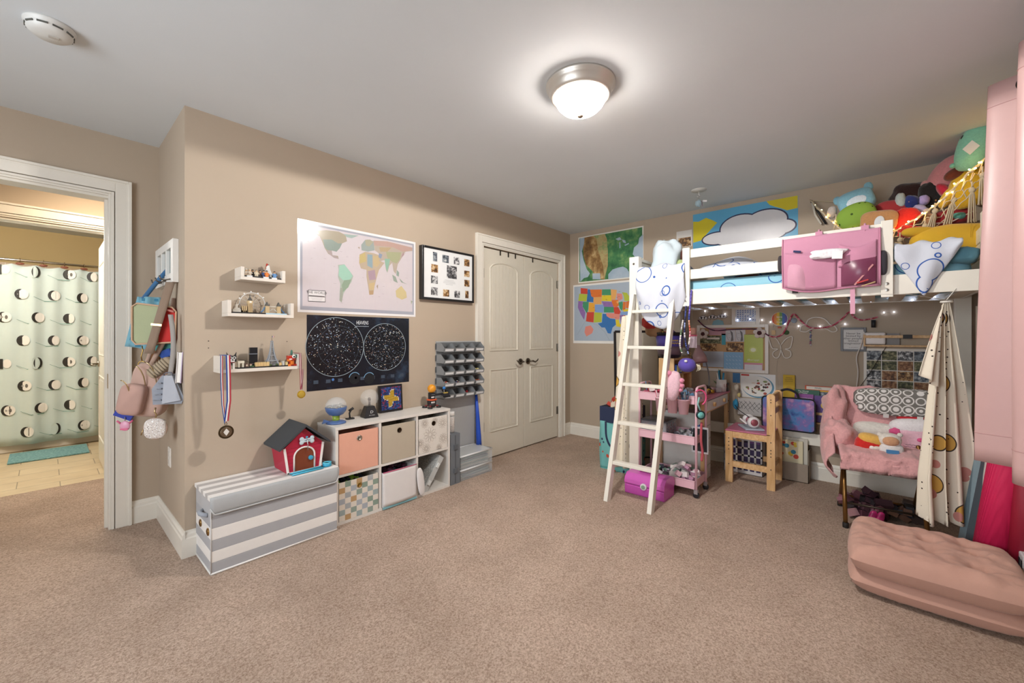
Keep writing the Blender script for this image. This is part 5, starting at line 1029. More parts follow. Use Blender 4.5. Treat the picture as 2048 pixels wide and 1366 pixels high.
T = Thing('cushion', 'big plain mustard yellow cushion with two stubby arms on the mattress end', 'cushion'); M = place(at(1912, 486, 2.46), TH-PI/2-.35); k = 2.46/FPX
T.part('body', MB(M).ell((0, 0, 0), (72*k, .07, 37*k), '#dcae2c|c', .72, None, .04, (16, 30))); T.part('arm', MB(M).ell((-58*k, -.0, 27*k), (28*k, .035, 10*k), '#dcae2c|c', .8, RY(.04))); T.part('arm', MB(M).ell((-52*k, .02, -20*k), (28*k, .03, 13*k), '#cfa028|c', .85, RY(-.4)))
T.part('seam', MB(M).tube([(10*k, -.0705, 33*k), (9*k, -.0735, 20*k), (9*k, -.075, 5*k)], .0012, '#b98f1f|c')); T.done()
# ---- macrame hammock and its lights
rope = '#c9b99c|c'
P = [Vector((4.225, .39, 2.325)), at(1655, 435, 3.1), at(1690, 462, 3.0), at(1745, 478, 2.85), at(1790, 462, 2.8), at(1820, 445, 2.7), at(1853, 424, 2.62), at(1882, 402, 2.55), at(1912, 372, 2.48), at(1942, 342, 2.42), at(1966, 322, 2.4), Vector((3.5, -.59, 2.32))]
def cr_spline(P, n=6):
    out = []
    for i in range(len(P)-1):
        a, b_, c_, d_ = P[max(i-1, 0)], P[i], P[i+1], P[min(i+2, len(P)-1)]
        for j in range(n): t = j/n; out.append(.5*((2*b_)+(-a+c_)*t+(2*a-5*b_+4*c_-d_)*t*t+(-a+3*b_-3*c_+d_)*t**3))
    return out+[P[-1]]
RP = cr_spline(P)
T = Thing('macrame_hammock', 'cream macrame rope hammock with tassels slung across the corner over the bed', 'hammock')
T.part('edge_rope', MB().tube([p+Vector((0, 0, .004*math.sin(i*1.7))) for i, p in enumerate(RP)], .007, rope))
b = MB(); corner = Vector((4.235, -.585, 2.3)); low = [at(1790, 520, 2.8), at(1810, 500, 2.75), at(1835, 495, 2.7), at(1855, 480, 2.65)]
for i in range(24, 62, 4):
    p = RP[i]; q = p+Vector((.0, .0, -.13)); b.tube([p, p.lerp(q, .5)+Vector((.015, .015, 0)), q], .003, rope, 6)
for r_ in range(3):
    b.tube([RP[i]+Vector((.01*(i % 2), 0, -.045*(r_+1)+.012*math.sin(i*1.6+r_))) for i in range(24, 62, 2)], .003, rope, 6)
b.tube([RP[0], corner.lerp(RP[0], .5)+Vector((-.02, 0, -.12)), corner], .005, rope); b.tube([RP[-1], corner.lerp(RP[-1], .5)+Vector((0, .02, -.1)), corner], .005, rope)
T.part('netting', b)
for (u, v, t, L, dx) in ((1870, 422, 2.55, .12, -.03), (1908, 400, 2.5, .15, -.04), (1944, 380, 2.42, .19, 0), (1965, 350, 2.38, .17, 0), (1800, 480, 2.72, .1, 0), (1850, 452, 2.62, .09, -.02), (1672, 442, 3.05, .08, 0)):
    c = at(u, v, t); b = MB(); b.ell(c, (.014, .014, .016), rope, .9); w = Vector((sth, -cth, 0))
    for k_ in range(9):
        a = 2*PI*k_/9; o = Vector((math.cos(a), math.sin(a), 0)); b.tube([c, c+o*.01+Vector((0, 0, -.03))+w*dx*.3, c+o*.017+Vector((0, 0, -L))+w*dx], .003, rope, 5)
    b.tube([c+Vector((0, 0, .05))-w*.0, c], .004, rope); T.part('tassel', b)
T.done()
T = Thing('string_lights', 'warm white string lights wound along the hammock rope', 'string lights')
LP_ = [p+Vector((.008*math.sin(i*2.1), .008*math.cos(i*2.1), .012*math.cos(i*1.3))) for i, p in enumerate(RP)]
T.part('wire', MB().tube(LP_, .0015, '#b98f4a|r.4', 5))
for i in range(2, len(LP_), 2): T.part('bulb', MB().ell(LP_[i]+Vector((-.006, 0, .004)), (.0045, .0045, .0045), '#ffc86a|e60', n=(6, 8)))
T.done()
T = Thing('wall_mounted_toy', 'thin black and white toy stick hanging on the wall at the hammock anchor', 'toy')
a, c_ = onX(1622, 402, 4.235), onX(1652, 448, 4.225); T.part('stick', MB().tube([a, c_], .008, '#1e1e20')); T.part('cord', MB().tube([a+Vector((-.012, -.01, -.02)), (a+c_)/2+Vector((-.015, .02, -.02)), c_+Vector((-.015, .03, .0))], .008, '#d9d2c4|c')); T.done()
# ---- ladder
T = Thing('bed_ladder', 'white wooden ladder leaning against the loft bed', 'ladder')
lx = lambda z: 2.67+.288*z
for y in (1.452, 1.128):
    yy = y; 
    p0, p1 = Vector((lx(0), yy, 0)), Vector((lx(1.53), yy, 1.53)); b = MB()
    pts = [p0-Vector((.0, .015, 0)), p0+Vector((.055, -.015, 0)), p1+Vector((.052, -.015, -.0)), p1+Vector((0, -.015, 0))]; b.prism(pts, (0, .03, 0), bw); T.part('side_rail', b, bev=.003)
for k_ in range(5):
    z = .262+k_*.281; T.part('rung', MB().box(lx(z)+.004, lx(z)+.056, 1.143, 1.437, z-.01, z+.014, bw), bev=.003)
    for y in (1.112, 1.468): T.part('screw', MB().cyl((lx(z)+.04, y-.001, z), .004, .002, '#77736c|m1', 8, 'y'))
T.done()
# ---- lights under the bed
T = Thing('string_lights', 'cool white string lights along the rail under the bed', 'string lights')
pts = [Vector((4.118, 1.3-.028*i, 1.462+.008*math.sin(i*.9))) for i in range(62)]; T.part('wire', MB().tube(pts, .001, '#c9c9cc', 5))
for i in range(2, 62, 4): T.part('bulb', MB().ell(pts[i], (.0065, .0065, .0065), '#cfdcff|e16', n=(6, 8)))
T.done()
T = Thing('string_lights', 'stray strand of cool white lights drooping on the wall over the butterfly', 'string lights')
pts = [Bw(u, v, .012) for u, v in ((1410, 622), (1450, 628), (1475, 640), (1500, 638), (1524, 640), (1541, 644), (1570, 648), (1597, 652), (1640, 653), (1690, 648), (1720, 620), (1768, 625), (1788, 624))]; T.part('wire', MB().tube(cr_spline(pts, 3), .0008, '#b9b4ac', 4))
for p in pts: T.part('bulb', MB().ell(p, (.0045, .0045, .0045), '#e0e8ff|e14', n=(6, 8)))
T.done()
# ================================================================ ON THE BED WALL
VX, VY = (0, -1, 0), (0, 0, 1); NB = (-1, 0, 0)
def rectB(u0, v0, u1, v1): a = Bw(u0, v0); c = Bw(u1, v1); return a.y, c.y, max(a.z, c.z), min(a.z, c.z)
def sheet(name, y0, y1, z0, z1, m, label, cat, off=0, th=.0015, group=None, draw=None):
    b = MB(); x = BX-off; b.box(x-th, x, y1, y0, z0, z1, m)
    if draw: draw(b, x-th)
    return one(name, b, label, cat, group)
C2 = lambda L, l: [Bw(1130+x/5.256, 440+y/5.256, l) for x, y in L]
# terrain map
b = MB(); y0, y1, z0, z1 = 2.67, 1.853, 1.83, 2.382; b.box(BX-.002, BX, y1, y0, z0, z1, '#e6e4dc|r.3')
yy0, yy1 = y0-.014, y1+.014; x = BX-.0026
b.face([(x, yy0, z0+.014), (x, yy1, z0+.014), (x, yy1, z1-.014), (x, yy0, z1-.014)], 'terraineast'); x -= .0004
b.face(C2([(185,190),(300,165),(330,165),(350,330),(400,470),(415,625),(340,620),(290,540),(220,470),(195,380)], .0036), 'terrainwest')
b.face(C2([(300,165),(420,145),(440,200),(450,330),(450,480),(430,560),(415,625),(400,480),(350,330),(330,200)], .0038), 'terrainmid')
for L in ([(155,192),(205,188),(200,250),(178,330),(195,420),(230,520),(262,560),(240,600),(200,610),(160,650)], [(820,150),(780,190),(770,250),(725,290),(712,360),(740,395),(820,400)], [(455,570),(500,520),(560,500),(610,490),(650,510),(672,545),(676,600),(455,625)], [(530,200),(575,180),(595,205),(560,215)], [(570,235),(582,232),(584,290),(572,300)], [(600,205),(635,215),(640,245),(610,235)], [(625,262),(670,240),(672,252),(632,272)], [(288,562),(370,560),(372,625),(290,622)]): b.face(C2(L, .0042), 'seablue')
one('terrain_map_poster', b, 'relief map poster in green and brown high on the wall left of the bed', 'poster')
# coloured states map
b = MB(); y0, y1, z0, z1 = 2.742, 1.93, 1.108, 1.812; b.box(BX-.002, BX-.0006, y1, y0, z0, z1, '#e9e7e2|r.3'); x = BX-.0026
b.face([(x, y0-.014, z0+.03), (x, y1+.014, z0+.03), (x, y1+.014, z1-.02), (x, y0-.014, z1-.02)], '#a9b6c4|r.3')
S = [([(165,715),(237,722),(237,780),(165,775)],'r'),([(150,775),(237,782),(225,855),(140,850)],'l'),([(240,728),(262,730),(275,800),(300,815),(298,865),(228,858)],'b'),([(262,732),(388,730),(386,808),(290,812),(275,798)],'o'),([(390,730),(480,728),(484,790),(388,790)],'g'),([(388,792),(486,790),(488,855),(385,850)],'y'),([(482,728),(545,735),(540,790),(530,835),(486,838)],'e'),([(545,770),(600,775),(606,830),(560,850),(545,820)],'p'),
([(300,812),(385,808),(383,885),(298,885)],'e'),([(140,852),(190,856),(182,905),(215,975),(200,1050),(165,990),(135,920)],'v'),([(190,858),(250,860),(245,940),(230,985),(185,910)],'g'),([(252,868),(310,872),(318,892),(312,968),(246,965)],'y2'),([(312,892),(408,892),(405,975),(315,972)],'c'),([(385,855),(490,860),(512,915),(410,912)],'v'),([(410,912),(512,915),(515,972),(408,972)],'g'),([(488,840),(560,838),(570,895),(545,915),(500,912)],'o'),([(503,915),(560,915),(585,965),(575,990),(520,985)],'r'),
([(232,968),(306,968),(300,1078),(220,1065)],'r'),([(308,970),(388,975),(384,1072),(302,1078)],'l'),([(432,978),(520,980),(525,1035),(470,1030),(438,1010)],'p'),([(395,985),(435,988),(440,1012),(475,1035),(530,1042),(535,1100),(500,1130),(482,1195),(450,1190),(420,1130),(385,1130),(345,1088),(388,1078)],'b'),([(520,985),(580,990),(570,1045),(528,1045)],'p'),([(530,1048),(565,1048),(575,1090),(605,1100),(600,1130),(540,1118)],'y'),([(575,1000),(612,998),(615,1090),(590,1095)],'v'),([(614,1000),(674,1005),(674,1090),(618,1085)],'o'),([(580,965),(674,960),(674,1000),(582,998)],'c'),([(560,868),(605,855),(612,910),(598,955),(575,930)],'g'),([(610,860),(640,860),(635,940),(605,950)],'o'),([(642,858),(674,850),(674,930),(640,925)],'o'),([(612,945),(674,930),(674,958),(614,965)],'y'),([(600,760),(650,765),(674,800),(674,850),(625,850),(618,800)],'l'),
([(215,1120),(270,1108),(300,1150),(285,1190),(225,1225),(205,1180)],'p'),([(540,858),(560,850),(565,870),(550,880)],'e')]
CC = dict(r='#c8422f', l='#b3bf3f', b='#2f6fb0', o='#d9722c', g='#3f8f66', y='#dcc52c', e='#e0a660', p='#dd8a7c', v='#8f6aa8', y2='#e5a436', c='#7f9fd0')
for i, (L, k_) in enumerate(S): b.face(C2(L, .003+.0001*(i % 5)), CC[k_]+'|r.3')
# the eastern states run on behind the bed post
rr = random.Random(4)
for i in range(5):
    for j in range(7):
        ya = 1.985-i*.012; 
for i, k_ in enumerate('rgobylpv'): b.face([(BX-.0032, 2.015, 1.32+i*.05), (BX-.0032, 1.955, 1.32+i*.05), (BX-.0032, 1.955, 1.366+i*.05), (BX-.0032, 2.015, 1.366+i*.05)], CC[k_]+'|r.3')
for i in range(26):
    c = C2([(rr.uniform(150, 660), rr.uniform(740, 1080))], .0042)[0]; b.face([c, c+Vector((0, -.02, 0)), c+Vector((0, -.02, .0025)), c+Vector((0, 0, .0025))], '#5a4a44')
b.stroke(C2([(130,1205),(215,1060),(340,1105),(420,1180),(470,1270)], .0034), .0015, '#6a7480', NB)
one('states_map_poster', b, 'brightly coloured map poster of the states below the relief map', 'poster')
p0, p1, zt_, zb_ = rectB(1353, 464, 1384, 493); sheet('photo_print', p0, p1, zb_+.005, zt_, '#d8d4ce', 'small photo print pinned between the relief map and the blue poster', 'photo', draw=lambda b, x: b.box(x-.0004, x, p1+.01, p0-.02, zb_+.01, zb_+.1, 'photo_warm'))
# big blue poster: a plain white cloud on a blue sky
def sky_art(b, x):
    def blob(pts, m, l): b.face([Bw(u, v, BX-x+l) for u, v in pts], m)
    yl_ = '#cfbf2a|r.2'
    b.face([(x-.0004, .715, 2.397), (x-.0004, .483, 2.397), (x-.0004, .483, 2.29), (x-.0004, .56, 2.285), (x-.0004, .6, 2.31), (x-.0004, .65, 2.335), (x-.0004, .69, 2.36)], yl_)
    b.face([(x-.0004, 1.341, 2.12), (x-.0004, 1.341, 2.33), (x-.0004, 1.29, 2.32), (x-.0004, 1.22, 2.345), (x-.0004, 1.16, 2.31), (x-.0004, 1.12, 2.28), (x-.0004, 1.2, 2.2), (x-.0004, 1.27, 2.13)], yl_)
    kk = 0
    for g_, m, l0 in ((.012, '#2b2f52|r.2', .0006), (0, '#d5d3d6|r.2', .0016)):
        for cy, cz, ry, rz in ((1.12, 2.13, .13, .055), (.92, 2.2, .17, .115), (.72, 2.22, .16, .1), (.6, 2.15, .1, .06), (.85, 2.1, .28, .07)):
            kk += 1; l = l0+.00015*(kk % 5); b.disc((x-l, cy, cz), ry+g_, m, VX, VY, rz+g_, 32)
    b.face([(x-.003, 1.0, 2.0), (x-.003, .72, 2.0), (x-.003, .78, 2.03), (x-.003, .86, 2.04), (x-.003, .94, 2.03)], '#d08aa8|r.2')
sheet('sky_poster', 1.343, .481, 1.985, 2.398, '#5fa9cf|r.2', 'large glossy blue poster of a white cloud above the bed', 'poster', draw=sky_art)
# bulletin board
T = Thing('bulletin_board', 'white-framed cork board under the bed covered in papers', 'bulletin board')
y0, y1, z0, z1 = 1.3, .695, .86, 1.3; wf = '#ddd5cc|r.4'
T.part('frame', MB().box(BX-.02, BX, y1, y1+.028, z0, z1, wf).box(BX-.02, BX, y0-.028, y0, z0, z1, wf).box(BX-.02, BX, y1+.028, y0-.028, z0, z0+.028, wf).box(BX-.02, BX, y1+.028, y0-.028, z1-.028, z1, wf), bev=.002)
T.part('cork', MB().box(BX-.01, BX, y1+.028, y0-.028, z0+.028, z1-.028, '#b58a58')); T.done()
C4 = lambda x, y: Bw(1380+x/8.5375, 600+y/8.5375)
def paper(x0, y0_, x1, y1_, m, label, cat='paper', off=.011, draw=None, name='pinned_paper'):
    a, c = C4(x0, y0_), C4(x1, y1_); return sheet(name, a.y, c.y, c.z, a.z, m, label, cat, off, .0012, 'papers on the cork board', draw)
paper(330, 480, 615, 600, '#b98a96', 'pink patterned card along the upper edge of the cork board')
paper(180, 610, 535, 745, 'photo_green', 'framed landscape card left on the cork board', draw=lambda b, x: b.box(x-.0004, x, C4(510, 0).y, C4(290, 0).y, C4(0, 670).z, C4(0, 640).z, '#d9cfc4'))
paper(175, 750, 460, 870, 'photo_warm', 'photo of dogs on grass, lower left on the cork board', 'photo')
paper(225, 872, 575, 1150, '#aeb7c4', 'grey-blue dotted sheet behind the pen cup', draw=lambda b, x: [b.disc((x-.0004, C4(245+30*i, 0).y, C4(0, 900+32*j).z), .0012, '#6a7484', VX, VY, None, 6) for i in range(10) for j in range(8)])
paper(545, 575, 615, 765, '#3f98a8', 'narrow teal and white ticket on the cork board')
def face_(dx):
    def f(b, x):   # plain ink line drawing
        q = lambda X_, Y_: Vector((x-.0005, C4(X_+dx, 0).y, C4(0, Y_).z))
        b.stroke([q(640, 560), q(632, 610), q(650, 660), q(680, 690)], .002, '#4a4648', NB); b.face([q(690, 520), q(735, 560), q(748, 690), q(700, 700), (q(715, 620))], '#6a6668')
        b.stroke([q(655, 575), q(690, 572)], .002, '#4a4648', NB); b.stroke([q(665, 640), q(685, 642)], .002, '#4a4648', NB)
    return f
paper(615, 510, 780, 712, '#c9c6ca', 'left one of two pencil portrait sketches on the cork board', 'drawing', draw=face_(0)); paper(785, 510, 950, 712, '#c9c6ca', 'right one of two pencil portrait sketches on the cork board', 'drawing', draw=face_(165))
paper(625, 735, 915, 880, 'photo_warm', 'crowded group photo under the two sketches', 'photo'); paper(580, 885, 915, 1195, '#7fa9cc', 'pale blue printed sheet low in the middle of the cork board', draw=lambda b, x: [b.stroke([Vector((x-.0005, C4(620+55*(i % 5), 0).y, C4(0, 930+60*(i//5)).z)), Vector((x-.0005, C4(650+55*(i % 5), 0).y, C4(0, 950+60*(i//5)).z))], .002, '#d3e0ec', NB) for i in range(20)])
a, c = C4(930, 590), C4(1255, 1190)
def cal(b, x):
    q = lambda X_, Y_: Vector((x-.0005, C4(X_, 0).y, C4(0, Y_).z))
    b.face([q(930, 1030), q(1250, 1030), q(1250, 1180), q(930, 1180)], '#c98a98'); 
    b.face([q(940, 1060)+Vector((-.0004, 0, 0)), q(1235, 1060)+Vector((-.0004, 0, 0)), q(1235, 1160)+Vector((-.0004, 0, 0)), q(940, 1160)+Vector((-.0004, 0, 0))], '#dcd8dc')
    for i in range(1, 12): b.stroke([q(940+i*24.5, 1062)+Vector((-.0008, 0, 0)), q(940+i*24.5, 1158)+Vector((-.0008, 0, 0))], .0008, '#a09aa4', NB)
    for i in range(1, 5): b.stroke([q(940, 1060+i*20)+Vector((-.0008, 0, 0)), q(1235, 1060+i*20)+Vector((-.0008, 0, 0))], .0008, '#a09aa4', NB)
    b.text('#keroppi', q(1085, 985), .026, '#e4e8d0', VX, VY); b.disc(q(1085, 830), .036, '#c3cc6a', VX, VY, .03); b.disc(q(1085, 830)+Vector((-.0004, 0, 0)), .022, '#e3e6c8', VX, VY, .018)
    for i in range(14): b.cbox(q(945+i*22, 592), (.004, .002, .008), '#5a5040')
sheet('wall_calendar', a.y, c.y, c.z+.012, a.z, '#aab52c|r.4', 'lime green hanging calendar with a month grid on the right of the cork board', 'calendar', .012, .003, draw=cal)
def rosette(u, v, s, label):
    c = Bw(u, v, .03); b = MB()
    for i in range(5): an = i*2*PI/5+.3; b.ell(c+Vector((0, s*.6*math.cos(an), s*.6*math.sin(an))), (.012, s*.45, s*.42), '#cfc0b8|f' if i % 2 else '#d9ccc4|f')
    b.ell(c+Vector((-.006, 0, 0)), (.012, s*.4, s*.4), '#4a2226|f'); one('fabric_flower', b, label, 'ornament', 'fabric flowers on the cork board')
rosette(1406, 668, .05, 'cream and maroon fabric flower on the left corner of the cork board'); rosette(1519, 666, .05, 'cream and maroon fabric flower on the right edge of the cork board')
for i, u in enumerate((1406, 1425, 1444)):
    c = Bw(u, 635-i*1.5, .004); b = MB()
    for dy, dz, r_ in ((0, 0, .022), (.022, -.004, .016), (-.024, -.006, .017)): b.disc(c+Vector((-.0016, dy, dz)), r_, '#d9d6da', VX, VY, r_*.8, 16); b.disc(c+Vector((-.0006, dy, dz)), r_+.003, '#4a4652', VX, VY, r_*.8+.003, 16)
    b.box(BX-.004, BX-.0005, c.y-.015, c.y+.015, c.z-.01, c.z+.01, '#d9d6da'); one('paper_cloud', b, 'small white paper cloud cutout over the cork board, '+('leftmost', 'middle', 'rightmost')[i], 'cutout', 'paper clouds over the cork board')
one('paper_fan', MB().prism([Bw(1424, 650), Bw(1448, 650), Bw(1446, 642), Bw(1436, 639), Bw(1427, 642)], (-.004, 0, 0), '#7fa8b4'), 'pale teal paper fan under the cloud cutouts', 'ornament')
T = Thing('picture_frame', 'small cream frame with a blue and white print above the cork board', 'picture frame'); y0, y1, z0, z1 = .99, .765, 1.295, 1.455
T.part('frame', MB().box(BX-.018, BX, y1, y1+.03, z0, z1, wf).box(BX-.018, BX, y0-.03, y0, z0, z1, wf).box(BX-.018, BX, y1+.03, y0-.03, z0, z0+.03, wf).box(BX-.018, BX, y1+.03, y0-.03, z1-.02, z1, wf), bev=.002)
b = MB(); b.box(BX-.009, BX, y1+.03, y0-.03, z0+.03, z1-.02, '#d3d9e4'); rr = random.Random(8)
for i in range(8):
    for j in range(6):
        yy = y0-.04-i*.0205; zz = z0+.04+j*.018
        if rr.random() < .78: b.prism([(BX-.0094, yy, zz), (BX-.0094, yy-.016, zz+.004), (BX-.0094, yy-.012, zz+.014)], (-.0005, 0, 0), rr.choice(('#2f5fae', '#3a6ab8', '#244c96')))
T.part('print', b); T.done()
T = Thing('balloon_sign', 'rainbow hot-air balloon wall sign reading LOVE IS LOVE', 'wall decor'); c = Bw(1559, 638, .012); b = MB()
R1 = .058; cols = ['#c8502f', '#d9883a', '#d9b83a', '#6f9a4a', '#3f6aa8', '#5a4f9c']
b.disc(c+Vector((.004, 0, 0)), R1+.005, '#d8d2c8', VX, VY, R1+.003, 28)
for i, m in enumerate(cols):
    a0, a1 = -1+i/3, -1+(i+1)/3; top = []; bot = []
    for k_ in range(6): s_ = a0+(a1-a0)*k_/5; h_ = math.sqrt(max(0, 1-s_*s_)); top.append(c+Vector((-.001, -s_*R1, h_*R1))); bot.append(c+Vector((-.001, -s_*R1*(1-.0), -h_*R1*.95)))
    b.face(top+bot[::-1], m)
T.part('balloon', b); T.part('lettering', MB().text('love\nis\nlove', c+Vector((-.003, 0, -.004)), .026, '#efe8dc', VX, VY)); T.part('basket', MB().cbox(c+Vector((0, 0, -.074)), (.01, .026, .014), '#b5502f').tube([c+Vector((0, .012, -.068)), c+Vector((0, .018, -.05))], .001, '#d8d2c8').tube([c+Vector((0, -.012, -.068)), c+Vector((0, -.018, -.05))], .001, '#d8d2c8')); T.done()
neon = '#ddd6cc|r.3'
bf = [(1560,690),(1552,677),(1538,673),(1540,685),(1545,697),(1556,698),(1547,704),(1546,711),(1552,716),(1558,713),(1562,700)]
bf2 = [(1562,700),(1568,714),(1576,716),(1582,711),(1580,702),(1570,698),(1580,696),(1584,684),(1584,673),(1572,678),(1562,690)]
T = Thing('butterfly_neon', 'white tube butterfly outline sign on the wall under the bed', 'neon sign'); b = MB()
for L in (bf, bf2): b.tube(cr_spline([Bw(u, v, .014) for u, v in L], 3), .0045, neon)
b.tube([Bw(1561, 690, .014), Bw(1562, 700, .014)], .0045, neon); T.part('tube', b); T.part('cable', MB().tube(cr_spline([Bw(1556, 716, .006), Bw(1553, 740, .004), Bw(1556, 770, .004), Bw(1552, 800, .004)], 4), .0012, '#c4b8a8')); T.done()
T = Thing('cloud_neon', 'white tube cloud outline sign right of the butterfly', 'neon sign'); L = [(1600,662),(1603,652),(1612,648),(1616,640),(1628,635),(1644,636),(1654,642),(1660,649),(1670,653),(1674,661),(1664,664),(1650,657),(1626,657),(1612,664)]
T.part('tube', MB().tube(cr_spline([Bw(u, v, .014) for u, v in L+[L[0]]], 3), .0045, neon)); T.done()
for (u, v, r_, m, lb) in ((1588, 641, .022, '#8f9aa4|c', 'round pale blue beaded disc on the wall beside the balloon sign'), (1573, 665, .02, '#3f5f3a|r.2', 'round green glass ornament under the paper chain')):
    c = Bw(u, v, .004); one('wall_ornament', MB().lathe([(r_, 0), (r_, -.006), (r_*.6, -.012), (0, -.014)], (BX, c.y, c.z), m, 20, 'x'), lb, 'ornament')
one('tag_ornament', MB().cbox(Bw(1547, 665, .005), (.006, .03, .04), '#c9a878').tube([Bw(1547, 655, .004), Bw(1547, 648, .004)], .001, '#8a7a6a'), 'small square wooden tag hanging below the balloon sign', 'ornament')
b = MB(); rr = random.Random(3)
for k_ in range(11): c = Bw(1621+.8*math.sin(k_*2), 658+k_*3.2, .008); b.ell(c, (.006, .008, .006), rr.choice(('#6a6f9c', '#9c6a80', '#6f8f8f', '#c9c4cc')), n=(6, 8))
b.tube([Bw(1622, 655, .006), Bw(1622, 693, .006)], .001, '#8a8490'); one('bead_string', b, 'short string of coloured beads hanging under the cloud sign', 'bead string')
G = cr_spline([Bw(u, v, .022) for u, v in ((1396, 640), (1408, 652), (1430, 661), (1462, 659), (1505, 658), (1522, 660), (1535, 670), (1550, 674), (1566, 667), (1577, 645), (1587, 628), (1600, 640), (1618, 654), (1640, 656), (1665, 651), (1686, 636), (1699, 624), (1708, 634), (1722, 640), (1740, 638), (1756, 634))], 8)
b = MB(); n = len(G)
for i in range(0, n-2, 2):
    f = i/n; m = ('#5a2440', '#3f1f38', '#6f2c4a')[i//2 % 3] if f < .3 else ('#c4536a', '#d98a98', '#b03a52')[i//2 % 3]
    b.tube([G[i], G[i+1], G[min(i+2, n-1)]], .0062, m+'|r.5', 6)
one('paper_chain', b, 'pink and plum paper chain swagged across the wall under the bed', 'paper chain')
T = Thing('picture_frame', 'dark grey frame with a handwritten-style quote about imaginations', 'picture frame'); y0, y1, z0, z1 = .196, .04, 1.073, 1.262
gf = '#5a5a5e|r.4'; T.part('frame', MB().box(BX-.02, BX, y1, y1+.016, z0, z1, gf).box(BX-.02, BX, y0-.016, y0, z0, z1, gf).box(BX-.02, BX, y1+.016, y0-.016, z0, z0+.016, gf).box(BX-.02, BX, y1+.016, y0-.016, z1-.016, z1, gf), bev=.001)
T.part('print', MB().box(BX-.01, BX, y1+.016, y0-.016, z0+.016, z1-.016, '#dcdad8').text('Never be\nlimited by\nother people\'s\nlimited\nimaginations', (BX-.0105, (y0+y1)/2, (z0+z1)/2+.008), .023, '#2a2830', VX, VY).text('DR. MAE JEMISON', (BX-.0105, (y0+y1)/2, z0+.03), .007, '#2a2830', VX, VY)); T.done()
# narrow wooden ledge with power strip
T = Thing('wooden_ledge', 'light wooden picture ledge under the bed right of the quote frame', 'shelf'); y0, y1 = .045, -.42
T.part('shelf', MB().box(BX-.09, BX, y1, y0, 1.115, 1.127, 'pinex')); T.part('front_lip', MB().box(BX-.09, BX-.08, y1, y0, 1.18, 1.2, 'pinex')); T.part('end_bracket', MB().box(BX-.09, BX, y0, y0+.01, 1.115, 1.205, 'pinex')); T.part('clip', MB().cbox((BX-.092, -.19, 1.19), (.01, .05, .03), '#1f1f20')); T.done()
T = Thing('power_strip', 'white charging block with outlets standing on the wooden ledge', 'power strip'); c = Bw(1750, 669, .05)
T.part('body', MB().cbox((BX-.06, c.y, 1.176), (.03, .12, .092), '#e4dcd8|r.3'), bev=.01)
for dy in (-.03, .03): T.part('socket', MB().cyl((BX-.077, c.y+dy, 1.19), .014, .002, '#c9c1bd', 14, 'x').cbox((BX-.078, c.y+dy, 1.193), (.002, .003, .009), '#4a4646').cbox((BX-.078, c.y+dy, 1.185), (.002, .006, .004), '#4a4646'))
T.part('cable', MB().tube(cr_spline([Vector((BX-.06, c.y+.06, 1.19)), Bw(1728, 664, .04), Bw(1722, 690, .03), Bw(1713, 715, .03), Bw(1716, 745, .03), Bw(1712, 782, .03)], 5), .004, '#dcd6d0'))
T.part('black_plug', MB().tube([Bw(1747, 655, .05), Bw(1747, 640, .05)], .014, '#1f1f22')); T.done()
one('card', MB().box(BX-.03, BX-.027, -.15, -.06, 1.128, 1.215, '#8f8a88'), 'grey card standing on the wooden ledge beside the charging block', 'card')
one('black_cable', MB().tube(cr_spline([Bw(1786, 671, .03), Bw(1765, 705, .02), Bw(1740, 745, .02), Bw(1717, 778, .03)], 5), .0018, '#1f1c1a'), 'thin black cable hanging across the wildlife photo poster', 'cable')
T = Thing('photo_grid_poster', 'white-bordered poster with a grid of wildlife photos behind the chair', 'poster'); y0, y1, z0, z1 = .055, -.42, .76, 1.098
T.part('sheet', MB().box(BX-.002, BX, y1, y0, z0, z1, '#dcd6cc|r.3')); ms = ['photo_grey', 'photo_green', 'photo_grey', 'photo_green', 'photo_fox', 'photo_green', 'photo_bw', 'photo_warm', 'photo_green', 'photo_grey', 'photo_bw', 'photo_fox', 'photo_warm', 'photo_fox', 'photo_green', 'photo_bw', 'photo_warm', 'photo_green', 'photo_fox', 'photo_grey']
for j in range(4):
    for i in range(5): T.part('photograph', MB().box(BX-.003, BX-.002, y0-.018-(i+1)*.0885+.005, y0-.018-i*.0885, z1-.018-(j+1)*.076+.006, z1-.018-j*.076, ms[(j*5+i*3) % 20]))
T.done()
# book rails and books
def rail(y0, y1, z, label):
    T = Thing('book_rail', label, 'shelf', 'wooden book rails'); T.part('shelf', MB().box(BX-.09, BX, y1, y0, z, z+.012, 'pinex')); T.part('front_lip', MB().box(BX-.09, BX-.08, y1, y0, z+.075, z+.095, 'pinex')); T.part('end_bracket', MB().box(BX-.09, BX, y0, y0+.01, z, z+.1, 'pinex')); T.part('end_bracket', MB().box(BX-.09, BX, y1-.01, y1, z, z+.1, 'pinex')); T.done()
rail(.63, .15, .475, 'light wooden book rail low on the wall left of the pink chair')
def book(y0, y1, z0, z1, x, m, label, draw=None, pages='#e6e0d2', th=.018):
    T = Thing('book', label, 'book', 'books on the wooden rail'); T.part('pages', MB().box(x+.002, x+th-.002, y1+.002, y0-.002, z0+.002, z1-.002, pages)); b = MB(); b.box(x, x+.002, y1, y0, z0, z1, m).box(x+th-.002, x+th, y1, y0, z0, z1, m).box(x+.002, x+th-.002, y0-.002, y0, z0, z1, m)
    if draw: draw(b, x-.0006)
    T.part('cover', b); T.done()
book(.585, .5, .49, .86, BX-.03, '#c9a63a|c', 'tall yellow leaflet at the left end of the book rail', lambda b, x: (b.scribble((x-.0003, .542, .835), .06, 3, .014, '#3a3020', VX, VY, .0025), b.disc((x, .542, .74), .022, '#b8922c', VX, VY)), th=.006)
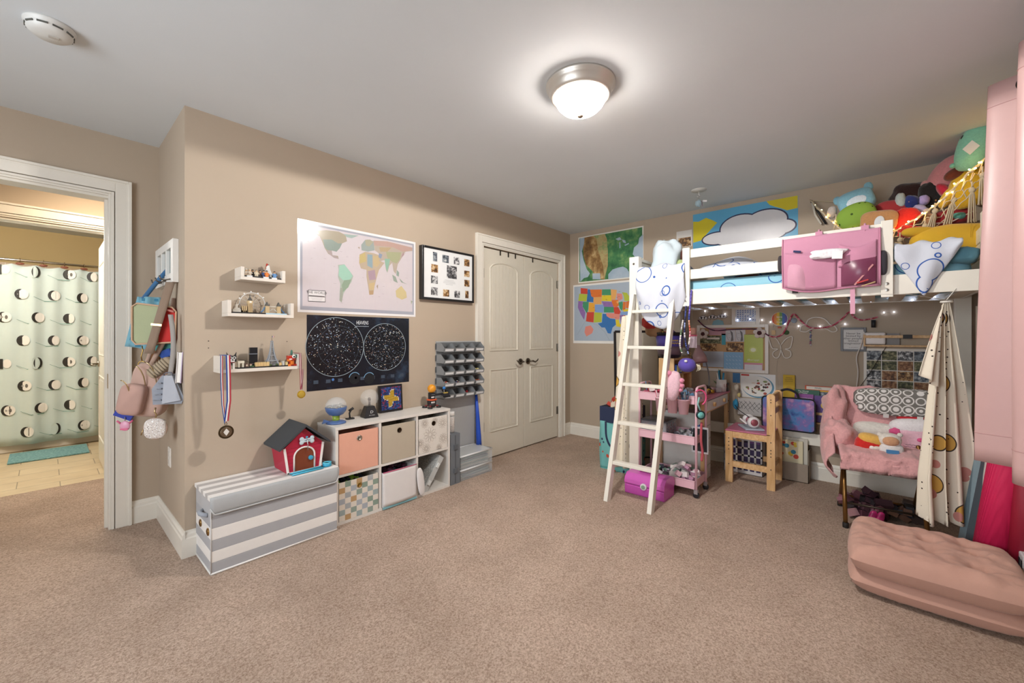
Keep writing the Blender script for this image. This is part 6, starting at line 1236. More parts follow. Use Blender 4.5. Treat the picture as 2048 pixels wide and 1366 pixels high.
book(.5, .33, .49, .745, BX-.05, '#2f5a4a', 'dark green book whose title shows above the pink-purple one', lambda b, x: b.text('The World\nof Flower', (x, .44, .725), .016, '#e6e8dc', VX, VY))
book(.43, .24, .52, .78, BX-.028, '#c9542c', 'orange-spined book with a grey picture standing at the back', lambda b, x: (b.face([(x, .42, .75), (x, .25, .75), (x, .25, .775), (x, .42, .775)], '#ded8cc'), b.text('FINAL', (x-.0004, .34, .762), .018, '#2a2a2a', VX, VY), b.face([(x, .4, .6), (x, .26, .6), (x, .26, .745), (x, .4, .745)], '#d9a52c'), b.face([(x-.0003, .385, .6), (x-.0003, .275, .6), (x-.0003, .275, .735), (x-.0003, .385, .735)], 'photo_grey')), th=.014)
book(.495, .368, .49, .71, BX-.075, '#8a4a8f', 'pink and purple book titled CARTOONISTS CLUB', lambda b, x: (b.text('CARTOONISTS\nCLUB', (x, .432, .668), .0165, '#e8dcec', VX, VY), b.face([(x, .48, .5), (x, .385, .5), (x, .385, .53), (x, .48, .53)], '#2f6a9c'), b.disc((x, .4, .59), .012, '#c98a5a', VX, VY), b.disc((x, .45, .6), .01, '#3f6a9c', VX, VY)))
def us(b, x):
    b.disc((x, .29, .63), .03, '#d3b04a', VX, VY); b.face([(x-.0004, .3, .57), (x-.0004, .21, .57), (x-.0004, .21, .66), (x-.0004, .3, .66)], '#3a3f6a'); b.face([(x-.0008, .285, .59), (x-.0008, .21, .59), (x-.0008, .21, .655), (x-.0008, .285, .655)], '#d9b23a'); b.text('U.S.', (x-.0012, .248, .632), .026, '#8f2a2a', VX, VY)
    b.face([(x-.0008, .3, .53), (x-.0008, .21, .53), (x-.0008, .21, .565), (x-.0008, .3, .565)], '#b55a5a')
book(.362, .2, .49, .705, BX-.075, '#5a3f80', 'deep purple book with a yellow U.S. panel', us)
book(.498, .47, .49, .6, BX-.088, '#6f9ab0', 'small light blue booklet leaning at the front of the rail', th=.008)
T = Thing('cooking_poster', 'white glossy poster of a plate of food low on the wall', 'poster'); y0, y1, z0, z1 = .92, .645, .635, .852
b = MB(); b.box(BX-.002, BX, y1, y0, z0, z1, '#d9d6d2|r.3'); c = Vector((BX-.0028, .78, .735)); b.disc(c, .125, '#5a8aa4', VX, VY, .1, 32); b.disc(c+Vector((-.0004, .008, .006)), .118, '#dedad4', VX, VY, .093, 32); rr = random.Random(6)
for i in range(34): an = rr.uniform(0, 6.28); q = rr.uniform(0, .095); b.disc(c+Vector((-.0008-.00005*i, q*math.cos(an), .75*q*math.sin(an))), rr.uniform(.006, .018), rr.choice(('#8f2a2a', '#a84a38', '#3a2a22', '#6a3f2c', '#7a8a4a', '#d9c9b8', '#2a2022')), VX, VY, rr.uniform(.005, .012), 10)
b.face([(BX-.0026, .915, .83), (BX-.0026, .85, .83), (BX-.0026, .85, .845), (BX-.0026, .915, .845)], '#c0392f'); T.part('sheet', b); T.done()
one('blue_card', MB().box(BX-.003, BX, .925, .985, .76, .85, '#2f6a9c'), 'small dark blue card on the wall beside the plate poster', 'card')
b = MB(); b.box(4.19, 4.2, .68, .93, .48, .632, '#bdb9b6|c'); rr = random.Random(3)
for i in range(6): b.stroke([Vector((4.189, .92-.04*i-.02*k_, .6-.02*k_+.01*math.sin(i+k_))) for k_ in range(5)], .003, '#3a3638', NB); b.stroke([Vector((4.189, .72+.035*i-.0*k_+.02*k_*(.9 if .72+.035*i+.02*k_ < .93 else 0), .6-.022*k_)) for k_ in range(4)], .003, '#3a3638', NB)
one('canvas_tote', b, 'pale canvas tote with a black lattice drawing hanging behind the small chair', 'bag')
# ================================================================ DESK, CART AND CHAIR UNDER THE BED
pkt = '#c06a86|r.3'
T = Thing('desk', 'small pine desk with pink top and two white drawers under the bed', 'desk')
dx0, dx1, dy0, dy1, dz = 3.44, 4.2, .99, 1.4, .69
T.part('top', MB().box(dx0, dx1-.02, dy0, dy1, dz-.014, dz, pkt), bev=.003)
for x in (dx0, dx1-.07):
    for y in (dy0+.012, dy1-.045): l_ = T.part('leg', MB().box(x, x+.055, y, y+.03, 0, dz-.014, 'pine'), bev=.004)
    for z in (.5, .6): T.part('bolt', MB().cyl((x+.027, dy0+.009, z), .006, .003, '#4a423a|m1|r.4', 10, 'y'), up=l_)
T.part('apron', MB().box(dx0+.055, dx1-.07, dy1-.04, dy1-.02, dz-.1, dz-.014, 'pinex').box(dx0+.055, dx1-.07, dy0+.012, dy0+.03, dz-.115, dz-.1, 'pinex'))
for k in range(2):
    a = dx0+.06+k*.295; dr = T.part('drawer', MB().box(a, a+.288, dy0-.002, dy0+.015, dz-.098, dz-.018, '#dfe0de|r.4'), bev=.002); T.part('knob', MB().cyl((a+.144, dy0-.02, dz-.058), .017, .018, 'pine', 18, 'y'), up=dr)
T.done()
T = Thing('drawer_unit', 'narrow white stack of drawers with notched fronts under the desk', 'drawer unit'); a, c = 3.52, 3.74
T.part('carcass', MB().box(a, c, dy0+.06, dy1-.04, 0, .56, '#dcdad4|r.45'))
for k in range(5):
    z = .008+k*.11; T.part('drawer_front', MB().prism([(a+.004, 0, z), (c-.004, 0, z), (c-.004, 0, z+.104), (a+.15, 0, z+.104), (a+.13, 0, z+.088), (a+.09, 0, z+.088), (a+.07, 0, z+.104), (a+.004, 0, z+.104)], (0, .01, 0), '#e2e0da|r.45')); T.p[-1][1].v = [v+Vector((0, dy0+.048, 0)) for v in T.p[-1][1].v]
T.done()
T = Thing('desk_hutch', 'open pine hutch box standing on the back of the pink desk', 'shelf unit'); hx0, hx1, hy0, hy1 = 3.5, 3.95, 1.26, 1.39
T.part('top', MB().box(hx0, hx1, hy0, hy1, .99, 1.005, 'pinex')); T.part('side', MB().box(hx0, hx0+.015, hy0, hy1, dz+.001, .99, 'pine')); T.part('side', MB().box(hx1-.015, hx1, hy0, hy1, dz+.001, .99, 'pine')); T.part('divider', MB().box(3.72, 3.732, hy0, hy1, dz+.001, .99, 'pine')); T.part('back', MB().box(hx0+.015, hx1-.015, hy1-.008, hy1, dz+.001, .99, 'pinex')); T.part('shelf', MB().box(hx0+.015, hx1-.015, hy0, hy1-.008, .86, .872, 'pinex')); T.done()
T = Thing('bucket', 'black and purple round bucket with gold lettering on the hutch', 'bucket'); c = Vector((3.59, 1.33, 1.006))
T.part('shell', MB().lathe([(.0, 0), (.07, 0), (.09, .01), (.105, .1), (.115, .21), (.11, .21), (.1, .1), (.085, .02), (0, .015)], c, '#221d2a|r.3', 32)); T.part('printed_band', MB().lathe([(.1065, .1), (.1145, .19)], c, '#5a4fa8|r.3', 32).lathe([(.097, .03), (.1065, .1)], c, '#6f5a66|r.3', 32)); T.part('rim', MB().lathe([(.11, .2), (.12, .205), (.12, .22), (.11, .22)], c, '#17151a|r.3', 32))
q = (Vector((-1, -.9, 0))).normalized(); T.part('lettering', MB().scribble(c+q*.1165+Vector((0, 0, .15)), .07, 2, .022, '#c9a84a', (q.cross(Vector((0, 0, 1)))*-1).normalized(), (0, 0, 1), .007)); T.done()
heap('wrapped_candy', (3.6, 1.33, 1.19), (.08, .08, .05), ('#4a6a4a', '#c9a84a', '#6a4a8a', '#b04a4a'), 24, 'colourful wrapped odds and ends filling the black bucket', 'candy', .03)
T = Thing('desk_lamp', 'dusty pink desk lamp with a bell shade and grey gooseneck', 'lamp'); c = Vector((4.02, 1.13, dz+.001)); lp = '#b08a8c|r.4'
T.part('base', MB().lathe([(0, 0), (.07, 0), (.07, .03), (.062, .036), (0, .036)], c, lp, 32)); T.part('gooseneck', MB().tube(cr_spline([c+Vector((.0, 0, .03)), c+Vector((0, .0, .14)), c+Vector((-.04, .015, .27)), c+Vector((-.1, .03, .37)), c+Vector((-.15, .04, .38))], 6), .006, '#8a8a8e|m.6|r.3'))
A = c+Vector((-.155, .045, .365)); D = Vector((-.12, -.2, -1)).normalized(); Q = D.to_track_quat('Z', 'Y').to_matrix().to_4x4(); b = MB(Matrix.Translation(A) @ Q); b.lathe([(.0, -.06), (.022, -.055), (.025, -.02), (.034, -.01), (.058, .045), (.062, .1), (.058, .1), (.03, .0), (0, -.01)], (0, 0, 0), lp, 28); T.part('lamp_shade', b)
T.part('sticker', MB(Matrix.Translation(A) @ Q).cbox((-.05, -.02, .05), (.004, .03, .02), '#3a2a30')); T.done()
T = Thing('pen_cup', 'white mug with maroon markings full of pens and scissors', 'cup'); c = Vector((4.06, 1.035, dz+.001))
T.part('mug', MB().lathe([(0, 0), (.04, 0), (.042, .11), (.038, .11), (.036, .01), (0, .01)], c, '#dcd4d0|r.3', 28)); q = Vector((-.7, -.7, 0)); b = MB(); b.text('11', c+q*.062+Vector((0, 0, .06)), .04, '#8a3a42', (.7071, -.7071, 0), (0, 0, 1)); T.part('marking', b); T.done()
for i, (ax, ay, h, m, w_) in enumerate(((-.02, 0, .2, '#1f2a30', .008), (-.01, .01, .19, '#2f7fa0', .014), (.005, -.01, .17, '#3a8fb4', .016), (.02, .0, .18, '#c9824a', .006), (.025, .01, .19, '#d9c48a', .006), (.015, .02, .2, '#7aa04a', .005), (-.022, .015, .17, '#e0ddd8', .008), (.03, -.005, .17, '#b84a3a', .005))):
    one('pen', MB().tube([c+Vector((ax*.6, ay*.6, .015)), c+Vector((ax*1.5, ay*1.6-.2*ax, h))], w_/2, m, 8), '%s pen or tool in the white mug' % ('black', 'teal thick', 'bright blue thick', 'orange', 'cream', 'green', 'white', 'red')[i], 'pen', 'pens in the mug on the desk')
T = Thing('potted_plant', 'small green plant in a white pot on the pink desk', 'plant'); c = Vector((4.13, .995+.03, dz+.001)); c.x = 4.14
c = Vector((4.15, 1.08, dz+.001)); T.part('pot', MB().lathe([(0, 0), (.022, 0), (.03, .05), (.026, .05), (0, .04)], c, '#d9d6d2|r.4', 20)); b = MB(); rr = random.Random(4)
for i in range(40): a = rr.uniform(0, 6.28); e_ = rr.uniform(.02, .045); h = rr.uniform(.02, .06); b.face([c+Vector((0, 0, .045)), c+Vector((e_*math.cos(a)-.006*math.sin(a), e_*math.sin(a)+.006*math.cos(a), .045+h*.8)), c+Vector((e_*1.3*math.cos(a), e_*1.3*math.sin(a), .045+h)), c+Vector((e_*math.cos(a)+.006*math.sin(a), e_*math.sin(a)-.006*math.cos(a), .045+h*.8))], '#4f7a44')
T.part('foliage', b); T.done()
one('black_box', MB().box(4.1, 4.17, .995, 1.03, dz+.001, dz+.075, '#1f1f22|r.3').scribble((4.1345, .9945, dz+.045), .04, 2, .012, '#c9b48a', (1, 0, 0), (0, 0, 1), .003), 'small black box with gold print at the right end of the desk', 'box', bev=.002)
one('small_sign', MB().cbox((3.99, 1.04, dz+.022), (.05, .012, .04), '#c9c4c8|r.4', RZ(-.7)), 'tiny grey cube calendar in front of the lamp', 'calendar')
T = Thing('paper_lantern', 'purple ribbed paper lantern toy with two cream tusks beside the ladder', 'lantern'); c = at(1374, 730, 3.1); b = MB()
b.lathe([(.012, .052)]+[((.062*math.cos(-1.2+2.4*i/14)*(1+.03*(i % 2))), -.055*math.sin(-1.2+2.4*i/14)) for i in range(15)]+[(.012, -.052)], c, '#5f4fae|c', 28); T.part('shade', b)
w_ = Vector((sth, -cth, 0)); f_ = Vector((-cth, -sth, 0))
for k, (du, dv, L) in enumerate(((.055, .0, .05), (.07, .005, .045))): T.part('tusk', MB().tube([c+w_*du, c+w_*(du+.025)+Vector((0, 0, -.008)), c+w_*(du+.03)+Vector((0, 0, -.03)), c+w_*(du+.015)+Vector((0, 0, -L))], [.009, .008, .006, .002], '#ddd6b8'))
T.part('eye', MB().ell(c+f_*.05-w_*.03+Vector((0, 0, .032)), (.012, .012, .01), '#e8e8ec')); T.part('loop', MB().tube([c+Vector((0, 0, .05)), c+Vector((0, 0, .6))], .001, '#6a6a6a', 4)); T.done()
# things crowding the desk's left end and hutch
T = Thing('toy_block_box', 'small blue and cream box on the shelf of the hutch', 'box'); T.part('box', MB().box(3.53, 3.67, 1.25, 1.33, .873, .95, '#2a4fa0|r.4'), bev=.003); T.part('label_panel', MB().box(3.545, 3.6, 1.247, 1.25, .885, .945, '#d9cf8a').box(3.62, 3.655, 1.247, 1.25, .885, .945, '#e4e4de')); T.done()
heap('craft_bits', (3.6, 1.28, .7), (.09, .04, .06), ('#6a9a5a', '#d9d6ce', '#c8502f', '#4a8a8f', '#d98aa8'), 40, 'markers and craft bits heaped at the left end of the desk', 'craft supplies', .025)
heap('craft_bits', (3.85, 1.1, dz+.001), (.08, .07, .05), ('#7a5a3a', '#3a2f28', '#c9a03a', '#4a8a4a', '#c84a2f', '#2a2a2e'), 36, 'small brown, green and black toys around the lamp on the desk', 'toys', .028)
T = Thing('toy_rainbow', 'small rainbow-shaped toy at the left end of the desk', 'toy'); c = Vector((3.5, 1.12, dz+.002))
for r_, m in ((.05, '#3f8fb4'), (.04, '#7fb8cc'), (.03, '#c9562f')): T.part('arc', MB().tube([c+Vector((r_*math.cos(a)*.7, -r_*math.cos(a)*.7, r_*math.sin(a))) for a in [PI*i/10 for i in range(11)]], .0052, m))
T.done()
one('grey_toy', MB().ell((3.57, 1.16, .735), (.05, .03, .025), '#9a9aa0|f', .9, RZ(.6), .2).ell((3.53, 1.13, .75), (.02, .018, .016), '#a9a9ae|f'), 'grey stuffed shark-like toy lying on the desk', 'stuffed toy')
# charms and lanyards hanging at the guard post
def lanyard(name, pts, cols, label, r_=.006):
    b = MB(); P_ = cr_spline([at(*p) for p in pts], 5)
    for i in range(len(P_)-1): b.tube([P_[i], P_[i+1]], r_, cols[i//2 % len(cols)], 6)
    one(name, b, label, 'lanyard', 'lanyards hanging from the guard post')
lanyard('lanyard', ((1383, 580, 3.03), (1380, 612, 3.02), (1378, 640, 3.02), (1380, 668, 3.03), (1376, 700, 3.03)), ('#5a52b0', '#6a5ac0', '#5a52b0', '#7a6ac8', '#3a4a9c', '#d9a08a', '#c8604a', '#d98a9a', '#e0d8d0', '#3a2f5a'), 'purple lanyard with orange beads hanging from the guard post')
lanyard('lanyard', ((1372, 612, 3.04), (1370, 640, 3.03), (1369, 665, 3.04), (1372, 690, 3.04), (1377, 708, 3.04)), ('#2a3060', '#3a4a8a', '#1f2448', '#8fa0d0', '#2a3060', '#c9c9d4'), 'navy beaded lanyard beside the purple one')
lanyard('lanyard', ((1366, 640, 3.06), (1362, 665, 3.06), (1360, 690, 3.06), (1364, 706, 3.06)), ('#d9d4d0', '#c9c4c0', '#6f8a6a', '#e4e0dc'), 'white knotted lanyard nearest the ladder')
one('hanging_pouch', MB().cbox(at(1386, 684, 3.2), (.012, .055, .09), '#c9b8c4|r.2|a.8', RZ(.3)).cbox(at(1386, 662, 3.2), (.014, .05, .05), '#8a5a4a|r.4', RZ(.3)).cbox(at(1386, 671, 3.2), (.015, .06, .012), '#9a2f4a', RZ(.3)).tube([at(1384, 650, 3.2), at(1384, 580, 3.12)], .0015, '#8a8a8a', 4), 'clear hanging pouch with a crimson band behind the lanyards', 'pouch')
# wooden chair
T = Thing('wooden_chair', 'small pine chair with a pink seat pulled up to the desk', 'chair'); x0, x1, y0, y1, sh_ = 3.70, 4.05, .565, .915, .43
T.part('seat', MB().box(x0, x1, y0+.03, y1, sh_-.012, sh_, pkt), bev=.003)
for x in (x0, x1-.03):
    T.part('rear_post', MB().prism([(x, y0, 0), (x, y0+.055, 0), (x, y0+.055, .73), (x, y0+.04, .745), (x, y0+.015, .745), (x, y0, .73)], (.03, 0, 0), 'pine'), bev=.003)
    T.part('front_leg', MB().box(x, x+.03, y1-.055, y1, 0, sh_-.013, 'pine'), bev=.004)
    T.part('side_rail', MB().box(x+.004, x+.024, y0+.055, y1-.055, sh_-.062, sh_-.013, 'pinex')); T.part('side_rail', MB().box(x+.004, x+.024, y0+.055, y1-.055, .13, .175, 'pinex'))
for z, h in ((.665, .07), (.575, .045)): T.part('back_slat', MB().box(x0+.03, x1-.03, y0+.018, y0+.036, z, z+h, 'pinex'), bev=.002)
T.part('cross_rail', MB().box(x0+.03, x1-.03, y0+.02, y0+.035, .15, .19, 'pinex')); T.part('cross_rail', MB().box(x0+.03, x1-.03, y1-.035, y1-.02, sh_-.06, sh_-.013, 'pinex'))
b = MB()
for y, zs in ((y0+.027, (.26, .285, .31, .16, .37, .58, .68, .7)), (y1-.027, (.27, .3, .33, .36, .15))):
    for z in zs: b.cyl((x0-.0015, y, z), .0045, .002, '#3f3328', 8, 'x')
T.part('peg_holes', b, kind='stuff'); T.done()
T = Thing('laptop_sleeve', 'galaxy-print laptop sleeve with black handle hanging behind the small chair', 'bag'); M = place((4.09, .535, .545), -PI/2)
T.part('body', MB(M).prism([(p[0], 0, p[2]) for p in rrect(.37, .27, .03)], (0, .025, 0), 'galaxycloth'), bev=.004); T.part('binding', MB(M).tube([(p[0], 0, p[2]) for p in rrect(.37, .27, .03)], .006, '#1b1b22|c', 8, True)); T.part('handle', MB(M).tube(cr_spline([Vector((-.07, .01, .135)), Vector((-.06, .0, .18)), Vector((0, -.0, .205)), Vector((.06, 0, .18)), Vector((.075, .01, .135))], 5), .01, '#1b1b22|c')); T.done()
T = Thing('tablet', 'white tablet lying on the pink seat', 'tablet'); M = place((3.86, .76, sh_+.001), .5); T.part('body', MB(M).box(-.1, .1, -.07, .07, 0, .014, '#aebac6|r.3'), bev=.004); T.done()
T = Thing('headphones', 'white and rose gold headphones resting on the tablet', 'headphones'); M = place((3.86, .76, sh_+.016), .5)
for s, rr_ in ((-.065, .045), (.055, .045)): T.part('ear_cup', MB(M).lathe([(0, -.02), (rr_*.7, -.02), (rr_, -.012), (rr_, .015), (rr_*.8, .022), (0, .022)], (s, .0, .047), '#e0dcdc|r.3', 24, 'x')); T.part('ear_plate', MB(M).lathe([(rr_*.62, 0), (rr_*.5, -.004), (0, -.005)], (s-.02, 0, .047), '#b06a78|m.6|r.25', 20, 'x'))
T.part('headband', MB(M).tube([(-.065+.12*i/10, .05+.03*math.sin(PI*i/10), .03+.03*math.sin(PI*i/10)) for i in range(11)], .007, '#e0dcdc|r.3')); T.part('cable', MB(M).tube([(-.03, -.04, .01), (-.01, -.05, .02), (.02, -.03, .03), (0, -.02, .045), (-.03, -.03, .03), (.01, -.045, .01)], .003, '#1f1f22')); T.done()
one('black_cable', MB().tube(cr_spline([at(1470, 810, 3.72), at(1478, 820, 3.6), at(1492, 830, 3.45), at(1504, 838, 3.4)], 4), .003, '#1f1f22'), 'black cable running from the desk corner down to the headphones', 'cable')
for i, (u, v, m, r_, lb) in enumerate(((1473, 775, '#b9b0a0', .028, 'beige knotted charm hanging from the desk corner'), (1478, 790, '#c9b87a', .02, 'yellow charm hanging under the beige one'), (1471, 808, '#2f8ab4', .03, 'bright blue charm pouch hanging lowest at the desk corner'))):
    c = at(u, v, 3.74); one('hanging_charm', MB().ell(c, (r_*.7, r_*.7, r_*1.5 if i == 2 else r_), m+'|c', .9, None, .3).tube([c+Vector((0, 0, r_)), c+Vector((0, 0, r_+.05))], .0015, '#5a5a5a', 4), lb, 'charm', 'charms at the desk corner')
# basket, magazine box and storage on the floor behind the chair
T = Thing('plastic_basket', 'white plastic basket with round holes on the floor behind the small chair', 'basket'); x0, x1, y0, y1, z1 = 4.0, 4.13, .7, 1.0, .32; pw = '#d3d0cf|r.4'
b = MB(); b.box(x0, x0+.004, y0, y1, .0, .03, pw).box(x0, x0+.004, y0, y1, z1-.03, z1, pw)
for j in range(3):
    for i in range(7): y = y0+i*(y1-y0-.015)/6; b.box(x0, x0+.004, y, y+.015, .03, z1-.03, pw) if j == 0 else None
    b.box(x0, x0+.004, y0, y1, .03+(j+1)*.062, .045+(j+1)*.062, pw)
b.box(x0, x1, y0, y0+.004, 0, z1, pw).box(x0, x1, y1-.004, y1, 0, z1, pw).box(x1-.004, x1, y0, y1, 0, z1, pw).box(x0, x1, y0, y1, 0, .004, pw); T.part('basket', b); T.part('books_inside', MB().box(x0+.01, x1-.01, y0+.02, y1-.02, .006, .27, '#3f2f5a').box(x0+.01, x1-.03, y0+.02, y0+.1, .27, .34, '#6a3a7a'), kind='stuff'); T.done()
T = Thing('magazine_box', 'open grey-brown cardboard file box on the floor by the wall', 'box'); x0, x1, y0, y1 = 4.07, 4.225, .39, .62
mg = '#9a8c7e|r.8'; T.part('box', MB().box(x0, x0+.004, y0, y1, 0, .15, mg).box(x0, x1, y0, y0+.004, 0, .26, mg).box(x0, x1, y1-.004, y1, 0, .26, mg).box(x1-.004, x1, y0, y1, 0, .3, mg).box(x0, x1, y0, y1, 0, .004, mg)); T.done()
rr = random.Random(5)
for i, (m, h, ya, yb, lb) in enumerate((('#d9cfae', .33, .43, .61, 'cream picture book with colourful shapes in the file box'), ('#c9c4b8', .35, .40, .58, 'tall grey-white folder behind the picture book'), ('#e0b83a', .3, .4, .44, 'slim yellow-edged booklet at the right of the file box'))):
    x = 4.085+i*.02; b = MB(); b.box(x, x+.012, ya, yb, .006, h, m)
    if i == 0:
        for q in range(12): b.disc((x-.0006-.00004*q, rr.uniform(.46, .59), rr.uniform(.2, .31)), rr.uniform(.01, .02), rr.choice(('#2f7f9c', '#c8402f', '#6a9a3f', '#e0c03a')), VX, VY, None, 10)
    one('file', b, lb, 'book', 'files in the cardboard box')
one('wall_cable', MB().tube(cr_spline([Vector((4.23, .39, .31)), Vector((4.235, .3, .29)), Vector((4.235, .2, .26)), Vector((4.235, .1, .255))], 5), .004, '#2a2420'), 'dark cable running low along the wall above the baseboard', 'cable')
# ---- pink utility cart
T = Thing('utility_cart', 'pale pink three-tier metal rolling cart beside the ladder', 'cart'); x0, x1, y0, y1 = 3.15, 3.42, .985, 1.41; pc = '#e6bbc6|r.35'
for z0, z1 in ((.69, .75), (.39, .45), (.065, .125)):
    b = MB(); b.box(x0, x1, y0, y1, z0, z0+.004, pc)
    for a_, b_, c_, d_ in ((x0, x1, y0, y0+.004), (x0, x1, y1-.004, y1), (x0, x0+.004, y0+.004, y1-.004), (x1-.004, x1, y0+.004, y1-.004)): b.box(a_, b_, c_, d_, z0+.004, z1, pc)
    b.tube([(x0, y0, z1), (x1, y0, z1), (x1, y1, z1), (x0, y1, z1)], .004, pc, 6, True); T.part('tray', b, bev=.002)
for y in (y0-.006, y1+.006): T.part('frame_tube', MB().tube([(x0+.02, y, .06), (x0+.02, y, .78), (x0+.035, y, .805), (x0+.06, y, .812), (x1-.06, y, .812), (x1-.035, y, .805), (x1-.02, y, .78), (x1-.02, y, .06)], .009, pc, 10))
for x in (x0+.02, x1-.02):
    for y in (y0-.006, y1+.006): f__ = T.part('caster', MB().cyl((x-.009, y, .022), .022, .018, '#26262a|r.4', 18, 'x')); T.part('caster_fork', MB().box(x-.012, x+.012, y-.012, y+.014, .03, .06, '#b9b9bd|m.7|r.3'), up=f__)
T.done()
g = 'pink cups hooked on the cart'
for i, (u, lb) in enumerate(((1322, 'pink cup of red pens hooked on the cart behind the ladder'), (1345, 'pink cup hooked on the cart, middle one half hidden by the ladder'), (1367, 'pink cup of blue and grey pens hooked on the cart, right of the ladder'))):
    p = onX(u, 800, 3.11); c = Vector((3.11, p.y, .62))
    one('hanging_cup', MB().lathe([(0, 0), (.032, 0), (.041, .1), (.044, .1), (.042, .11), (.038, .11), (.03, .01), (0, .01)], c, pc, 24), lb, 'cup', g)
    rr = random.Random(i)
    b = MB(); cs = (('#a82f3f', '#8a2430', '#d9c4c4', '#c8607a'), ('#c98a9a', '#d9c4cc', '#a86a7a'), ('#5a8ab4', '#a9c4d4', '#3f6a8f', '#c9d4dc', '#6a6a72'))[i]
    for q in range(14): a = rr.uniform(0, 6.28); e_ = rr.uniform(0, .022); b.tube([c+Vector((e_*math.cos(a)*.6, e_*math.sin(a)*.6, .015)), c+Vector((e_*math.cos(a)*2.2, e_*math.sin(a)*2.2, rr.uniform(.12, .17)))], .0035, rr.choice(cs), 6)
    one('pens', b, ('red and white pens', 'pink pens', 'blue and grey pens')[i]+' standing in the '+('cup behind the ladder', 'middle cup', 'right-hand cup')[i], 'pens', kind='stuff')
heap('craft_pile', (3.285, 1.3, .696), (.11, .1, .09), ('#a82f4a', '#c8607a', '#8a2f3f', '#e0d0d0', '#3a3a40'), 46, 'red and pink pens piled in the top tray of the cart', 'craft supplies', .035)
heap('craft_pile', (3.285, 1.1, .696), (.11, .1, .06), ('#6a9ac0', '#d9d9dc', '#8fb4cc', '#4a6a8a'), 40, 'blue and white odds and ends in the top tray of the cart', 'craft supplies', .03)
T = Thing('storage_box', 'clear box with a grey lid holding bright trinkets on the middle tray', 'storage box'); T.part('box', MB().box(3.17, 3.38, 1.2, 1.4, .396, .52, '#b4b8c0|r.1|a.45')); T.part('lid', MB().box(3.165, 3.385, 1.195, 1.402, .52, .532, '#4a4c54|r.2|a.8')); T.part('trinkets', MB().box(3.18, 3.37, 1.21, 1.39, .4, .5, 'confetti'), kind='stuff'); T.done()
heap('craft_pile', (3.28, 1.08, .396), (.11, .085, .07), ('#c9ced4', '#8f9a94', '#4a6a5a', '#d9d9dc', '#6a6f78'), 46, 'silvery scraps on the middle tray of the cart', 'craft supplies', .03)
heap('marker_pile', (3.36, 1.02, .396), (.05, .03, .14), ('#2a2a2e', '#c83a4a', '#d9c43a', '#4a9a5a', '#3a6ab4'), 26, 'black and bright markers at the right end of the middle tray', 'craft supplies', .028)
heap('yarn_pile', (3.285, 1.1, .071), (.12, .1, .14), ('#e4dcdc', '#d9b0bc', '#c9c9c4', '#8fa89c', '#b98aa4'), 60, 'pale yarn and ribbon heap on the bottom tray of the cart', 'craft supplies', .045)
heap('yarn_pile', (3.285, 1.3, .071), (.11, .09, .07), ('#3a3f4a', '#6a8a7a', '#5a4a5a', '#c9c4cc'), 40, 'darker craft scraps at the left of the bottom tray', 'craft supplies', .035)
T = Thing('hair_band', 'hot pink headband hanging on the cart handle', 'headband'); c = at(1400, 795, 3.02); w_ = Vector((sth, -cth, 0))
T.part('band', MB().tube([c+w_*(.045*math.cos(a))+Vector((0, 0, .055*math.sin(a))) for a in [-1.2+i*.25 for i in range(15)]], .006, '#d9507f|r.4')); T.done()
T = Thing('goggles', 'teal and black round-lensed goggles hanging at the right end of the cart', 'goggles'); c = at(1401, 830, 3.0)
T.part('lens', MB(place(c, TH-PI/2)).lathe([(.026, 0), (.022, -.012), (0, -.014)], (0, 0, 0), '#6fb8b4|r.1', 20, 'y')); T.part('rim', MB(place(c, TH-PI/2)).lathe([(.032, .006), (.034, -.006), (.027, -.01), (.026, 0)], (0, 0, 0), '#1f2a30|r.3', 20, 'y')); T.part('strap', MB().tube([c+Vector((0, 0, .03)), c+w_*-.02+Vector((0, 0, .08)), c+w_*-.01+Vector((0, 0, .13))], .006, '#8fc4c0|c')); T.done()
one('red_strap', MB().tube(cr_spline([at(1403, 845, 3.02), at(1402, 880, 3.02), at(1405, 905, 3.02), at(1403, 922, 3.02)], 4), .009, '#b8505a|c'), 'red fabric strap hanging down the right end of the cart', 'strap')
one('blackboard', MB().cbox(at(1400, 880, 3.13), (.006, .12, .2), '#e4e6ea', RZ(0)).cbox(at(1400, 880, 3.125)+Vector((-.003, 0, 0)), (.004, .1, .17), '#202226', RZ(0)), 'small white-framed blackboard behind the cart', 'board')
# pink organizer box on the floor
T = Thing('craft_case', 'glossy magenta craft case with a round latch on the carpet behind the ladder', 'case'); x0, x1, y0, y1 = 2.93, 3.125, 1.125, 1.425; mg = '#c656b0|r.25'
pr = lambda s: [(x0, 0), (x1, 0), (x1, .075), (x1-.01, .12), (x1-.04, .15), ((x0+x1)/2, .16), (x0+.04, .15), (x0+.01, .12), (x0, .075)]
T.part('lower_shell', MB().prism([(x0, y0, 0), (x1, y0, 0), (x1+.004, y0, .072), (x0-.004, y0, .072)], (0, y1-y0, 0), mg), bev=.008)
T.part('lid', MB().prism([(x0-.006, y0-.003, .074), (x1+.006, y0-.003, .074), (x1+.002, y0-.003, .115), (x1-.035, y0-.003, .15), (x0+.035, y0-.003, .15), (x0-.002, y0-.003, .115)], (0, y1-y0+.006, 0), '#cf62ba|r.22'), bev=.01)
T.part('latch', MB().cyl((x0-.014, (y0+y1)/2+.0, .078), .024, .012, '#dfd9dc|r.3', 24, 'x')); T.part('latch_button', MB().cyl((x0-.018, (y0+y1)/2, .078), .014, .006, '#8aa48f|r.3', 20, 'x')); T.part('handle', MB().tube([((x0+x1)/2, y0+.08, .15), ((x0+x1)/2, y0+.085, .166), ((x0+x1)/2, y1-.085, .166), ((x0+x1)/2, y1-.08, .15)], .007, mg)); T.done()
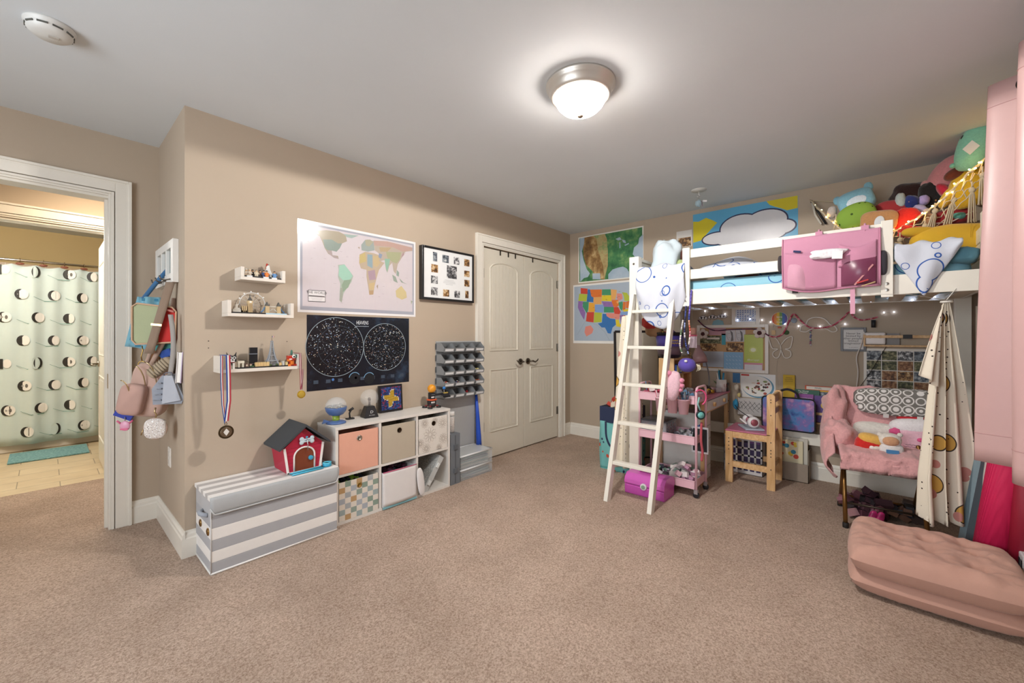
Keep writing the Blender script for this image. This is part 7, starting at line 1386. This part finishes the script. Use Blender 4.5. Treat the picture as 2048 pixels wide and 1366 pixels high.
# laundry bag
T = Thing('laundry_bag', 'tall teal printed fabric bag with navy top and straps by the bed post', 'bag'); x0, x1, y0, y1 = 3.33, 3.64, 1.575, 1.86; zt_ = .56
b = MB(); b.grid(lambda s, t: (x0-.012*math.sin(t*PI)+.008*math.sin(s*9+t*4), y1-s*(y1-y0), t*.43), 14, 14, 'mermaid', (.006, 0, 0)).grid(lambda s, t: (x0+s*(x1-x0), y0-.01*math.sin(t*PI)+.006*math.sin(s*7), t*.43), 14, 14, 'mermaid', (0, .006, 0)).grid(lambda s, t: (x0+s*(x1-x0), y1+.01*math.sin(t*PI), t*.43), 8, 8, 'mermaid', (0, -.006, 0)).box(x1-.006, x1, y0, y1, 0, .43, 'mermaid').box(x0, x1, y0, y1, 0, .005, 'mermaid'); T.part('body', b)
nv = '#26304e|c'; b = MB(); b.box(x0-.004, x0+.002, y0-.004, y1+.004, .42, zt_, nv).box(x0, x1, y0-.004, y0+.002, .42, zt_, nv).box(x0, x1, y1-.002, y1+.004, .42, zt_, nv).box(x1-.002, x1+.004, y0, y1, .42, zt_, nv); T.part('top_band', b)
T.part('strap', MB().tube(cr_spline([Vector((x0-.012, y1-.06, .43)), Vector((x0-.018, y1-.07, .3)), Vector((x0-.018, y1-.11, .22)), Vector((x0-.018, y0+.11, .22)), Vector((x0-.018, y0+.06, .3)), Vector((x0-.012, y0+.05, .43))], 5), .009, nv)); T.done()
heap('laundry', (3.48, 1.72, .5), (.11, .1, .09), ('#e0d8c8', '#b8402f', '#d9cdb8', '#8fb06a', '#c9b8a8'), 26, 'cream and red clothes at the top of the laundry bag', 'clothes', .08)
T = Thing('framed_board', 'tall black-framed cream board leaning behind the laundry bag', 'frame'); a, c = Vector((3.72, 1.9, 0)), Vector((3.98, 1.56, 0)); d_ = (c-a).normalized(); up = Vector((.03, .03, 1)).normalized(); nr = d_.cross(up).normalized()
if nr.x > 0: nr = -nr
A4 = [a, c, c+up*1.24, a+up*1.24]; T.part('board', MB().prism([p+nr*.004 for p in A4], -nr*.012, '#cdc6b4|r.6')); b = MB()
for i in range(4): b.bar(A4[i]+up*.004*(i == 0), A4[(i+1) % 4], .022, .022, '#1c1a1a|r.35', tuple(nr))
T.part('frame', b); T.done()
def hang(s, t):
    y = 1.56-s*.22; x = 3.215-.01*math.sin(s*14)*(.3+t)-.02*t; w2 = .5+.5*t**.5
    return Vector((x-.03*math.sin(s*11+1)*t, 1.56-.04*(1-t)-s*.26*w2, 1.27-t*1.19))
def hang(s, t):
    w2 = .35+.65*min(1, t*1.8); y = 1.69-.07*(1-t)**2-(s)*.24*w2
    return Vector((3.268-.02*math.sin(s*16+t)*(.3+t), y, 1.36-t*1.3+.02*s))
one('printed_cloth', MB().grid(hang, 40, 24, 'dogprint', (.004, 0, 0)), 'cream cloth printed with yellow and red spots hanging at the ladder end of the bed', 'curtain')
one('red_cloth', MB().ell(at(1303, 645, 3.62), (.06, .08, .06), '#b8302a|c', .8, None, .3), 'red cloth stuffed under the bed edge behind the ladder', 'cloth')
one('tan_cloth', MB().ell(at(1308, 662, 3.62), (.05, .07, .05), '#a07a56|c', .7, None, .3), 'tan cloth just below the red one behind the ladder', 'cloth')
softbag('stuffed_toy', 1346, 772, 2.98, 15, 30, .045, '#e3bcc8|f', 'pale pink stuffed animal with pink frilly gills clinging to the ladder', 'stuffed toy', .85, .15, .1, nub('gill', ((-12, -24, 7, 6), (14, -14, 6, 5), (16, -4, 6, 5), (15, 5, 5, 4), (-16, -18, 6, 5), (-14, 8, 7, 6)), '#dd8ba6|f'))
heap('craft_bits', (3.6, 1.32, .873), (.07, .05, .08), ('#b8a890', '#8a6a4a', '#d9d6ce', '#6a8a9a'), 26, 'beige and brown odds and ends on the shelf of the hutch', 'craft supplies', .03)
heap('craft_bits', (3.84, 1.31, .873), (.08, .045, .07), ('#4a7a8a', '#c9a03a', '#d98aa8', '#3a2f3a'), 26, 'teal, yellow and pink craft bits on the right half of the hutch shelf', 'craft supplies', .028)
b = MB(); rr = random.Random(12)
for q in range(26): y = rr.uniform(1.03, 1.38); x = rr.uniform(3.17, 3.32); b.tube([(x, y, .7), (x-rr.uniform(.0, .03), y+rr.uniform(-.03, .03), rr.uniform(.79, .83))], .0035, rr.choice(('#a82f3f', '#8a2430', '#d9c4c4', '#c8607a', '#5a8ab4', '#e4e0dc', '#3a3a44')), 6)
one('pens', b, 'red, pink and grey pens standing upright in the top tray of the cart', 'pens', kind='stuff')
for i, (x, y, r_, m, lb) in enumerate(((3.57, 1.34, .022, '#d9c9b4|f', 'cream'), (3.8, 1.34, .026, '#cfd6da|f', 'pale grey'), (3.87, 1.32, .024, '#c9b48a|f', 'tan'))):
    one('small_figure', MB().ell((x+.12, y-.02, 1.006+r_*.9), (r_, r_, r_), m, .95).ell((x+.12, y-.02, 1.006+r_*2.4), (r_*.75, r_*.75, r_*.7), m, .95), lb+' little round figure on top of the pine hutch', 'figurine', 'little figures on the hutch')
# ================================================================ PINK CHAIR, PLAID OF TOYS, HANGING CLOTH, CURTAIN, FUTON
fa, fb = Vector((3.30, .14, 0)), Vector((3.345, -.25, 0)); fd = (fb-fa).normalized(); bk_ = Vector((-fd.y, fd.x, 0)); bk_ = bk_ if bk_.x > 0 else -bk_
gold = '#8f6a3c|m.85|r.35'; Wd = (fb-fa).length
def ch(s, d, z): return fa+fd*(s*Wd)+bk_*d+Z3*z
T = Thing('folding_chair', 'folding chair with bronze metal legs draped in a pink fleece blanket', 'chair')
for s in (0.03, .97):
    T.part('front_leg', MB().tube([ch(s, .0, .008), ch(s, .16, .42)], .012, gold, 10)); T.part('rear_leg', MB().tube([ch(s, .40, .008), ch(s, .1, .42)], .012, gold, 10)); T.part('back_post', MB().tube([ch(s, .1, .40), ch(s, .36, .6), ch(s, .42, .8)], .012, gold, 10))
    for d_ in (0, .40): T.part('rubber_foot', MB().cyl(ch(s, d_, 0), .016, .03, '#1f1c1a|r.6', 12))
T.part('cross_bar', MB().tube([ch(.03, .33, .1), ch(.97, .33, .1)], .009, gold, 8)); T.part('cross_bar', MB().tube([ch(.03, .05, .14), ch(.97, .05, .14)], .007, '#3a2f26|m.6|r.4', 8))
T.part('seat_pan', MB().prism([ch(0, -.02, .405), ch(1, -.02, .405), ch(1, .38, .405), ch(0, .38, .405)], (0, 0, .02), '#6a5a4a'))
T.part('back_panel', MB().prism([ch(.03, .38, .56), ch(.97, .38, .56), ch(.97, .43, .8), ch(.03, .43, .8)], bk_*.015, '#6a5a4a')); T.done()
fp = '#d6a0a0|f'
def drape(s, t):
    # t 0: front hem, .45: back of the seat, 1: over the top of the backrest ; s across, left side flares to the carpet
    wr = .012*noise.noise(Vector((s*6, t*7, 2)))+.006*noise.noise(Vector((s*17, t*19, 5)))
    x = -.05+s*1.1
    if t < .12: q = t/.12; return ch(x, -.05+.0*q-.01*(1-q), .375+.07*q)+Vector((wr, wr, 0))
    if t < .5: q = (t-.12)/.38; return ch(x, -.04+.40*q, .45+.02*math.sin(q*PI)+wr*1.5)
    if t < .9: q = (t-.5)/.4; return ch(x-.02*(s < .5)*q, .36+.04*q-.02*math.sin(q*PI)+wr, .45+.37*q)
    q = (t-.9)/.1; return ch(x, .40+.06*q, .82-.03*q+wr)
b = MB().grid(drape, 44, 56, fp, (0, 0, .03))
T = Thing('fleece_blanket', 'crumpled pink fleece blanket thrown over the folding chair', 'blanket'); T.part('cloth', b)
M = place(ch(-.06, .36, .66), math.atan2(fd.y, fd.x)); b = MB(M); b.ell((0, -.0, 0), (.075, .09, .17), fp, .85, RX(.12), .35, (20, 28), 3); T.part('bunched_arm', b)
def skirt(s, t):
    p = ch(-.1-.16*math.sin(t*PI)*.8+.03*math.sin(s*8)*t, .42-s*.44, .74-s*.28-t*((.13+.35*(1-s))+.03*math.sin(s*9)))
    return p+Vector((0, 0, .015*noise.noise(Vector((s*6, t*6, 9)))))
T.part('hanging_side', MB().grid(skirt, 30, 24, fp, (.015, .015, 0)))
b = MB(M); b.ell((.02, -.14, -.13), (.09, .12, .1), fp, .85, None, .35, (18, 24), 8); T.part('bunched_seat_fold', b); T.done()
T = Thing('patterned_pillow', 'grey and white patterned folded pillow across the top of the pink chair', 'pillow'); yaw = math.atan2(fd.y, fd.x); c = ch(.76, .36, .775)
b = MB(place(c, yaw)); b.ell((0, 0, 0), (.215, .06, .075), 'ogee', .55, None, .06, (16, 34)); b.ell((.01, -.02, -.06), (.205, .045, .04), 'ogee', .6, None, .06, (14, 30)); T.part('cushion', b)
for x in (-.06, .1): T.part('care_tag', MB(place(c, yaw)).cbox((x, -.07, -.1), (.028, .002, .025), '#d9d6d4', RX(.2)))
T.done()
def seated(name, s, d, z, r3, m, label, extra=None, rot=0, e=.85, wob=.08, cat='stuffed toy'):
    M = place(at(s, d, z)+Vector((0, 0, .02)), TH-PI/2-math.atan((s-CXP)/FPX)*.8)@Matrix.Rotation(rot, 4, 'Y')@Matrix.Scale(1.15, 4); T = Thing(name, label, cat, 'stuffed toys on the pink chair'); T.part('body', MB(M).ell((0, 0, 0), r3, m, e, None, wob, (14, 22), s))
    if extra: extra(T, M)
    T.done()
seated('stuffed_toy', 1760, 872, 2.74, (.125, .05, .06), '#dedbd2|f', 'white stuffed toy head with droopy sides wearing a green and red outfit', lambda T, M: (T.part('outfit', MB(M).ell((-.02, -.005, -.075), (.085, .045, .055), '#b3251f|f', .85)), T.part('collar', MB(M).tube([(-.085, -.03, -.03), (-.02, -.055, -.05), (.065, -.04, -.06)], .009, '#2f6a3f|f')), T.part('droopy_side', MB(M).ell((.13, .0, -.045), (.055, .025, .02), '#dedbd2|f', .9, RY(.5)))), .15)
seated('stuffed_toy', 1738, 897, 2.6, (.062, .045, .055), '#c4251f|f', 'round red stuffed toy with a yellow top at the left of the seat', lambda T, M: (T.part('yellow_top', MB(M).ell((.0, -.004, .038), (.056, .043, .03), '#dfb055|f', .85)), T.part('white_badge', MB(M).ell((.005, -.044, .0), (.012, .004, .01), '#ece8e4|f'))), .2)
seated('stuffed_toy', 1782, 907, 2.52, (.052, .04, .045), '#dcdad8|f', 'small white stuffed toy in a blue printed shirt at the front of the seat', lambda T, M: (T.part('head', MB(M).ell((-.005, -.0, .055), (.048, .038, .036), '#dcd6cc|f', .9)), T.part('face_patch', MB(M).ell((-.005, -.026, .053), (.034, .016, .025), '#c99a74|f', .9)), T.part('shirt_print', MB(M).cbox((0, -.043, .0), (.05, .003, .02), '#3f7fb0')), T.part('ear', MB(M).ell((-.045, 0, .078), (.012, .01, .012), '#dcd6cc|f')), T.part('ear', MB(M).ell((.035, 0, .085), (.012, .01, .012), '#dcd6cc|f')), T.part('arm', MB(M).ell((-.065, -.01, .005), (.026, .014, .012), '#dcd6cc|f'))))
seated('stuffed_toy', 1836, 893, 2.6, (.125, .065, .12), '#e3b6c4|f', 'large pale pink and white stuffed toy with pink frills on the right of the seat', lambda T, M: (T.part('white_top', MB(M).ell((.0, .0, .085), (.12, .055, .05), '#e9e4e6|f', .85)), T.part('frill', MB(M).ell((-.095, -.03, .055), (.026, .022, .024), '#d9588a|f', .9, None, .3)), T.part('frill', MB(M).ell((.0, -.06, .03), (.016, .01, .012), '#d9588a|f')), T.part('printed_text', MB(M).scribble((-.035, -.071, .0), .07, 4, .011, '#4a4046', (1, 0, 0), (0, 0, 1), .0022))))
one('red_cloth', MB(place(ch(1.0, .33, .665), yaw)).ell((0, 0, 0), (.1, .03, .02), '#b3202a|c', .7), 'red cloth edge under the right end of the patterned pillow', 'cloth')
heap('doll_heap', tuple(ch(.35, .3, .0)), (.13, .13, .17), ('#5a3440', '#8a5a64', '#2a2226', '#4a2f38', '#b58a90'), 50, 'dolls and dark pink cloth piled under the folding chair', 'toys', .06)
for i, s in enumerate((.38, .47)): one('doll_shoe', MB(place(ch(s, .1, .06), .4)).ell((0, 0, 0), (.014, .02, .045), '#b32a6a|r.4', .8, RX(.3)), ('left', 'right')[i]+' magenta doll shoe poking out under the folding chair', 'doll shoe', 'magenta doll shoes under the chair')
heap('toy_heap', tuple(ch(.8, .32, .0)), (.12, .12, .12), ('#26262c', '#4a3a34', '#3a3f4a', '#7a5a4a'), 36, 'dark toys piled under the right side of the folding chair', 'toys', .055)
# hanging printed cloth tied to the bed rail
lat = Vector((sth, -cth, 0)); dep_ = Vector((cth, sth, 0))
def cloth2(s, t):
    w2 = .03+.26*min(1, t*1.25)**.8; top = at(1893, 602, 2.16); c = top+lat*(.008*t)
    x = (s-.5)*w2+(.0 if t < .3 else 0)
    fold = (.035+.02*t)*math.sin(s*22+1.2)*(.4+t*.6)*min(1, .25+t*2)
    zz = t*1.155+.03*math.sin(s*22+1.2)*t*.3
    return c+lat*(x+.012*math.sin(s*31)*t)+dep_*(-fold)+Vector((0, 0, -zz))
T = Thing('printed_curtain', 'cream spotted cloth tied up at the bed rail, right of the pink chair', 'curtain')
T.part('cloth', MB().grid(cloth2, 80, 40, 'dogprint', tuple(dep_*.004)))
top = at(1893, 600, 2.16); T.part('tie', MB().tube([top+lat*(.02*math.cos(a))+dep_*(.02*math.sin(a))+Z3*-.01 for a in [i*PI/6 for i in range(12)]], .006, '#e0dcd2|c', 6, True).tube([top, top+Z3*.06+lat*.05, top+Z3*.085+lat*.12], .002, '#d9d6ce', 5).tube([top, top+Z3*.03+lat*-.2, top+Z3*.03+lat*-.42], .0015, '#d9d6ce', 5))
def flap(s, t): return at(1889, 610, 2.11)+lat*((-.115*t**.8)*(1-s)+(-.01-.03*t)*s)+dep_*(.018*math.sin(s*9+1)*t)-Z3*t*(.36+.06*s)
T.part('side_flap', MB().grid(flap, 20, 16, 'dogprint', tuple(dep_*.004))); T.done()
def cloth3(s, t): return Vector((3.5+.38*s, -.5+.02*math.sin(s*18)-.0*t, 1.38-t*1.2))
one('printed_curtain', MB().grid(cloth3, 30, 14, 'dogprint', (.0, .004, 0)), 'second length of cream printed cloth hanging at the foot end, behind the pink curtain', 'curtain')
# mats leaning in the corner
def lean(u0, v0, u1, v1, t0, t1): return at(u0, v0, t0), at(u1, v1, t1)
a, c = Vector((3.02, -.42, .07)), Vector((3.07, -.52, .86))
T = Thing('yoga_mat', 'rolled hot pink ribbed exercise mat leaning under the pink curtain', 'exercise mat', 'rolled mats'); ax = (c-a).normalized(); u1_ = ax.cross(dep_).normalized()
def roll(a, c, r0, m, turns=2.5):
    ax = (c-a).normalized(); p = ax.orthogonal().normalized(); q = ax.cross(p); n = 60; b = MB(); vs = []; fs = []
    for i in range(n+1):
        th_ = 2*PI*turns*i/n; r_ = r0*(.45+.55*i/n)
        for e_ in (a, c): vs.append(e_+(p*math.cos(th_)+q*math.sin(th_))*r_)
        for e_ in (a, c): vs.append(e_+(p*math.cos(th_)+q*math.sin(th_))*(r_-.006))
    for i in range(n): k_ = 4*i; fs += [(k_, k_+4, k_+5, k_+1), (k_+2, k_+3, k_+7, k_+6), (k_+1, k_+5, k_+7, k_+3), (k_, k_+2, k_+6, k_+4)]
    fs += [(0, 1, 3, 2), (4*n, 4*n+2, 4*n+3, 4*n+1)]; b.add(vs, fs, m, True); return b
one('yoga_mat', roll(a, c, .07, 'yogamat'), 'rolled hot pink ribbed exercise mat leaning under the pink curtain', 'exercise mat')
one('yoga_mat', roll(Vector((2.97, -.50, .06)), Vector((3.0, -.545, .74)), .05, '#8f0f2c|r.6', 2), 'second rolled mat, shade painted into its darker red, beside the hot pink one', 'exercise mat')  # magenta roll standing in shade, the shade put into its colour
one('grey_mat', MB().prism([Vector((3.12, -.335, .0)), Vector((3.16, -.375, .0)), Vector((3.2, -.50, .9)), Vector((3.16, -.46, .9))], (.03, .02, 0), '#7f949c|r.7'), 'flat blue-grey foam mat leaning behind the hot pink roll', 'exercise mat')
# ---- pink window curtain on its rod
T = Thing('curtain_rod', 'dark metal curtain rod at the window beside the bed', 'curtain rod'); T.part('rod', MB().tube([(.25, -.49, 2.265), (2.86, -.49, 2.265)], .012, '#4a4644|m1|r.3', 12)); T.part('finial', MB().ell((2.885, -.49, 2.265), (.03, .022, .022), '#4a4644|m1|r.3'))
for x in (2.84, .3): T.part('bracket', MB().box(x-.008, x+.008, -.6, -.49, 2.258, 2.272, '#4a4644|m1|r.3'))
T.done()
satin = '#c8a4a1|r.38'
def pcurt(x_hi, x_lo, n):
    def f(s, t):
        ph = s*n*2*PI; amp = (.105+.04*t)*(1-.3*min(1, s*2)); x = x_hi-(x_hi-x_lo)*s; y = -.495+amp*math.cos(ph)+.012*t*math.sin(ph*2.3+t*3)
        return Vector((x+.018*math.sin(ph)*(1-.3*t), y, 2.315-t*1.685))
    return f
F_ = pcurt(2.80, 2.12, 2)
T = Thing('window_curtain', 'pink satin grommet curtain at the right edge of the room', 'curtain')
T.part('cloth', MB().grid(F_, 180, 26, satin, (.0, .0022, 0)))
for s in [(i+.5)/4 for i in range(4)]:
    p = F_(s, .03); T.part('grommet', MB().lathe([(.03, -.004), (.034, 0), (.03, .004), (.021, .004), (.019, 0), (.021, -.004), (.03, -.004)], (p.x, -.49, 2.265), '#3a3634|m1|r.3', 24, 'x'))
for tt in (.06, .925): T.part('hem_stitch', MB().tube([F_(i/180, tt)+Vector((-.0, .0035, 0)) for i in range(181)], .0012, '#c09492', 4))
T.done()
T = Thing('window_curtain', 'matching pink satin curtain at the far side of the same window', 'curtain'); T.part('cloth', MB().grid(pcurt(.62, .28, 3), 90, 20, satin, (0, .0022, 0))); T.done()
# ---- floor futon
T = Thing('floor_cushion', 'folded dusty pink floor cushion with tufted top on the carpet', 'floor cushion'); fc = '#bf9585|c'
x0, x1, y0, y1 = 2.455, 2.98, -.485, .095
def cush(z0, z1, tuft, sd, dx=0):
    def f(L):
        sg = 1 if L > 0 else -1
    nu, nv = 60, 60; vs = []; fs = []; cx, cy = (x0+x1)/2+dx, (y0+y1)/2; hx, hy = (x1-x0)/2, (y1-y0)/2; b = MB()
    T_ = [(-.42, -.5), (.2, -.5), (.6, -.45), (-.45, .4), (.2, .45), (.62, .42), (-.1, 0), (.4, 0)]
    def top(s, t):
        X_, Y_ = 2*s-1, 2*t-1; k = max(0, (1-X_**6)*(1-Y_**6))**.45
        # square to rounded square
        qx = X_*math.sqrt(1-.12*Y_*Y_*abs(Y_)); qy = Y_*math.sqrt(1-.12*X_*X_*abs(X_)); return qx, qy, k
    def surf(up):
        def g(s, t):
            qx, qy, k = top(s, t); z = k*(z1-z0)/2; 
            if up and tuft:
                for a_, c_ in T_:
                    d2 = ((qx-a_)**2+(qy-c_)**2); z -= .034*math.exp(-d2/.014)+.018*math.exp(-d2/.1)+.009*abs(math.sin(3.5*math.atan2(qy-c_, qx-a_)))*math.exp(-d2/.035)*min(1, d2/.002)
                z += .007*math.sin(6*qx+5*noise.noise(Vector((qx*2, qy*2, 1))))*k+.012*noise.noise(Vector((qx*5, qy*5, sd)))*k
            z += .004*noise.noise(Vector((qx*12, qy*12, sd)))*k
            return Vector((cx+qx*hx, cy+qy*hy, (z0+z1)/2+(z if up else -z)))
        return g
    A = surf(True); B_ = surf(False); W_ = nu+1
    for j in range(nv+1):
        for i in range(nu+1): vs.append(A(i/nu, j/nv))
    N = len(vs)
    for j in range(nv+1):
        for i in range(nu+1): vs.append(B_(i/nu, j/nv))
    for j in range(nv):
        for i in range(nu): a_ = j*W_+i; fs += [(a_, a_+1, a_+W_+1, a_+W_), (N+a_, N+a_+W_, N+a_+W_+1, N+a_+1)]
    b.add(vs, fs, fc, True); return b
T.part('lower_fold', cush(.0, .125, False, 3, .01)); T.part('upper_fold', cush(.088, .245, True, 7, -.012))
T.part('brand_tag', MB().cbox((2.535, .07, .135), (.028, .004, .024), '#1f1f22|c', RZ(.3)))
T.done()
T = Thing('white_appliance', 'white plastic appliance with black slots behind the floor cushion', 'appliance'); T.part('shell', MB().box(2.99, 3.07, -.58, -.50, 0, .2, '#d6d6d8|r.3').box(2.86, 3.0, -.585, -.5, 0, .215, '#d6d6d8|r.3'), bev=.006)
for k in range(3): T.part('slot', MB().box(2.88+.035*k, 2.9+.035*k, -.501, -.498, .06, .19, '#1f1f24'))
T.done()
